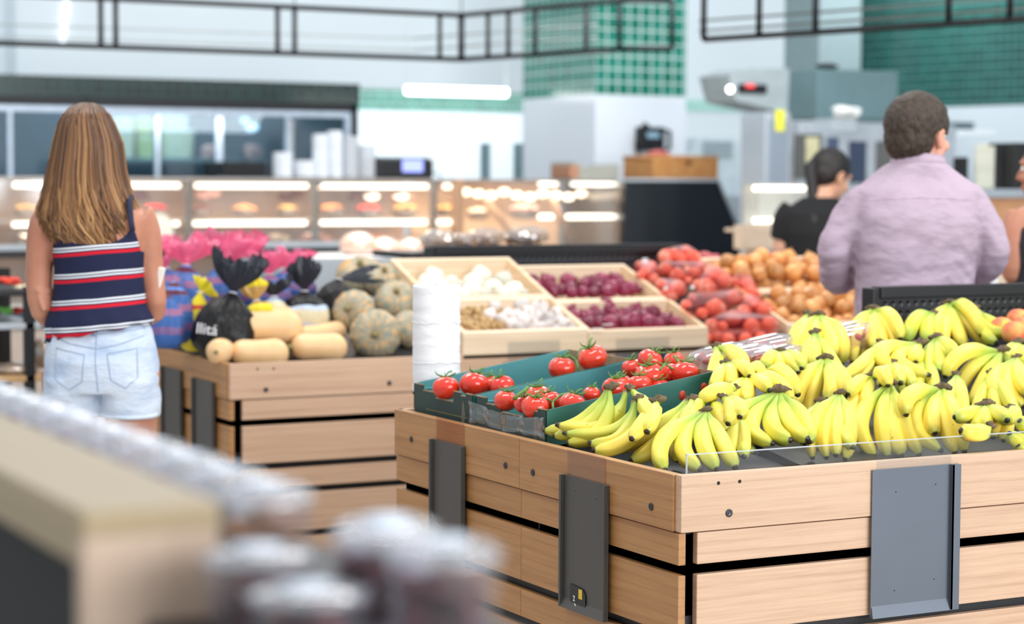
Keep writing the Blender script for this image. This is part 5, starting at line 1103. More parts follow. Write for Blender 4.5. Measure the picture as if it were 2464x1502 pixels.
# ---- shop assistant in a black tee, head bowed to the right
o3, f3 = frame_k(1958, 9.4, 10.3)
G3 = thing('person', 'person in a black short-sleeved tee with a dark ponytail, head bowed, between the counters', 'person', o3)
z3 = lambda py: 1.42 - (py - 440) / (F / 9.4); x3 = lambda px: (px - 1958) / (F / 9.4)
m = MB()
m.loft(rings_ell(f3, [(0.02, 0, .8, .15, .11), (0.02, 0, .95, .155, .11), (.02, 0, 1.08, .125, .1), (.02, 0, 1.22, .15, .11), (.02, .01, 1.31, .155, .09), (.035, .02, 1.355, .06, .055), (.055, .04, 1.41, .05, .05)]))
limb(m, f3, [(-.10, .0, 1.29, .046), (-.132, .0, 1.2, .042), (-.145, .01, 1.09, .038), (-.06, .17, 1.03, .03), (.04, .26, 1.03, .024)]); hand(m, f3, (.04, .26, 1.03), (.8, .6, 0), (0, 0, -1), (.3, .8, 0), .5, .9)
limb(m, f3, [(.14, .0, 1.29, .046), (.18, .02, 1.2, .042), (.19, .05, 1.09, .038), (.16, .2, 1.03, .03), (.1, .3, 1.03, .024)]); hand(m, f3, (.1, .3, 1.03), (-.3, .9, 0), (0, 0, -1), (-.9, .2, 0), .5, .9)
legs(m, f3, .085, .86, .47)
g3, M3 = head(m, f3, (.088, .06, 1.458), (.86, .5), .98, .42)
remesh(m.build('body', SK3, G3), .007, 3); eyes(g3, G3)
m = MB(); m.loft(rings_ell(f3, [(.02, 0, .92, .165, .122), (.02, 0, 1.08, .145, .115), (.02, 0, 1.2, .165, .122), (.02, .005, 1.29, .168, .105), (.025, .012, 1.335, .11, .08), (.03, .015, 1.36, .075, .07)]))
limb(m, f3, [(-.09, .0, 1.305, .066), (-.122, .0, 1.26, .068), (-.145, .005, 1.165, .058)]); limb(m, f3, [(.13, .0, 1.305, .066), (.165, .01, 1.26, .068), (.19, .03, 1.165, .058)])
remesh(m.build('black_tee', plain('black_jersey', (20, 20, 23), .85), G3), .01, 3)
DH = mat_hair('black_hair', [(0, (18, 15, 16)), (.6, (26, 22, 22)), (1, (40, 34, 34))], .6); m = MB(); m.ell(g3(0, -.02, .034), (.084, .100, .092), 30, 20, M3); m.ell(g3(0, -.045, -.005), (.075, .07, .065), 24, 16, M3)
pt = [g3(0, -.11, .02), g3(0, -.13, -.01), f3(.0, .0, 1.36), f3(-.01, -.09, 1.26), f3(-.01, -.10, 1.18)]; m.tube(pt, [.03, .034, .030, .026, .008], 12); m.build('ponytail_hair', DH, G3)
m = MB(); m.loft(rings_ell(f3, [(0.02, 0, .80, .16, .12), (.02, 0, .96, .165, .12)]))
for s in (-1, 1): m.loft(rings_ell(f3, [(s * .09, 0, .06, .065, .07), (s * .09, 0, .5, .07, .08), (s * .085, 0, .85, .09, .12)]))
remesh(m.build('dark_trousers', plain('dark_trouser_cloth', (40, 42, 52), .85), G3), .012, 2)

# ---- customer cut off by the right edge
o4, f4 = frame(2528, 7.6)
G4 = thing('person', 'person with long black hair and bare arm at the right edge', 'person', o4); m = MB()
m.loft(rings_ell(f4, [(0, 0, .8, .15, .11), (0, 0, .95, .16, .12), (0, 0, 1.08, .13, .1), (0, 0, 1.22, .15, .105), (0, .01, 1.31, .155, .085), (0, .02, 1.36, .06, .055), (0, .03, 1.42, .05, .05)]))
limb(m, f4, [(-.11, .0, 1.31, .054), (-.135, -.02, 1.24, .05), (-.14, -.03, 1.15, .044), (-.125, .0, 1.085, .04), (.0, .15, 1.10, .032), (.1, .2, 1.14, .025)]); hand(m, f4, (.1, .2, 1.14), (.8, .4, .2), (0, -1, 0), (0, .2, 1), .5, .9)
limb(m, f4, [(.12, .0, 1.31, .052), (.16, .0, 1.2, .046), (.17, .05, 1.08, .038), (.05, .2, 1.08, .03), (-.04, .25, 1.1, .025)]); hand(m, f4, (-.04, .25, 1.1), (-.9, .2, .1), (0, 0, -1), (0, .9, .2), .5, .9)
legs(m, f4, .09, .86, .47); g4, M4 = head(m, f4, (-.01, .03, 1.475), (-.75, .6), 1.0)
remesh(m.build('body', SK1, G4), .007, 3); eyes(g4, G4)
m = MB(); m.ell(g4(0, -.02, .036), (.085, .102, .092), 30, 20, M4); rh = random.Random(5)
for k in range(90):
    a = rh.uniform(-1.9, 1.9); x0_, y0_ = .09 * math.sin(a), -.03 - .09 * math.cos(a); L_ = rh.uniform(.22, .33)
    P_ = [g4(0, -.02, .125), g4(x0_ * .85, y0_ * .8, .09), g4(x0_, y0_, 0), g4(x0_ * 1.05, y0_ * 1.1, -.1), g4(x0_ * 1.1 + rh.uniform(-.01, .01), y0_ * 1.15, -L_)]; m.tube(P_, [.006, .011, .012, .010, .003], 6)
m.build('long_hair', DH, G4)
m = MB(); m.loft(rings_ell(f4, [(0, 0, .85, .165, .125), (0, 0, 1.08, .14, .11), (0, 0, 1.2, .158, .116), (0, .0, 1.27, .14, .11)])); remesh(m.build('dark_top', plain('dark_patterned_cloth', (36, 34, 40), .8, var=.5, nscale=60), G4), .012, 2)
for s in (-1, 1): MB().tube([f4(s * .085, -.09, 1.26), f4(s * .085, -.06, 1.34), f4(s * .08, .0, 1.365), f4(s * .08, .07, 1.3)], .008, 8).build('strap', BLK, G4)
MB().loft(rings_ell(f4, [(0, 0, .12, .25, .2), (0, 0, .6, .19, .15), (0, 0, .95, .165, .125)])).build('long_skirt', plain('dark_trouser_cloth', (40, 42, 52), .85), G4)
# ------------------------------------------------------------------ background: walls
def mat_wallpaint(name, rgb): return plain(name, rgb, .6, var=.015, nscale=1.5)
def mat_tiles(name, pitch, split, cols, ax=0, mortar=(196, 214, 210), white=(232, 240, 246), ms=.07):
    "square tiles; below world height `split` the same tiles are glazed white"
    t = NT(name); sp = t.N('ShaderNodeSeparateXYZ', i_0=t.co()); h = sp.outputs[ax]; v = sp.outputs[2]
    fx = t.math('ABSOLUTE', t.math('SUBTRACT', t.math('FRACT', t.math('DIVIDE', h, pitch)), .5)); fz = t.math('ABSOLUTE', t.math('SUBTRACT', t.math('FRACT', t.math('DIVIDE', v, pitch)), .5))
    g = t.math('GREATER_THAN', t.math('MAXIMUM', fx, fz), .5 - ms)
    cb = t.N('ShaderNodeCombineXYZ'); t.L(t.math('FLOOR', t.math('DIVIDE', h, pitch)), cb.inputs[0]); t.L(t.math('FLOOR', t.math('DIVIDE', v, pitch)), cb.inputs[2])
    wn_ = t.N('ShaderNodeTexWhiteNoise', i_Vector=cb.outputs[0]); tile = t.ramp(wn_.outputs[0], [(0, lin(cols[0])), (1, lin(cols[1]))])
    col = t.mix(g, tile, lin(mortar))
    if split is not None: col = t.mix(t.math('GREATER_THAN', v, split), t.mix(t.math('MULTIPLY', g, .12), lin(white), lin((216, 222, 228))), col)
    return t.out(col, .22, 0, .5)
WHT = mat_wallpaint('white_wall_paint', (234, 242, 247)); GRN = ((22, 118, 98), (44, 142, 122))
yB = 18.9
zs = at_y(1060, 268, yB).z
def wall(name, a, b, m, origin=(0, 0, 0)): return struct(MB().box(a, b).build(name, m, origin=origin))
wall('wall_back', (1.0, yB, 0), (14.5, yB + .1, 3.8), mat_tiles('green_band_tiles', .085, zs, GRN))
zbk = at_y(900, 213, 17.2).z
wall('wall_bulkhead', (1.0, 17.2, zbk), (9.6, 17.35, 3.9), WHT)
wall('wall_side', (0.9, 12.0, 0), (1.0, 19.0, 3.9), WHT)
# tiled pillar
pc_ = at_d(1432, 300, 16.5); xr = at_y(1650, 300, pc_.y).x; yl = at_x(1258, 300, pc_.x).y; zp = at_d(1432, 228, 16.5).z
PIL = MB().box((pc_.x, pc_.y, 0), (xr, yl, 3.9))
def mat_pillar():
    pitch = .1045; t = NT('pillar_tiles'); sp = t.N('ShaderNodeSeparateXYZ', i_0=t.co()); nrm = t.N('ShaderNodeNewGeometry'); ns = t.N('ShaderNodeSeparateXYZ', i_0=nrm.outputs['Normal'])
    side = t.math('GREATER_THAN', t.math('ABSOLUTE', ns.outputs[0]), .5); h = t.N('ShaderNodeMix', data_type='FLOAT', i_0=side, i_2=sp.outputs[0], i_3=sp.outputs[1]).outputs[0]; v = sp.outputs[2]
    fx = t.math('ABSOLUTE', t.math('SUBTRACT', t.math('FRACT', t.math('DIVIDE', h, pitch)), .5)); fz = t.math('ABSOLUTE', t.math('SUBTRACT', t.math('FRACT', t.math('DIVIDE', t.math('SUBTRACT', v, zp), pitch)), .5)); g = t.math('GREATER_THAN', t.math('MAXIMUM', fx, fz), .445)
    cb = t.N('ShaderNodeCombineXYZ'); t.L(t.math('FLOOR', t.math('DIVIDE', h, pitch)), cb.inputs[0]); t.L(t.math('FLOOR', t.math('DIVIDE', v, pitch)), cb.inputs[2]); w_ = t.N('ShaderNodeTexWhiteNoise', i_Vector=cb.outputs[0])
    col = t.mix(g, t.ramp(w_.outputs[0], [(0, lin((20, 112, 94))), (1, lin((40, 138, 120)))]), lin((206, 224, 220))); col = t.mix(t.math('GREATER_THAN', v, zp), lin((234, 240, 248)), col); return t.out(col, .2, 0, .5)
struct(PIL.build('wall_pillar', mat_pillar(), origin=(pc_.x, pc_.y, 0)))
# white wall and grey duct right of the pillar, green wall running toward us (direction 41 degrees left of the view)
yR = 17.6; a = at_y(1640, 300, yR); b = at_y(1908, 300, yR)
zs2 = at_y(1700, 275, yR).z
wall('wall_kitchen', (a.x, yR + .02, 0), (14.5, yR + .1, 3.9), mat_tiles('kitchen_wall_tiles', .085, 99, GRN, white=(230, 240, 246)))
zb0, zb1 = at_y(1700, 268, yR).z, at_y(1700, 240, yR).z
wall('trim_tile_band', (a.x, yR, zb0), (b.x, yR + .02, zb1), mat_tiles('small_green_tiles', .05, None, ((150, 214, 200), (170, 224, 212)), mortar=(214, 234, 232)))
d0 = at_d(2066, 150, 17.6); CD = (Matrix.Rotation(math.radians(41.3), 3, 'Z') @ FW); CDr = -CD   # toward us
e0 = V((d0.x, d0.y, 0)); e1 = e0 + V((CDr.x, CDr.y, 0)) * 9.0; zg = at_d(2300, 252, 16.4).z
ang = math.atan2((e1 - e0).y, (e1 - e0).x)
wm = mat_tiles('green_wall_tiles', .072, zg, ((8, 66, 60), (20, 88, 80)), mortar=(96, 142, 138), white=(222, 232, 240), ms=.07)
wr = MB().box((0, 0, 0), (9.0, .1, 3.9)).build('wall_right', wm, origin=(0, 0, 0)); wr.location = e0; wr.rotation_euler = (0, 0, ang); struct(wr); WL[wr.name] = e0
g0 = at_d(1906, 100, 17.0); g1 = at_d(2072, 100, 17.0)
def facebox(name, px0, px1, py0, py1, d, depth, m, parent=None, label=None, cat=None, group=None, bev=.01):
    "an upright box facing the viewer's aisle (its front lies along the shop's X axis), front plane at depth d"
    px0 = min(px0 + depth * .469 * F / d, px1 - 8)     # the receding left side is seen too
    c = at_d((px0 + px1) / 2, (py0 + py1) / 2, d); y = c.y; a = at_y(px0, py0, y); b = at_y(px1, py1, y)
    mb = MB().bbox((a.x, y, b.z), (b.x, y + depth, a.z), bev); o = mb.build(name, m, parent)
    if label: tag(o, label, cat, group)
    return o
STL = plain('brushed_steel', (176, 184, 192), .4, .2, .5, .06, 3); STD = plain('dark_steel', (106, 122, 128), .35, .4, .5, .08, 3); SG = plain('steel_green_grey', (116, 142, 146), .4, .3, .5, .08, 3)
o = facebox('wall_duct', 1906, 2070, -60, 290, 17.2, .5, plain('grey_duct_panel', (150, 168, 172), .5, .1, .5, .04)); struct(o)

# ------------------------------------------------------------------ hanging steel frames
zf0 = at_d(1110, 143, 14.0).z; zf1 = zf0 + .298
K0 = at_d(1110, 143, 14.0)
def at_h(px, py, z): r = ray(px, py); return CAM + r * ((z - CAM.z) / r.z)
def bar(mb, a, b, w=.014): mb.tube([a, b], w * 1.25, 4, True)
HG1 = thing('hanging_frame', 'black steel frame hanging from the ceiling above the deli counter, left of the gap', 'ceiling frame', (K0.x, K0.y, zf0))
La = V((K0.x - 4.6, K0.y, 0)); Ka = V((K0.x, K0.y, 0)); q1 = at_h(1490, 118, zf0); q2 = at_h(1617, 117, zf0); Ra = V((q1.x, q1.y, 0)); Rb = V((q2.x, q2.y, 0))
Z0, Z1 = V((0, 0, zf0)), V((0, 0, zf1)); m = MB()
for zz_ in (Z0, Z1):
    bar(m, La + zz_, Ka + zz_); bar(m, Ka + zz_, Ra + zz_)
    bar(m, Ra + zz_, Rb + zz_)
m.build('rail', BLK, HG1)
def xat(px): return at_y(px, 130, K0.y)
m_ = 0
for px in (-40, 243, 279, 668, 709, 1058):
    p = xat(px); m = MB(); bar(m, V((p.x, K0.y, zf0)), V((p.x, K0.y, zf1))); m.build('upright_bar', BLK, HG1)
m = MB(); bar(m, Ka + Z0, Ka + Z1, .019); m.build('upright_bar', BLK, HG1)
def lerp_px(A, B, px):
    # point of the level segment A-B seen at column px
    lo, hi = 0.0, 1.0
    for _ in range(40):
        t = (lo + hi) / 2; p = A + (B - A) * t; q = R3.transposed() @ (p + Z0 - CAM); x = CX + F * q.x / -q.z
        if x < px: lo = t
        else: hi = t
    return A + (B - A) * lo
for px in (1174, 1223, 1288, 1410): p = lerp_px(Ka, Ra, px); m = MB(); bar(m, p + Z0, p + Z1); m.build('upright_bar', BLK, HG1)
for p in (Ra, Rb): m = MB(); bar(m, p + Z0, p + Z1); m.build('upright_bar', BLK, HG1)
m = MB(); GR2 = plain('thin_grey_rod', (176, 182, 180), .5)
back = V((0, .9, 0))
for zz_ in (.12, .2): 
    m.tube([La + back + V((0, 0, zf0 + zz_ - .03)), Ka + back * .6 + V((-.1, 0, zf0 + zz_ - .03))], .006, 6); m.tube([Ka + back * .6 + V((-.1, 0, zf0 + zz_ - .03)), Ra + V((0, 0, zf0 + zz_ - .03)) + back * .3], .006, 6)
m.build('thin_rod', GR2, HG1)
for p in (Ka, Ra, V((xat(279).x, K0.y, 0)), V((xat(709).x, K0.y, 0))): MB().tube([p + Z1, p + V((0, 0, 3.9))], .004, 6).build('suspension_wire', BLK, HG1)
q3 = at_h(1693, 95, zf0); q4 = at_h(2700, 30, zf0); A4 = V((q3.x, q3.y, 0)); B4 = V((q4.x, q4.y, 0))
HG2 = thing('hanging_frame', 'black steel frame hanging from the ceiling at the right, over the kitchen side', 'ceiling frame', (A4.x, A4.y, zf0)); m = MB()
for zz_ in (Z0, Z1): bar(m, A4 + zz_, B4 + zz_)
m.build('rail', BLK, HG2)
for px in (1700, 1826, 1962, 2282, 2430): p = lerp_px(A4, B4, px) if px > 1700 else A4; m = MB(); bar(m, p + Z0, p + Z1, .017); m.build('upright_bar', BLK, HG2)
m = MB()
for zz_ in (.07, .13): m.tube([A4 + V((0, 0, zf0 + zz_)) + FW * .3, B4 + V((0, 0, zf0 + zz_)) + FW * .3], .007, 6)
m.build('thin_rod', plain('thin_dark_rod', (110, 112, 108), .5), HG2)
for p in (A4, B4): MB().tube([p + Z1, p + V((0, 0, 3.9))], .004, 6).build('suspension_wire', BLK, HG2)
# hanging fluorescent tube, small bright tube in the left upper corner
LAMP = emit('lit_tube', (255, 255, 255), 6.0)
a = at_y(978, 217, 15.4); b = at_y(1218, 221, 15.4); T_ = thing('fluorescent_lamp', 'lit white tube lamp hanging in front of the green tile band', 'lamp', (a.x, a.y, a.z))
MB().tube([a, V((b.x, b.y, a.z))], .034, 14).build('lit_tube', LAMP, T_)
for p in (a, V((b.x, b.y, a.z))): MB().tube([p + UP * .03, V((p.x, p.y, 3.9))], .004, 6).build('suspension_wire', WHITEPL, T_)
a = at_y(161, 4, 17.18); b = at_y(150, 108, 17.18); T_ = thing('fluorescent_lamp', 'slim pale tube lamp on the bulkhead in the top left corner', 'lamp', b); MB().tube([a, b], .022, 10).build('lit_tube', emit('dim_tube', (240, 248, 255), 1.3), T_)
o = facebox('trim_corner', 0, 45, -80, 210, 16.9, .3, WHT); struct(o)

# ------------------------------------------------------------------ glazed servery behind the counter
yG = 16.6
def gpt(px, py): return at_y(px, py, yG)
gl, gr = gpt(-30, 245), gpt(860, 252); zt_ = gr.z; zb_ = 1.0
SV = thing('servery_window', 'wide black-framed servery window with sliding glass panes behind the deli counter', 'window', ((gl.x + gr.x) / 2, yG, zb_))
MB().bbox((gl.x, yG, zt_ - .06), (gr.x, yG + .12, zt_ + .01), .005).bbox((gr.x - .05, yG, zb_), (gr.x + .01, yG + .12, zt_ + .01), .005).bbox((gpt(205, 245).x, yG - .01, zt_ - .09), (gpt(217, 245).x, yG + .12, zt_ + .02), .004).build('black_frame', BLK, SV)
SILV = plain('silver_frame', (196, 208, 224), .35, .3)
MB().bbox((gl.x, yG + .02, zt_ - .115), (gr.x - .05, yG + .08, zt_ - .062), .004).bbox((gl.x, yG + .02, zb_), (gr.x - .05, yG + .08, zb_ + .05), .004).build('silver_rail', SILV, SV)
for px, w_ in ((26, .035), (381, .03), (530, .05), (695, .03), (840, .05)):
    p = gpt(px, 340); MB().bbox((p.x - w_ / 2, yG + .01, zb_), (p.x + w_ / 2, yG + .07, zt_ - .1), .004).build('mullion', SILV, SV)
MB().box((gl.x, yG + .045, zb_ + .04), (gr.x - .05, yG + .05, zt_ - .1)).build('glass_pane', clear('window_glass', (196, 216, 226), .0, .06), SV)
# green tiled strip over the window, its shade put into the tile colours
a_ = gpt(-30, 196); b_ = gpt(868, 216)
wall('wall_servery', (a_.x, yG + .02, zt_ + .01), (b_.x, yG + .1, gpt(430, 190).z), mat_tiles('shaded_green_tiles', .085, None, ((5, 24, 22), (12, 52, 44)), mortar=(36, 66, 62)))
lt = bpy.data.lights.new('servery_fill_light', 'AREA'); lt.energy = 34; lt.size = 1.5; lt.color = (.92, .97, 1); lo = bpy.data.objects.new('servery_fill_light', lt); C.objects.link(lo); lo.location = ((gl.x + gr.x) / 2, yG + .45, 2.2); lo.rotation_euler = (.5, 0, 0)  # unseen fill added so the tubs behind the glass show
# room behind: blue-grey wall, shelves and tubs
DKR = plain('blue_grey_panel', (84, 106, 118), .5, var=.1)
wall('wall_servery_room', (gl.x, yG + 1.5, 0), (gr.x - .02, yG + 1.55, zt_), DKR); wall('wall_servery_side', (gr.x - .04, yG + .12, 0), (gr.x, yG + 1.5, zt_), DKR)
def tub(px, py, pw, ph, y, m, lid, label, cat='tub', name='storage_tub', grp=None):
    a = at_y(px - pw / 2, py - ph / 2, y); b = at_y(px + pw / 2, py + ph / 2, y); w2 = (b.x - a.x) / 2; cx = (a.x + b.x) / 2; h = a.z - b.z
    T = thing(name, label, cat, (cx, y + w2, b.z), grp); r = []
    for s, k in ((0, .86), (.04, .9), (.9, 1), (1, 1)):
        ring = []
        for i in range(24):
            t = 2 * math.pi * i / 24; x, yy = math.cos(t), math.sin(t); q = (abs(x) ** 5 + abs(yy) ** 5) ** -.2; ring.append(V((cx + x * q * w2 * k, y + w2 + yy * q * w2 * .8 * k, b.z + h * s)))
        r.append(ring)
    MB().loft(r).build('container', m, T)
    r = [[V((cx + (p.x - cx) * k, y + w2 + (p.y - y - w2) * k, b.z + h * (1 + dz))) for p in r[-1]] for k, dz in ((1.04, -.04), (1.04, .0), (.9, .03))]
    MB().loft(r).build('lid', lid, T); return T
CRM = plain('cream_tub', (238, 230, 196), .5, rnd=.1); GRT = plain('pale_green_tub', (206, 216, 150), .5); PNK = plain('meat_pink', (226, 172, 160), .6); LDW = plain('white_lid', (240, 240, 236), .4)
sh_ = thing('back_shelf', 'long steel shelf of tubs seen through the servery glass', 'shelf', (gl.x + 1.5, yG + 1.0, 1.3))
for zz_ in (at_y(450, 382, yG + .9).z,): MB().bbox((gpt(250, 380).x, yG + .75, zz_ - .03), (gr.x - .06, yG + 1.4, zz_), .004).build('shelf_board', SG, sh_)
for k, (px, py, pw, ph, mm, lb) in enumerate([(300, 300, 56, 40, CRM, 'cream tub highest at the left behind the servery glass'), (300, 348, 60, 66, CRM, 'large cream tub low at the left behind the servery glass'), (352, 305, 44, 50, GRT, 'pale green tub high behind the servery glass'), (354, 356, 42, 52, GRT, 'pale green tub low behind the servery glass'), (424, 295, 74, 40, LDW, 'white tub on top of the large cream tub'), (434, 348, 82, 70, CRM, 'large cream tub with a wide lid, centre of the servery glass')]):
    tub(px, py, pw, ph, yG + .85, mm, LDW, lb)
def lump(px, py, pw, ph, y, m, label, cat, name, grp=None, n=6):
    c = at_y(px, py, y); k = dep(c) / F; mb = MB(); rl = random.Random(px * 7 + py)
    for i in range(n): mb.ell(c + V((rl.uniform(-.5, .5) * pw * k * .6, rl.uniform(-.3, .3) * pw * k * .5, rl.uniform(-.3, .3) * ph * k)), (pw * k * .28, pw * k * .26, ph * k * .34), 10, 7)
    o = mb.build(name, m); tag(o, label, cat, grp); return o
lump(515, 368, 60, 36, yG + .8, PNK, 'pink ham on the shelf left of the thick mullion', 'ham', 'ham'); lump(606, 366, 50, 34, yG + .8, PNK, 'pink ham on the shelf right of the thick mullion', 'ham', 'ham')
facebox('meat_slicer', 470, 640, 388, 425, 17.2, .5, BLK, None, 'black slicing machine low behind the servery glass', 'machine')
for px, py, r_, lb in ((589, 290, .035, 'small round lamp glowing high behind the servery glass'), (607, 307, .05, 'oval lamp glowing behind the servery glass')):
    c = at_y(px, py, yG + 1.48); tag(MB().ell(c, (r_ * 1.3, r_, r_ * .7), 14, 9).build('bulkhead_lamp', emit('cool_lamp', (214, 238, 255), 2.5)), lb, 'lamp')

# ------------------------------------------------------------------ deli counter
yC = 13.2; zc1 = at_y(600, 428, yC).z; xc0 = at_y(-40, 430, yC).x; xc1 = at_y(1100, 430, yC).x; xc2 = at_y(1490, 430, yC).x
DC = thing('deli_counter', 'long glass-fronted deli counter with lit shelves along the back of the shop', 'counter', ((xc0 + xc1) / 2, yC, 0))
MB().bbox((xc0, yC, 0), (xc1, yC + .95, .45), .01).build('base', plain('counter_base', (186, 170, 158), .5), DC)
STLC = plain('counter_steel', (150, 142, 136), .35, .5)
MB().bbox((xc0, yC + .05, zc1 - .022), (xc1, yC + .95, zc1), .004).build('top_plate', STLC, DC)
CG = clear('counter_glass', (238, 240, 240), .03, .05)
MB().box((xc0, yC + .03, .62), (xc1, yC + .036, zc1 - .02)).build('front_glass', CG, DC)
zs_ = [at_y(600, 447, yC + .1).z, at_y(600, 537, yC + .1).z]
SHG = clear('glass_shelf', (226, 222, 216), .25, .1)
MB().box((xc0, yC + .08, zs_[1] + .012), (xc1, yC + .8, zs_[1] + .02)).build('glass_shelf', SHG, DC)
MB().bbox((xc0, yC + .04, .58), (xc1, yC + .9, .62), .005).build('lower_deck', plain('deck_steel', (206, 200, 194), .4, .2), DC)
MB().box((xc0, yC + .9, .6), (xc1, yC + .93, zc1 - .02)).build('rear_panel', plain('warm_rear_panel', (190, 160, 142), .5, var=.25, nscale=2.2), DC)
zk = at_y(300, 600, yC).z; MB().bbox((xc0, yC - .02, zk - .05), (xc1 + .0, yC + .04, zk), .005).build('bumper_rail', BLK, DC)
MB().bbox((xc0, yC - .01, zk), (xc1, yC + .03, zk + .035), .004).build('steel_ledge', STL, DC)
WARM = emit('warm_led_tube', (255, 240, 222), 5.0)
for z_, spans in ((zs_[0], ((25, 440), (462, 747), (768, 1036), (1060, 1100))), (zs_[1], ((22, 437), (458, 744), (764, 1033), (1046, 1100)))):
    for p0, p1 in spans:
        a = at_y(p0 + 8, 440, yC + .1); b = at_y(p1 - 8, 440, yC + .1)
        L_ = MB().tube([V((a.x, yC + .1, z_)), V((b.x, yC + .1, z_))], .017, 12).build('light_tube', WARM, DC)
for px in (450, 755, 1040): p = at_y(px, 500, yC + .1); MB().bbox((p.x - .02, yC + .06, .6), (p.x + .02, yC + .11, zc1 - .02), .004).build('glass_post', STLC, DC)
p = at_y(1103, 500, yC); MB().bbox((xc1 - .02, yC - .01, .4), (xc1 + .05, yC + .06, zc1), .005).build('corner_post', plain('bronze_post', (186, 146, 116), .4, .3), DC)
BWLC = plain('steel_bowl', (160, 150, 144), .3, .6)
fc = {'red': plain('red_salad', (216, 62, 44), .5, rnd=.15, nscale=60, var=.3), 'orange': plain('orange_salad', (238, 150, 96), .5, nscale=60, var=.3), 'gold': plain('golden_food', (196, 150, 84), .5, nscale=60, var=.3), 'dark': plain('dark_food', (104, 58, 52), .5, nscale=60, var=.3), 'cream': plain('cream_food', (228, 208, 186), .5, nscale=50, var=.2), 'pink': PNK}
def bowl(px, py, pw, y, col, label, grp=None):
    c = at_y(px, py, y); r = pw / 2 * dep(c) / F; B = thing('salad_bowl', label, 'bowl of food', (c.x, c.y, c.z - r * .4), grp)
    MB().lathe([(r * .5, -r * .45), (r * .85, -r * .2), (r, r * .1), (r * 1.03, r * .12), (r * .96, r * .08), (r * .8, -r * .1)], c, 24, None, None, False).build('bowl', BWLC, B)
    mb = MB(); rl = random.Random(px)
    for i in range(26): 
        a = rl.random() * 6.28; q = math.sqrt(rl.random()) * r * .8; mb.ell(c + V((math.cos(a) * q, math.sin(a) * q, r * (.42 - .42 * (q / r) ** 2))), (r * .22, r * .2, r * .14), 7, 5)
    mb.build('food', fc[col], B)
yS = yC + .42
for px, col, w_, lb in [(372, 'red', 66, 'bowl of bright red salad, upper shelf, right of the long-haired shopper'), (482, 'dark', 56, 'bowl of dark food on the upper shelf'), (588, 'orange', 60, 'bowl of orange salad, upper shelf, mid counter'), (690, 'gold', 58, 'bowl of golden food between the orange bowls'), (800, 'orange', 64, 'bowl of pale orange salad right of the golden one'), (885, 'red', 64, 'bowl of red salad nearest the corner of the counter'), (975, 'gold', 70, 'wide bowl of golden food near the corner post'), (1070, 'gold', 56, 'golden food dish by the corner post'), (60, 'gold', 60, 'bowl of golden food at the far left of the counter'), (250, 'cream', 60, 'bowl of creamy salad behind the long-haired shopper')]:
    bowl(px, 508, w_, yS, col, lb)
for px, col, lb in [(110, 'dark', 'dark meat tray lower deck, far left'), (460, 'pink', 'pink meats on the lower deck left of centre'), (560, 'red', 'red meat tray on the lower deck'), (660, 'cream', 'pale food tray, lower deck centre'), (760, 'pink', 'pink meat tray, lower deck right of centre'), (900, 'orange', 'bright orange tray on the lower deck'), (1010, 'cream', 'cream tray near the corner on the lower deck')]:
    bowl(px, 585, 90, yS, col, lb)
for px, col, lb in [(500, 'pink', 'hanging pink sausage under the top light'), (700, 'dark', 'dark smallgoods hanging under the top light'), (860, 'dark', 'cured meats under the top light near the corner'), (960, 'pink', 'pale smallgoods under the top light by the corner'), (340, 'dark', 'dark packets under the top light beside the shopper')]:
    lump(px, 470, 60, 26, yC + .6, fc[col], lb, 'smallgoods', 'smallgoods')
SPOT = emit('warm_spot', (255, 226, 196), 5.0)
def glow(px, py, w_, h_, y, label): 
    c = at_y(px, py, y); k = dep(c) / F; B = thing('heat_lamp', label, 'lamp', c - UP * .02); MB().ell(c, (w_ * k / 2, w_ * k / 2, h_ * k / 2), 14, 8).build('lit_bulb', SPOT, B); MB().lathe([(w_ * k * .55, -.0), (w_ * k * .5, h_ * k * .5), (w_ * k * .15, h_ * k * .9)], c, 14, None, None, False).build('shade', STLC, B)
glow(752, 562, 36, 20, yC + .5, 'small lamp in the lower counter between the meat trays'); glow(65, 563, 34, 16, yC + .5, 'small lamp low at the far left of the counter'); glow(48, 590, 28, 16, yC + .5, 'lowest small lamp at the far left of the counter'); glow(895, 470, 36, 24, yC + .5, 'warm bulb under the counter top, near the corner'); glow(965, 470, 36, 22, yC + .5, 'warm bulb under the counter top, closest to the corner'); glow(765, 450, 18, 10, yC + .5, 'tiny warm bulb between two light tubes')
# brightly lit rotisserie packs on a low case, left of the bread packs
for i, (px, py, w_, lb) in enumerate([(862, 592, 88, 'brightly lit round roast pack, largest of the three'), (925, 600, 76, 'bright roast pack in the middle of the three'), (990, 598, 66, 'orange roast pack nearest the bread packs')]):
    c = at_y(px, py, 10.6); k = dep(c) / F; R_ = thing('roast_pack', lb, 'roast pack', c - UP * (w_ * k * .36)); MB().ell(c, (w_ * k / 2, w_ * k / 2, w_ * k * .36), 18, 12, None, lambda d: 1 + .08 * noise.noise(d * 3)).build('roast', plain('glazed_roast', (240, 190, 160), .25, coat=.6, nscale=20, var=.2), R_)
    MB().ell(c, (w_ * k / 2 * 1.06, w_ * k / 2 * 1.05, w_ * k * .40), 18, 12, None, lambda d: 1 + .05 * noise.noise(d * 9)).build('wrap', clear('roast_wrap', (255, 240, 230), .1, .3, .12), R_)
cs = at_y(925, 625, 10.6); RC = thing('roast_case', 'low steel case carrying the roast packs behind the pumpkins', 'food case', (cs.x, 10.6, 0)); MB().bbox((cs.x - .75, 10.3, 0), (cs.x + .75, 10.95, at_y(862, 618, 10.3).z), .01).build('case', STL, RC)
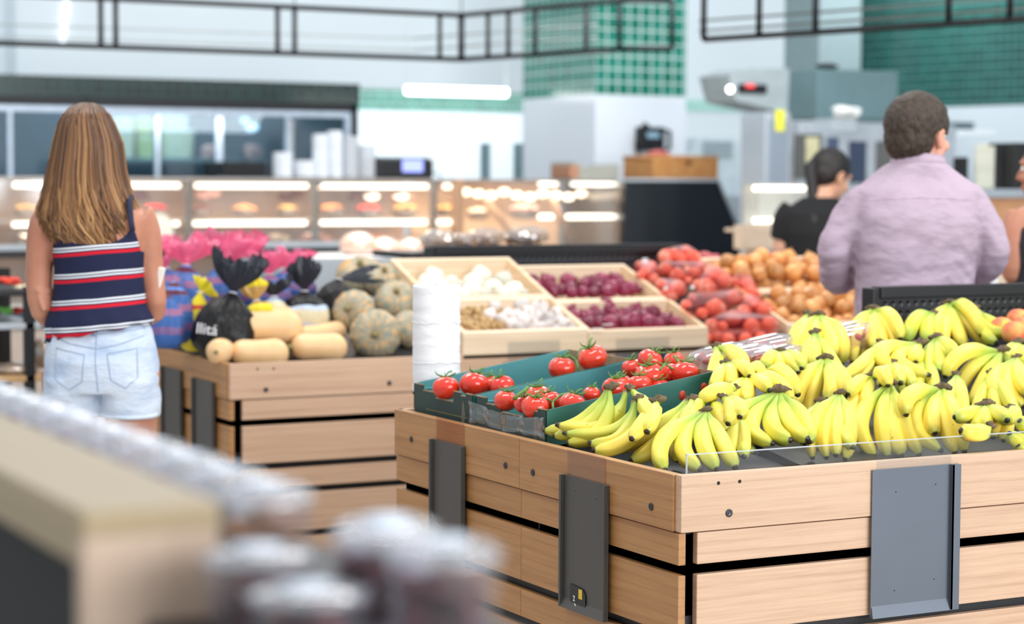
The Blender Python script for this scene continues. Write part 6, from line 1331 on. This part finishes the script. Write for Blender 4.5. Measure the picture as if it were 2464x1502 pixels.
lt = bpy.data.lights.new('roast_lamp_light', 'AREA'); lt.energy = 30; lt.size = .8; lt.color = (1, .8, .62); lo = bpy.data.objects.new('roast_lamp_light', lt); C.objects.link(lo); lo.location = (cs.x - .1, 10.5, 1.75)
for i in range(3):
    lt = bpy.data.lights.new('counter_light', 'AREA'); lt.shape = 'RECTANGLE'; lt.energy = 12; lt.size = 1.2; lt.size_y = .1; lt.color = (1, .84, .7); lo = bpy.data.objects.new('counter_light', lt); C.objects.link(lo); lo.location = (xc0 + .7 + i * 1.3, yC + .3, zc1 - .04)
# second, hot-food section right of the corner post
DH_ = thing('hot_food_cabinet', 'glass hot food cabinet with warm lamps right of the corner post', 'counter', ((xc1 + xc2) / 2, yC, 0))
MB().bbox((xc1 + .06, yC + .02, 0), (xc2, yC + .95, .5), .01).build('base', plain('counter_base', (186, 170, 158), .5), DH_); MB().bbox((xc1 + .06, yC + .05, zc1 - .02), (xc2, yC + .95, zc1), .004).build('top_plate', STLC, DH_)
MB().box((xc1 + .06, yC + .03, .5), (xc2 - .01, yC + .036, zc1 - .02)).build('front_glass', CG, DH_); MB().box((xc1 + .06, yC + .9, .5), (xc2, yC + .93, zc1 - .02)).build('rear_panel', plain('warm_orange_panel', (232, 196, 164), .5, var=.12, nscale=3), DH_)
MB().bbox((xc2 - .012, yC + .0, .5), (xc2 + .01, yC + .9, zc1 - .0), .003).build('end_glass_frame', CG, DH_)
MB().bbox((xc1 + .06, yC + .04, .6), (xc2, yC + .9, .63), .004).build('deck', plain('deck_steel', (206, 200, 194), .4, .2), DH_)
for py, spans in ((442, ((1292, 1346), (1370, 1486))), (522, ((1292, 1336), (1358, 1486)))):
    for p0, p1 in spans:
        a = at_y(p0 + 6, py, yC + .12); b = at_y(p1 - 6, py, yC + .12); MB().tube([a, V((b.x, b.y, a.z))], .017, 12).build('light_tube', WARM, DH_)
for k in range(11):
    px = 1120 + k * 31; c = at_y(px, 462 + (k % 3) * 4 + (4 if k > 3 else 0), yC + .55); kk_ = dep(c) / F; MB().ell(c, (14 * kk_, 14 * kk_, 9 * kk_), 12, 8).build('heat_bulb', SPOT, DH_)
for px0, py0, px1, py1 in ((1165, 475, 1235, 570), (1325, 470, 1375, 575)):
    MB().tube([at_y(px0, py0, yC + .3), at_y(px1, py1, yC + .3)], .02, 8, True, .6).build('diagonal_strut', plain('bronze_post', (186, 146, 116), .4, .3), DH_)
for px, py, w_, col, lb in [(1150, 515, 60, 'cream', 'cream pastry dish at the left of the hot cabinet'), (1260, 510, 80, 'pink', 'dish of roast pieces in the middle of the hot cabinet'), (1450, 545, 70, 'orange', 'golden fried food at the right end of the hot cabinet')]:
    bowl(px, py, w_, yC + .5, col, lb)
lt = bpy.data.lights.new('cabinet_light', 'AREA'); lt.shape = 'RECTANGLE'; lt.energy = 16; lt.size = 1.3; lt.size_y = .1; lt.color = (1, .82, .64); lo = bpy.data.objects.new('cabinet_light', lt); C.objects.link(lo); lo.location = ((xc1 + xc2) / 2, yC + .3, zc1 - .04)
# black end panel with sloping edge, basket on top
yE = yC; pts = [(1503, 437), (1727, 437), (1782, 570), (1782, 700), (1490, 700)]
P_ = [at_y(x, y, yE) for x, y in pts]; P_[3].z = 0; P_[4].z = 0; E_ = thing('counter_end_unit', 'tall black end unit of the counter with a sloping right edge', 'counter end', (P_[0].x, yE, 0)); n = len(P_)
MB().add([*P_, *[p + V((0, .9, 0)) for p in P_]], [tuple(range(n))[::-1], tuple(range(n, 2 * n))] + [(i, (i + 1) % n, n + (i + 1) % n, n + i) for i in range(n)]).build('black_panel', plain('gloss_black_panel', (20, 26, 32), .22), E_)
MB().tube([P_[0] + V((0, -.01, .01)), P_[1] + V((0, -.01, .01)), P_[2] + V((.01, -.01, 0))], .012, 6).build('steel_edge', STL, E_)
def mat_wicker():
    t = NT('wicker'); wv = t.N('ShaderNodeTexBrick', i_Vector=t.co('Object'), i_Scale=1.0); wv.inputs['Brick Width'].default_value = .05; wv.inputs['Row Height'].default_value = .02; wv.inputs['Mortar Size'].default_value = .003
    mp = t.N('ShaderNodeMapping'); sp = t.N('ShaderNodeSeparateXYZ', i_0=t.co()); cb = t.N('ShaderNodeCombineXYZ'); t.L(t.math('ADD', sp.outputs[0], sp.outputs[1]), cb.inputs[1]); t.L(sp.outputs[2], cb.inputs[0]); t.L(cb.outputs[0], wv.inputs[0])
    for k, c in (('Color1', (228, 172, 104)), ('Color2', (212, 146, 84)), ('Mortar', (158, 92, 44))): wv.inputs[k].default_value = lin(c)
    return t.out(wv.outputs[0], .6)
WK = mat_wicker(); a = at_y(1574, 378, yE + .1); b = at_y(1728, 430, yE + .1); BK = thing('wicker_basket', 'orange-brown wicker basket standing on the black end unit', 'basket', ((a.x + b.x) / 2, yE + .4, b.z)); H_ = a.z - b.z
for (x0_, y0_, x1_, y1_) in ((a.x, yE + .1, b.x, yE + .12), (a.x, yE + .53, b.x, yE + .55), (a.x, yE + .12, a.x + .02, yE + .53), (b.x - .02, yE + .12, b.x, yE + .53)): MB().bbox((x0_, y0_, b.z), (x1_, y1_, a.z), .006).build('woven_side', WK, BK)
MB().bbox((a.x, yE + .1, b.z), (b.x, yE + .55, b.z + .01), .003).build('woven_bottom', WK, BK); MB().tube([(a.x, yE + .11, a.z), (b.x, yE + .11, a.z), (b.x, yE + .54, a.z), (a.x, yE + .54, a.z), (a.x, yE + .11, a.z)], .014, 8).build('rim', WK, BK)
hx_ = at_y(1657, 392, yE + .1); MB().ell(hx_, (.03, .006, .02), 12, 8).build('handle_hole', plain('dark_wicker_gap', (90, 44, 26), .8), BK)
lump(1585, 372, 70, 18, yE + .35, plain('pink_packets', (226, 120, 116), .5), 'pink packets peeping over the wicker basket', 'packets', 'food_packets')
# wall phone on the pillar
p = at_y(1585, 345, pc_.y); PH = thing('wall_phone', 'black wall telephone with a coiled handset on the white part of the tiled pillar', 'telephone', (p.x, pc_.y, p.z))
a = at_y(1540, 305, pc_.y - .08); b = at_y(1598, 362, pc_.y - .08); MB().bbox((a.x, pc_.y - .09, b.z), (b.x, pc_.y, a.z), .012).build('phone_body', BLK, PH); MB().box((at_y(1558, 318, pc_.y - .1).x, pc_.y - .094, at_y(1558, 332, pc_.y - .1).z), (at_y(1588, 318, pc_.y - .1).x, pc_.y - .089, at_y(1558, 318, pc_.y - .1).z)).build('display', plain('blue_grey_display', (146, 180, 200), .3), PH)
mm_ = [at_y(x, y, pc_.y - .05) for x, y in ((1598, 312), (1612, 316), (1612, 356), (1598, 362))]; MB().tube(mm_, .014, 8).build('handset_loop', BLK, PH)
mm_ = [at_y(x, y, pc_.y - .05) for x, y in ((1556, 300), (1542, 318), (1536, 345), (1534, 370))]; MB().tube(mm_, [.03, .035, .03, .012], 8).build('handset', BLK, PH)
# things on the counter top
for i, (px, p0, p1, w_, lb) in enumerate([(680, 368, 424, 46, 'short white stack of takeaway tubs at the left'), (732, 388, 424, 52, 'lowest white stack of takeaway tubs'), (771, 324, 424, 38, 'tall white stack of takeaway tubs with a square top'), (806, 316, 424, 36, 'tallest white stack of takeaway tubs'), (843, 330, 424, 36, 'greyish stack of takeaway lids right of the tallest tubs'), (882, 350, 424, 40, 'pale translucent stack beside the black scale')]):
    y = yC + .35; a = at_y(px - w_ / 2, p0, y); b = at_y(px + w_ / 2, p1, y); cx = (a.x + b.x) / 2; r = (b.x - a.x) / 2; T = thing('takeaway_tub_stack', lb, 'stack of tubs', (cx, y, zc1)); H_ = a.z - zc1; n = max(3, int(H_ / .02)); pr_ = []
    for k in range(n): z_ = H_ * k / n; pr_ += [(r * .9, z_), (r * .97, z_ + H_ / n * .7), (r, z_ + H_ / n * .75), (r, z_ + H_ / n * .98)]
    MB().lathe(pr_, (cx, y, zc1), 20).build('tubs', (clear('milky_plastic', (232, 234, 238), .6, .05, .3) if i > 3 else plain('white_tub_plastic', (232, 236, 242), .45)), T); MB().lathe([(r * .85, H_ * .98), (r * .85, H_ + .004), (.001, H_ + .004)], (cx, y, zc1), 20).build('top_rim', WHITEPL, T)
y = yC + .3; a = at_y(908, 378, y); b = at_y(1044, 425, y); SCL = thing('deli_scale', 'black deli scale with a lavender lit screen on the counter top', 'scale', ((a.x + b.x) / 2, y, zc1)); MB().bbox((a.x, y, zc1), (b.x, y + .3, a.z - .01), .02).build('scale_body', BLK, SCL); MB().bbox((a.x + .03, y + .02, a.z - .012), (b.x - .03, y + .28, a.z + .002), .004).build('weighing_plate', STD, SCL)
a = at_y(969, 384, y - .01); b = at_y(1018, 414, y - .01); MB().box((a.x, y - .008, b.z), (b.x, y - .001, a.z)).build('lit_screen', emit('lavender_screen', (150, 160, 240), 1.0), SCL)
mm_ = [V((b.x + .1, y + .1, zc1 + .005)), V((b.x + .13, y + .12, zc1 + .05)), V((b.x + .17, y + .1, zc1 + .04)), V((b.x + .2, y + .1, zc1 + .006))]; MB().tube(mm_, .006, 6).build('cable', BLK, SCL)
y = yC + .3; a = at_y(1380, 394, y); b = at_y(1488, 428, y); W_ = thing('paper_sheets', 'pile of grey wrapping paper sagging on the counter top', 'paper pile', ((a.x + b.x) / 2, y, zc1)); vs = []; nx = 14
r_ = []
for i in range(nx + 1):
    s = i / nx; x = a.x + (b.x - a.x) * s; zt2 = a.z - .03 * math.sin(math.pi * s) + (.012 if s < .2 else 0); r_.append([V((x, y, zc1 + .002)), V((x, y, zt2)), V((x, y + .35, zt2)), V((x, y + .35, zc1 + .002))])
m = MB(); m.loft(r_, True, False); m.build('paper', plain('grey_paper', (170, 168, 158), .8, nscale=30), W_); MB().bbox((a.x - .03, y - .005, zc1 + .01), (a.x + .05, y + .3, a.z - .01), .01).build('brown_wrap', plain('brown_wrap', (186, 134, 104), .7), W_)
for px, lb in ((1172, 'thin greenish glass post standing on the counter, left one'), (1252, 'thin greenish glass post standing beside the pillar')):
    a = at_y(px, 345, yC + .5); tag(MB().bbox((a.x - .006, yC + .45, zc1), (a.x + .006, yC + .6, a.z), .002).build('glass_divider', clear('green_edge_glass', (120, 170, 176), .2, .1)), lb, 'glass divider')
# coiled white spiral hanging in the servery
m = MB(); c = at_y(700, 300, yG - .02); pts = [V((c.x + .022 * math.cos(i * .9), yG - .02 + .022 * math.sin(i * .9), at_y(707, 292, yG).z - i * .0042)) for i in range(92)]; tag(m.tube(pts, .006, 5).build('coiled_cord', WHITEPL), 'white coiled cord hanging against the servery glass', 'cord')

# ------------------------------------------------------------------ kitchen at the right
FB = facebox
U = thing('wall_scale_unit', 'grey hooded appliance with a red digital display, high on the kitchen wall', 'appliance', at_d(1830, 270, 15.0))
c = at_d(1830, 220, 15.0); y = c.y; q = [at_y(*p, y) for p in ((1755, 180), (1800, 165), (1900, 165), (1895, 272), (1772, 243))]; n = 5
MB().add([*q, *[p + V((0, .4, 0)) for p in q]], [tuple(range(n))[::-1], tuple(range(n, 2 * n))] + [(i, (i + 1) % n, n + (i + 1) % n, n + i) for i in range(n)]).build('housing', plain('grey_housing', (166, 176, 178), .4, .2), U)
a = at_y(1775, 202, y); b = at_y(1843, 226, y); MB().box((a.x, y - .012, b.z), (b.x, y - .001, a.z)).build('dark_panel', BLK, U); a = at_y(1792, 203, y); b = at_y(1812, 211, y); MB().box((a.x, y - .02, b.z), (b.x, y - .013, a.z)).build('red_display', emit('red_digits', (236, 60, 60), 1.2), U)
c2 = at_y(1757, 215, y - .02); MB().ell(c2, (.025, .02, .025), 12, 8).build('indicator_lamp', LAMP, U)
FB('range_hood', 1908, 2160, 165, 290, 15.6, .4, SG, None, 'grey-green steel extraction hood above the ovens', 'hood'); o = MB().ell(at_d(1990, 160, 15.6), (.09, .09, .025), 14, 8).build('hood_cap', BLK); tag(o, 'dark round cap on top of the extraction hood', 'cap')
CB = thing('steel_cabinet', 'tall brushed steel cabinet with a yellow notice', 'cabinet', at_d(1842, 700, 14.2)); c = at_d(1842, 400, 14.2); y = c.y; a = at_y(1792 + 50, 270, y); b = at_y(1903, 270, y); WL[CB.name] = V((c.x, y, 0)); CB.location = (c.x, y, 0)
MB().bbox((a.x, y, 0), (b.x, y + .3, a.z), .01).build('cabinet_body', STL, CB); MB().bbox((a.x + .03, y - .012, .2), (b.x - .03, y, a.z - .05), .004).build('door', plain('steel_door', (158, 168, 180), .3, .55, .5, .05, 2), CB)
a2 = at_y(1866, 264, y - .015); b2 = at_y(1888, 316, y - .015); MB().box((a2.x, y - .016, b2.z), (b2.x, y - .0125, a2.z)).build('yellow_notice', plain('yellow_notice', (228, 224, 70), .6), CB)
OV = thing('combi_oven', 'steel combi oven with two dark glass doors and control panels', 'oven', at_d(2050, 500, 15.0)); c = at_d(2050, 400, 15.0); y = c.y; a = at_y(1925, 292, y); b = at_y(2300, 292, y); WL[OV.name] = V((c.x, y, 0)); OV.location = (c.x, y, 0)
MB().bbox((a.x, y, 0), (b.x, y + .5, a.z), .012).build('oven_body', plain('oven_steel', (186, 192, 200), .35, .4), OV)
for p0, q0, p1, q1, nm, mm in ((1912, 322, 1976, 430, 'oven_window', plain('oven_glass', (92, 92, 88), .15)), (1992, 330, 2016, 365, 'display', plain('oven_display', (70, 84, 110), .3)), (2045, 340, 2082, 440, 'control_panel', plain('oven_controls', (50, 62, 84), .3)), (2110, 340, 2160, 420, 'oven_window', plain('oven_glass', (92, 92, 88), .15))):
    a3 = at_y(p0, q0, y - .01); b3 = at_y(p1, q1, y - .01); MB().bbox((a3.x, y - .02, b3.z), (b3.x, y - .001, a3.z), .003).build(nm, mm, OV)
a3 = at_y(1940, 330, y - .03); b3 = at_y(1970, 392, y - .03); MB().box((a3.x, y - .03, b3.z), (b3.x, y - .021, a3.z)).build('paper_notice', plain('cream_notice', (206, 200, 160), .6), OV)
OVY = at_d(2050, 400, 15.0).y
lump(2040, 272, 80, 30, OVY - .1, LDW, 'crumpled white cloths in a wire basket above the oven', 'cloths', 'folded_cloths', n=9)
c = at_y(2040, 300, 13.9 * .8); WB3 = thing('wire_basket', 'clear tub holding the white cloths', 'basket', c - UP * .05); a = at_y(2000, 285, c.y); b = at_y(2062, 318, c.y); MB().bbox((a.x, c.y, b.z), (b.x, c.y + .199, a.z), .006).build('tub_wall', clear('grey_clear_tub', (214, 226, 232), .3, .1), WB3)
FB('oven_top_tray', 2075, 2345, 290, 312, 15.4, .5, STD, None, 'grey steel trays on top of the oven, right part', 'tray')
o = FB('wall_recess', 2300, 2400, 312, 330, 15.5, .05, WHT); struct(o)
for i, (px, w_, py) in enumerate([(2352, 16, 350), (2368, 16, 345), (2384, 14, 352)]):
    a = at_d(px, py, 12.3); b = at_d(px, 455, 12.3); r = w_ / 2 * 12.3 / F * 1.2; T = thing('cup_stack', ['left stack of cream paper cups beside the black microwave', 'middle, tallest stack of cream paper cups', 'right stack of cream paper cups touching the black microwave'][i], 'stack of cups', b)
    MB().lathe([(r * .8, 0)] + [(r * (1 - .06 * (k % 2)), k * (a.z - b.z) / 22) for k in range(1, 23)], b, 16).build('cups', plain('cream_cup', (234, 232, 214), .6), T)
FB('storage_box', 2300, 2330, 378, 455, 12.2, .1, BLK, None, 'small black box left of the cup stacks', 'box')
MW = FB('microwave', 2386, 2520, 343, 455, 12.25, .3, plain('microwave_black', (22, 22, 24), .3), None, 'black microwave standing on the steel bench at the right edge', 'microwave')
BN = thing('steel_bench', 'steel-topped bench under the microwave at the right', 'bench', at_d(2400, 500, 12.0)); c = at_d(2400, 456, 12.0); y = c.y; a = at_y(2290, 455, y); b = at_y(2560, 455, y); WL[BN.name] = V((c.x, y, 0)); BN.location = (c.x, y, 0)
MB().bbox((a.x, y, a.z - .05), (b.x, y + .7, a.z), .006).build('bench_top', STL, BN); MB().bbox((a.x + .03, y + .03, 0), (b.x, y + .68, a.z - .05), .006).build('bench_front', plain('bench_wood', (206, 150, 106), .5), BN)
# small glass case and pale wooden counter near the assistant
SC = thing('pastry_case', 'small lit glass case beside the assistant in black', 'glass case', at_d(1870, 540, 11.5)); c = at_d(1870, 500, 11.5); y = c.y; a = at_y(1822, 445, y); b = at_y(1985, 548, y); WL[SC.name] = V((c.x, y, b.z)); SC.location = (c.x, y, b.z)
MB().box((a.x, y, b.z), (b.x, y + .005, a.z)).box((a.x, y, b.z), (a.x + .006, y + .14, a.z)).box((b.x - .006, y, b.z), (b.x, y + .14, a.z)).build('glass', CG, SC); MB().bbox((a.x, y, a.z), (b.x, y + .14, a.z + .012), .003).bbox((a.x, y, b.z - .02), (b.x, y + .14, b.z), .003).build('frame', STL, SC)
MB().box((a.x, y + .13, b.z), (b.x, y + .14, a.z)).build('rear_panel', plain('case_rear', (206, 208, 204), .5), SC)
for py in (453, 531):
    p0 = at_y(1815, py, y + .03); p1 = at_y(1936 if py < 500 else 1976, py, y + .03); MB().tube([p0, V((p1.x, p1.y, p0.z))], .015, 12).build('light_tube', WARM, SC)
CT = thing('service_counter', 'pale wooden service counter in front of the assistant', 'counter', (c.x, y - .1, 0)); a = at_y(1785, 542, y - .1); b = at_y(2070, 600, y - .1)
MB().bbox((a.x, y - .1, at_y(1800, 600, y - .1).z), (b.x, y - .02, a.z), .005).build('front_panel', plain('pale_veneer', (222, 196, 170), .5), CT); MB().bbox((a.x + .02, y - .02, a.z - .04), (b.x, y + .1, a.z - .02), .005).build('counter_top', plain('pale_veneer', (222, 196, 170), .5), CT)
for px in (1800, 2040): p = at_y(px, 600, y); MB().bbox((p.x - .03, y - .06, 0), (p.x + .03, y, a.z - .05), .004).build('leg', plain('pale_veneer', (222, 196, 170), .5), CT)
PM = thing('espresso_machine', 'silver ridged machine beside the pillar, behind the wicker basket', 'machine', at_d(1715, 430, 17.2)); c = at_d(1715, 380, 17.2); y = c.y
q = [at_y(*p, y) for p in ((1655, 375), (1680, 332), (1772, 332), (1790, 375), (1790, 470), (1655, 470))]; n = 6; MB().add([*q, *[p + V((0, .4, 0)) for p in q]], [tuple(range(n))[::-1], tuple(range(n, 2 * n))] + [(i, (i + 1) % n, n + (i + 1) % n, n + i) for i in range(n)]).build('housing', plain('light_steel', (214, 226, 232), .3, .2), PM)
q0 = at_y(1655, 470, y); q1_ = at_y(1790, 470, y); tag(MB().bbox((q0.x, y - .05, 0), (q1_.x + .3, y + .5, q0.z), .01).build('work_bench', STL), 'steel work bench under the silver ridged machine', 'bench')
for k in range(6): a = at_y(1692, 340 + k * 7, y - .01); b = at_y(1765, 343 + k * 7, y - .01); MB().bbox((a.x, y - .02, b.z), (b.x, y - .001, a.z), .002).build('vent_slat', plain('slat_grey', (160, 176, 180), .4), PM)
# second bag roll behind the black panel
roll(2338, 2402, 640, 700, 7.1, 'short white roll of produce bags behind the black panel, by the gingham sleeve', hb=.3)
rz = MB().tube([V((WL['plastic_bag_roll.001'].x, WL['plastic_bag_roll.001'].y, 0)), WL['plastic_bag_roll.001'].copy()], .015, 10).build('roll_post', BLK); tag(rz, 'black post carrying the short roll of produce bags', 'post')
# bread and dried-fruit packs on the panel of the farther stand
BAGM = clear('crinkled_cellophane', (250, 236, 214), .14, .30, .1)
for i, (px, py, w_, h_, lb) in enumerate([(1055, 578, 92, 50, 'cellophane pack of dark dried goods at the left of the row'), (1112, 578, 46, 34, 'smallest cellophane pack, second in the row'), (1168, 572, 98, 46, 'cellophane pack of brown rolls in the middle of the row'), (1268, 568, 112, 46, 'widest cellophane pack at the right of the row')]):
    yy = 8.6; c = at_y(px, py, yy); k = dep(c) / F; W_, H_ = w_ * k / 2, h_ * k / 2; B = thing('cellophane_pack', lb, 'food pack', c - UP * H_); rl = random.Random(i)
    for j in range(9): MB().ell(c + V((rl.uniform(-.65, .65) * W_, rl.uniform(-.05, .05), rl.uniform(-.7, .1) * H_)), (.028, .026, .02), 9, 6).build('dried_fruit', plain('brown_dried_fruit', (150, 108, 72), .6, rnd=.4), B)
    m = MB(); m.ell(c, (W_, .08, H_), 30, 18, None, lambda d: 1 + .14 * noise.noise(d * 5 + V((i, 0, 0))) + .07 * noise.noise(d * 14)); o = m.build('cellophane', BAGM, B); o.data.polygons.foreach_set('use_smooth', [False] * len(o.data.polygons))
c = at_y(1160, 602, 8.6); SHF = thing('pack_shelf', 'dark shelf behind the perforated panel carrying the cellophane packs', 'shelf', (c.x, 8.6, 0)); MB().bbox((c.x - .45, 8.4, c.z - .03), (c.x + .75, 8.85, c.z), .005).build('shelf_board', BLK, SHF)
for dx in (-.4, .7): MB().bbox((c.x + dx - .02, 8.55, 0), (c.x + dx + .02, 8.6, c.z - .03), .003).build('shelf_leg', BLK, SHF)
c = at_y(385, 560, yC + .06); o = MB().ell(c, (.10, .05, .13), 16, 12, None, lambda d: 1 + .1 * noise.noise(d * 3)).build('paper_bag', plain('cream_paper', (232, 222, 206), .7)); tag(o, 'cream paper bag on the counter ledge right of the long-haired shopper', 'paper bag'); 

# ------------------------------------------------------------------ black shelf unit at the left edge
LS = thing('shelf_unit', 'black metal shelf unit at the left edge with packets and bread', 'shelf unit', at_d(40, 900, 8.2)); c = at_d(40, 700, 8.2); y0 = c.y; WL[LS.name] = V((c.x, y0, 0)); LS.location = (c.x, y0, 0)
def lx(px): return at_y(px, 700, y0).x
for px in (72, -60):
    MB().bbox((lx(px) - .02, y0, 0), (lx(px) + .02, y0 + .04, at_y(70, 690, y0).z), .003).build('post', BLK, LS)
    MB().bbox((lx(px) - .02, y0 + .6, 0), (lx(px) + .02, y0 + .64, at_y(70, 640, y0).z), .003).build('post', BLK, LS)
MB().box((lx(-60), y0 + .62, 0), (lx(120), y0 + .64, at_y(70, 660, y0).z)).build('rear_panel', plain('very_dark_panel', (14, 14, 16), .7), LS)
WDE = plain('shelf_lip_wood', (196, 158, 112), .5)
for i, (py, m2) in enumerate(((698, BLK), (778, STL), (905, WDE))):
    z_ = at_y(40, py, y0).z; MB().bbox((lx(-60), y0 + .0, z_ - .025), (lx(100 if i < 2 else 130), y0 + .6, z_), .004).build('shelf_board', m2, LS)
for px, py, w_, h_, col, lb in [(20, 682, 60, 20, fc['red'], 'red packets on the top shelf at the left edge'), (10, 752, 40, 18, plain('bright_green_pack', (120, 190, 90), .5), 'green packets on the middle shelf at the left edge'), (50, 752, 36, 18, plain('red_pack', (210, 60, 50), .5), 'red packet beside the green ones at the left edge'), (55, 700, 50, 20, CRM, 'cream packets under the top shelf edge')]:
    lump(px, py - 4, w_, h_, y0 + .15, col, lb, 'packets', 'food_packets')
BRD = plain('bread_crust', (206, 170, 128), .6, nscale=18, var=.25)
for px, py, w_, h_, lb in [(40, 888, 100, 32, 'wrapped loaf with dark topping on the lowest visible shelf'), (100, 850, 34, 70, 'upright wrapped loaf half hidden by the denim shorts')]:
    c = at_y(px, py, y0 + .1); k = dep(c) / F; L_ = thing('wrapped_loaf', lb, 'bread', c - UP * h_ * k / 2); MB().ell(c, (w_ * k / 2, .08, h_ * k / 2), 20, 14, None, lambda d: 1 + .05 * noise.noise(d * 3)).build('loaf', BRD, L_); MB().ell(c, (w_ * k / 2 * 1.05, .085, h_ * k / 2 * 1.08), 20, 14, None, lambda d: 1 + .07 * noise.noise(d * 8)).build('wrap', clear('bread_wrap', (246, 246, 248), .1, .2, .1), L_)

# ------------------------------------------------------------------ foreground: end of a wooden case with tubs of fruit
K_ = at_d(200, 1232, 1.5); xk, yk, zk_ = K_.x, K_.y, K_.z; xe = at_y(528, 1205, yk).x
FC = thing('wooden_case', 'blurred pale wooden display case in the near left corner with a black recess', 'display case', (xk, yk, 0)); FW_ = wood('foreground_veneer', (200, 174, 152), (182, 154, 132), 2, .5); FT = wood('foreground_top_veneer', (166, 144, 110), (152, 130, 98), 1, .5)
MB().bbox((xk, yk, .0), (xe, yk + .02, zk_ - .02), .0015).build('end_panel', FW_, FC); MB().bbox((xk, yk, zk_ - .02), (xe, yk + 2.6, zk_), .0015).build('top_board', FT, FC)
MB().bbox((xk, yk + .02, zk_ - .042), (xk + .014, yk + 2.6, zk_ - .02), .0015).build('recess_frame', FT, FC); MB().box((xk + .05, yk + .02, 0), (xk + .06, yk + 2.6, zk_ - .02)).build('black_recess', plain('matt_black', (12, 12, 14), .7), FC)
MB().box((xe - .015, yk + .02, 0), (xe, yk + 2.6, zk_ - .02)).build('inner_side', FW_, FC)
zsf = zk_ - .085
SHF2 = thing('tub_shelf', 'black shelf under the clear tubs beside the wooden case', 'shelf', (xe + .12, yk, 0)); MB().bbox((xe - .06, yk - .30, zsf - .02), (xe + .18, yk - .002, zsf), .003).bbox((xe + .002, yk - .002, zsf - .02), (xe + .18, yk + 2.6, zsf), .003).build('shelf_board', BLK, SHF2)
for yy in (yk - .2, 2.4, 3.6): MB().bbox((xe + .09, yy, 0), (xe + .12, yy + .04, zsf - .02), .003).build('shelf_leg', BLK, SHF2)
CUP = clear('clear_tub', (240, 238, 244), .06, .06, .12); LID = clear('clear_lid', (240, 240, 248), .16, .2, .14); FRU = plain('dark_fruit_mix', (96, 48, 48), .3, nscale=40, var=.9); LBL = plain('white_tub_label', (226, 234, 248), .5)
FR2 = plain('golden_fruit_mix', (176, 128, 84), .3, nscale=40, var=.6); FR3 = plain('green_fruit_mix', (150, 150, 96), .3, nscale=40, var=.6)
def cup(x, y, zt2, r, label, fruit):
    z0 = zsf + .001; h = zt2 - z0; T = thing('fruit_tub', label, 'tub of fruit', (x, y, z0), 'clear fruit tubs in the foreground')
    MB().lathe([(r * .78, 0), (r * .82, .004), (r * .95, h * .85), (r * .97, h * .87)], (x, y, z0), 28, None, None, True).build('tub_body', CUP, T)
    MB().lathe([(r * 1.0, h * .86), (r * 1.02, h * .9), (r * .93, h * .92), (r * .8, h * .98), (r * .4, h * 1.0), (.001, h * 1.0)], (x, y, z0), 28, None, lambda a, z: 1 + .012 * math.cos(14 * a), False).build('lid', LID, T)
    mb = MB(); rl = random.Random(int(x * 999 + y * 77))
    for k in range(34):
        a = rl.random() * 6.28; q = r * .78 * math.sqrt(rl.random()); mb.ell((x + math.cos(a) * q * .9, y + math.sin(a) * q * .9, z0 + .008 + (h * .58) * rl.random()), (.009, .008, .007), 7, 5)
    mb.build('fruit', fruit, T)
    MB().lathe([(.001, 0), (r * .45, 0), (r * .45, .0008), (.001, .0008)], (x, y, z0 + h + .0006), 20).build('round_label', LBL, T)
ords = ['nearest', 'second', 'third', 'fourth', 'fifth', 'sixth', 'seventh', 'eighth', 'ninth', 'tenth', 'eleventh', 'twelfth', 'thirteenth']
r_c = .041; step = .094
fr = [FRU, FRU, FR2, FR3, FR3, FR2, FRU, FR2, FRU, FR2, FR2, FRU, FR2]
for i in range(11): cup(xe + r_c + .004, yk + .03 + i * step, zk_ + .007, r_c, '%s fruit tub of the row against the wooden case, counted from the front' % ords[i], fr[i + 2])
for dx, dy, dz, lb in ((.086, -.205, -.004, 'nearest dark fruit tub, largest at the lower centre of the picture'), (.088, -.108, -.010, 'dark fruit tub directly behind the nearest one'), (.0, -.078, -.022, 'dark fruit tub at the front corner of the wooden case'), (.0, -.170, -.034, 'dark fruit tub cut by the bottom edge, left of the nearest one'), (.132, -.01, -.02, 'outer fruit tub standing on the right side of the row')):
    cup(xe + dx, yk + dy, zk_ + dz, r_c, lb, FRU)
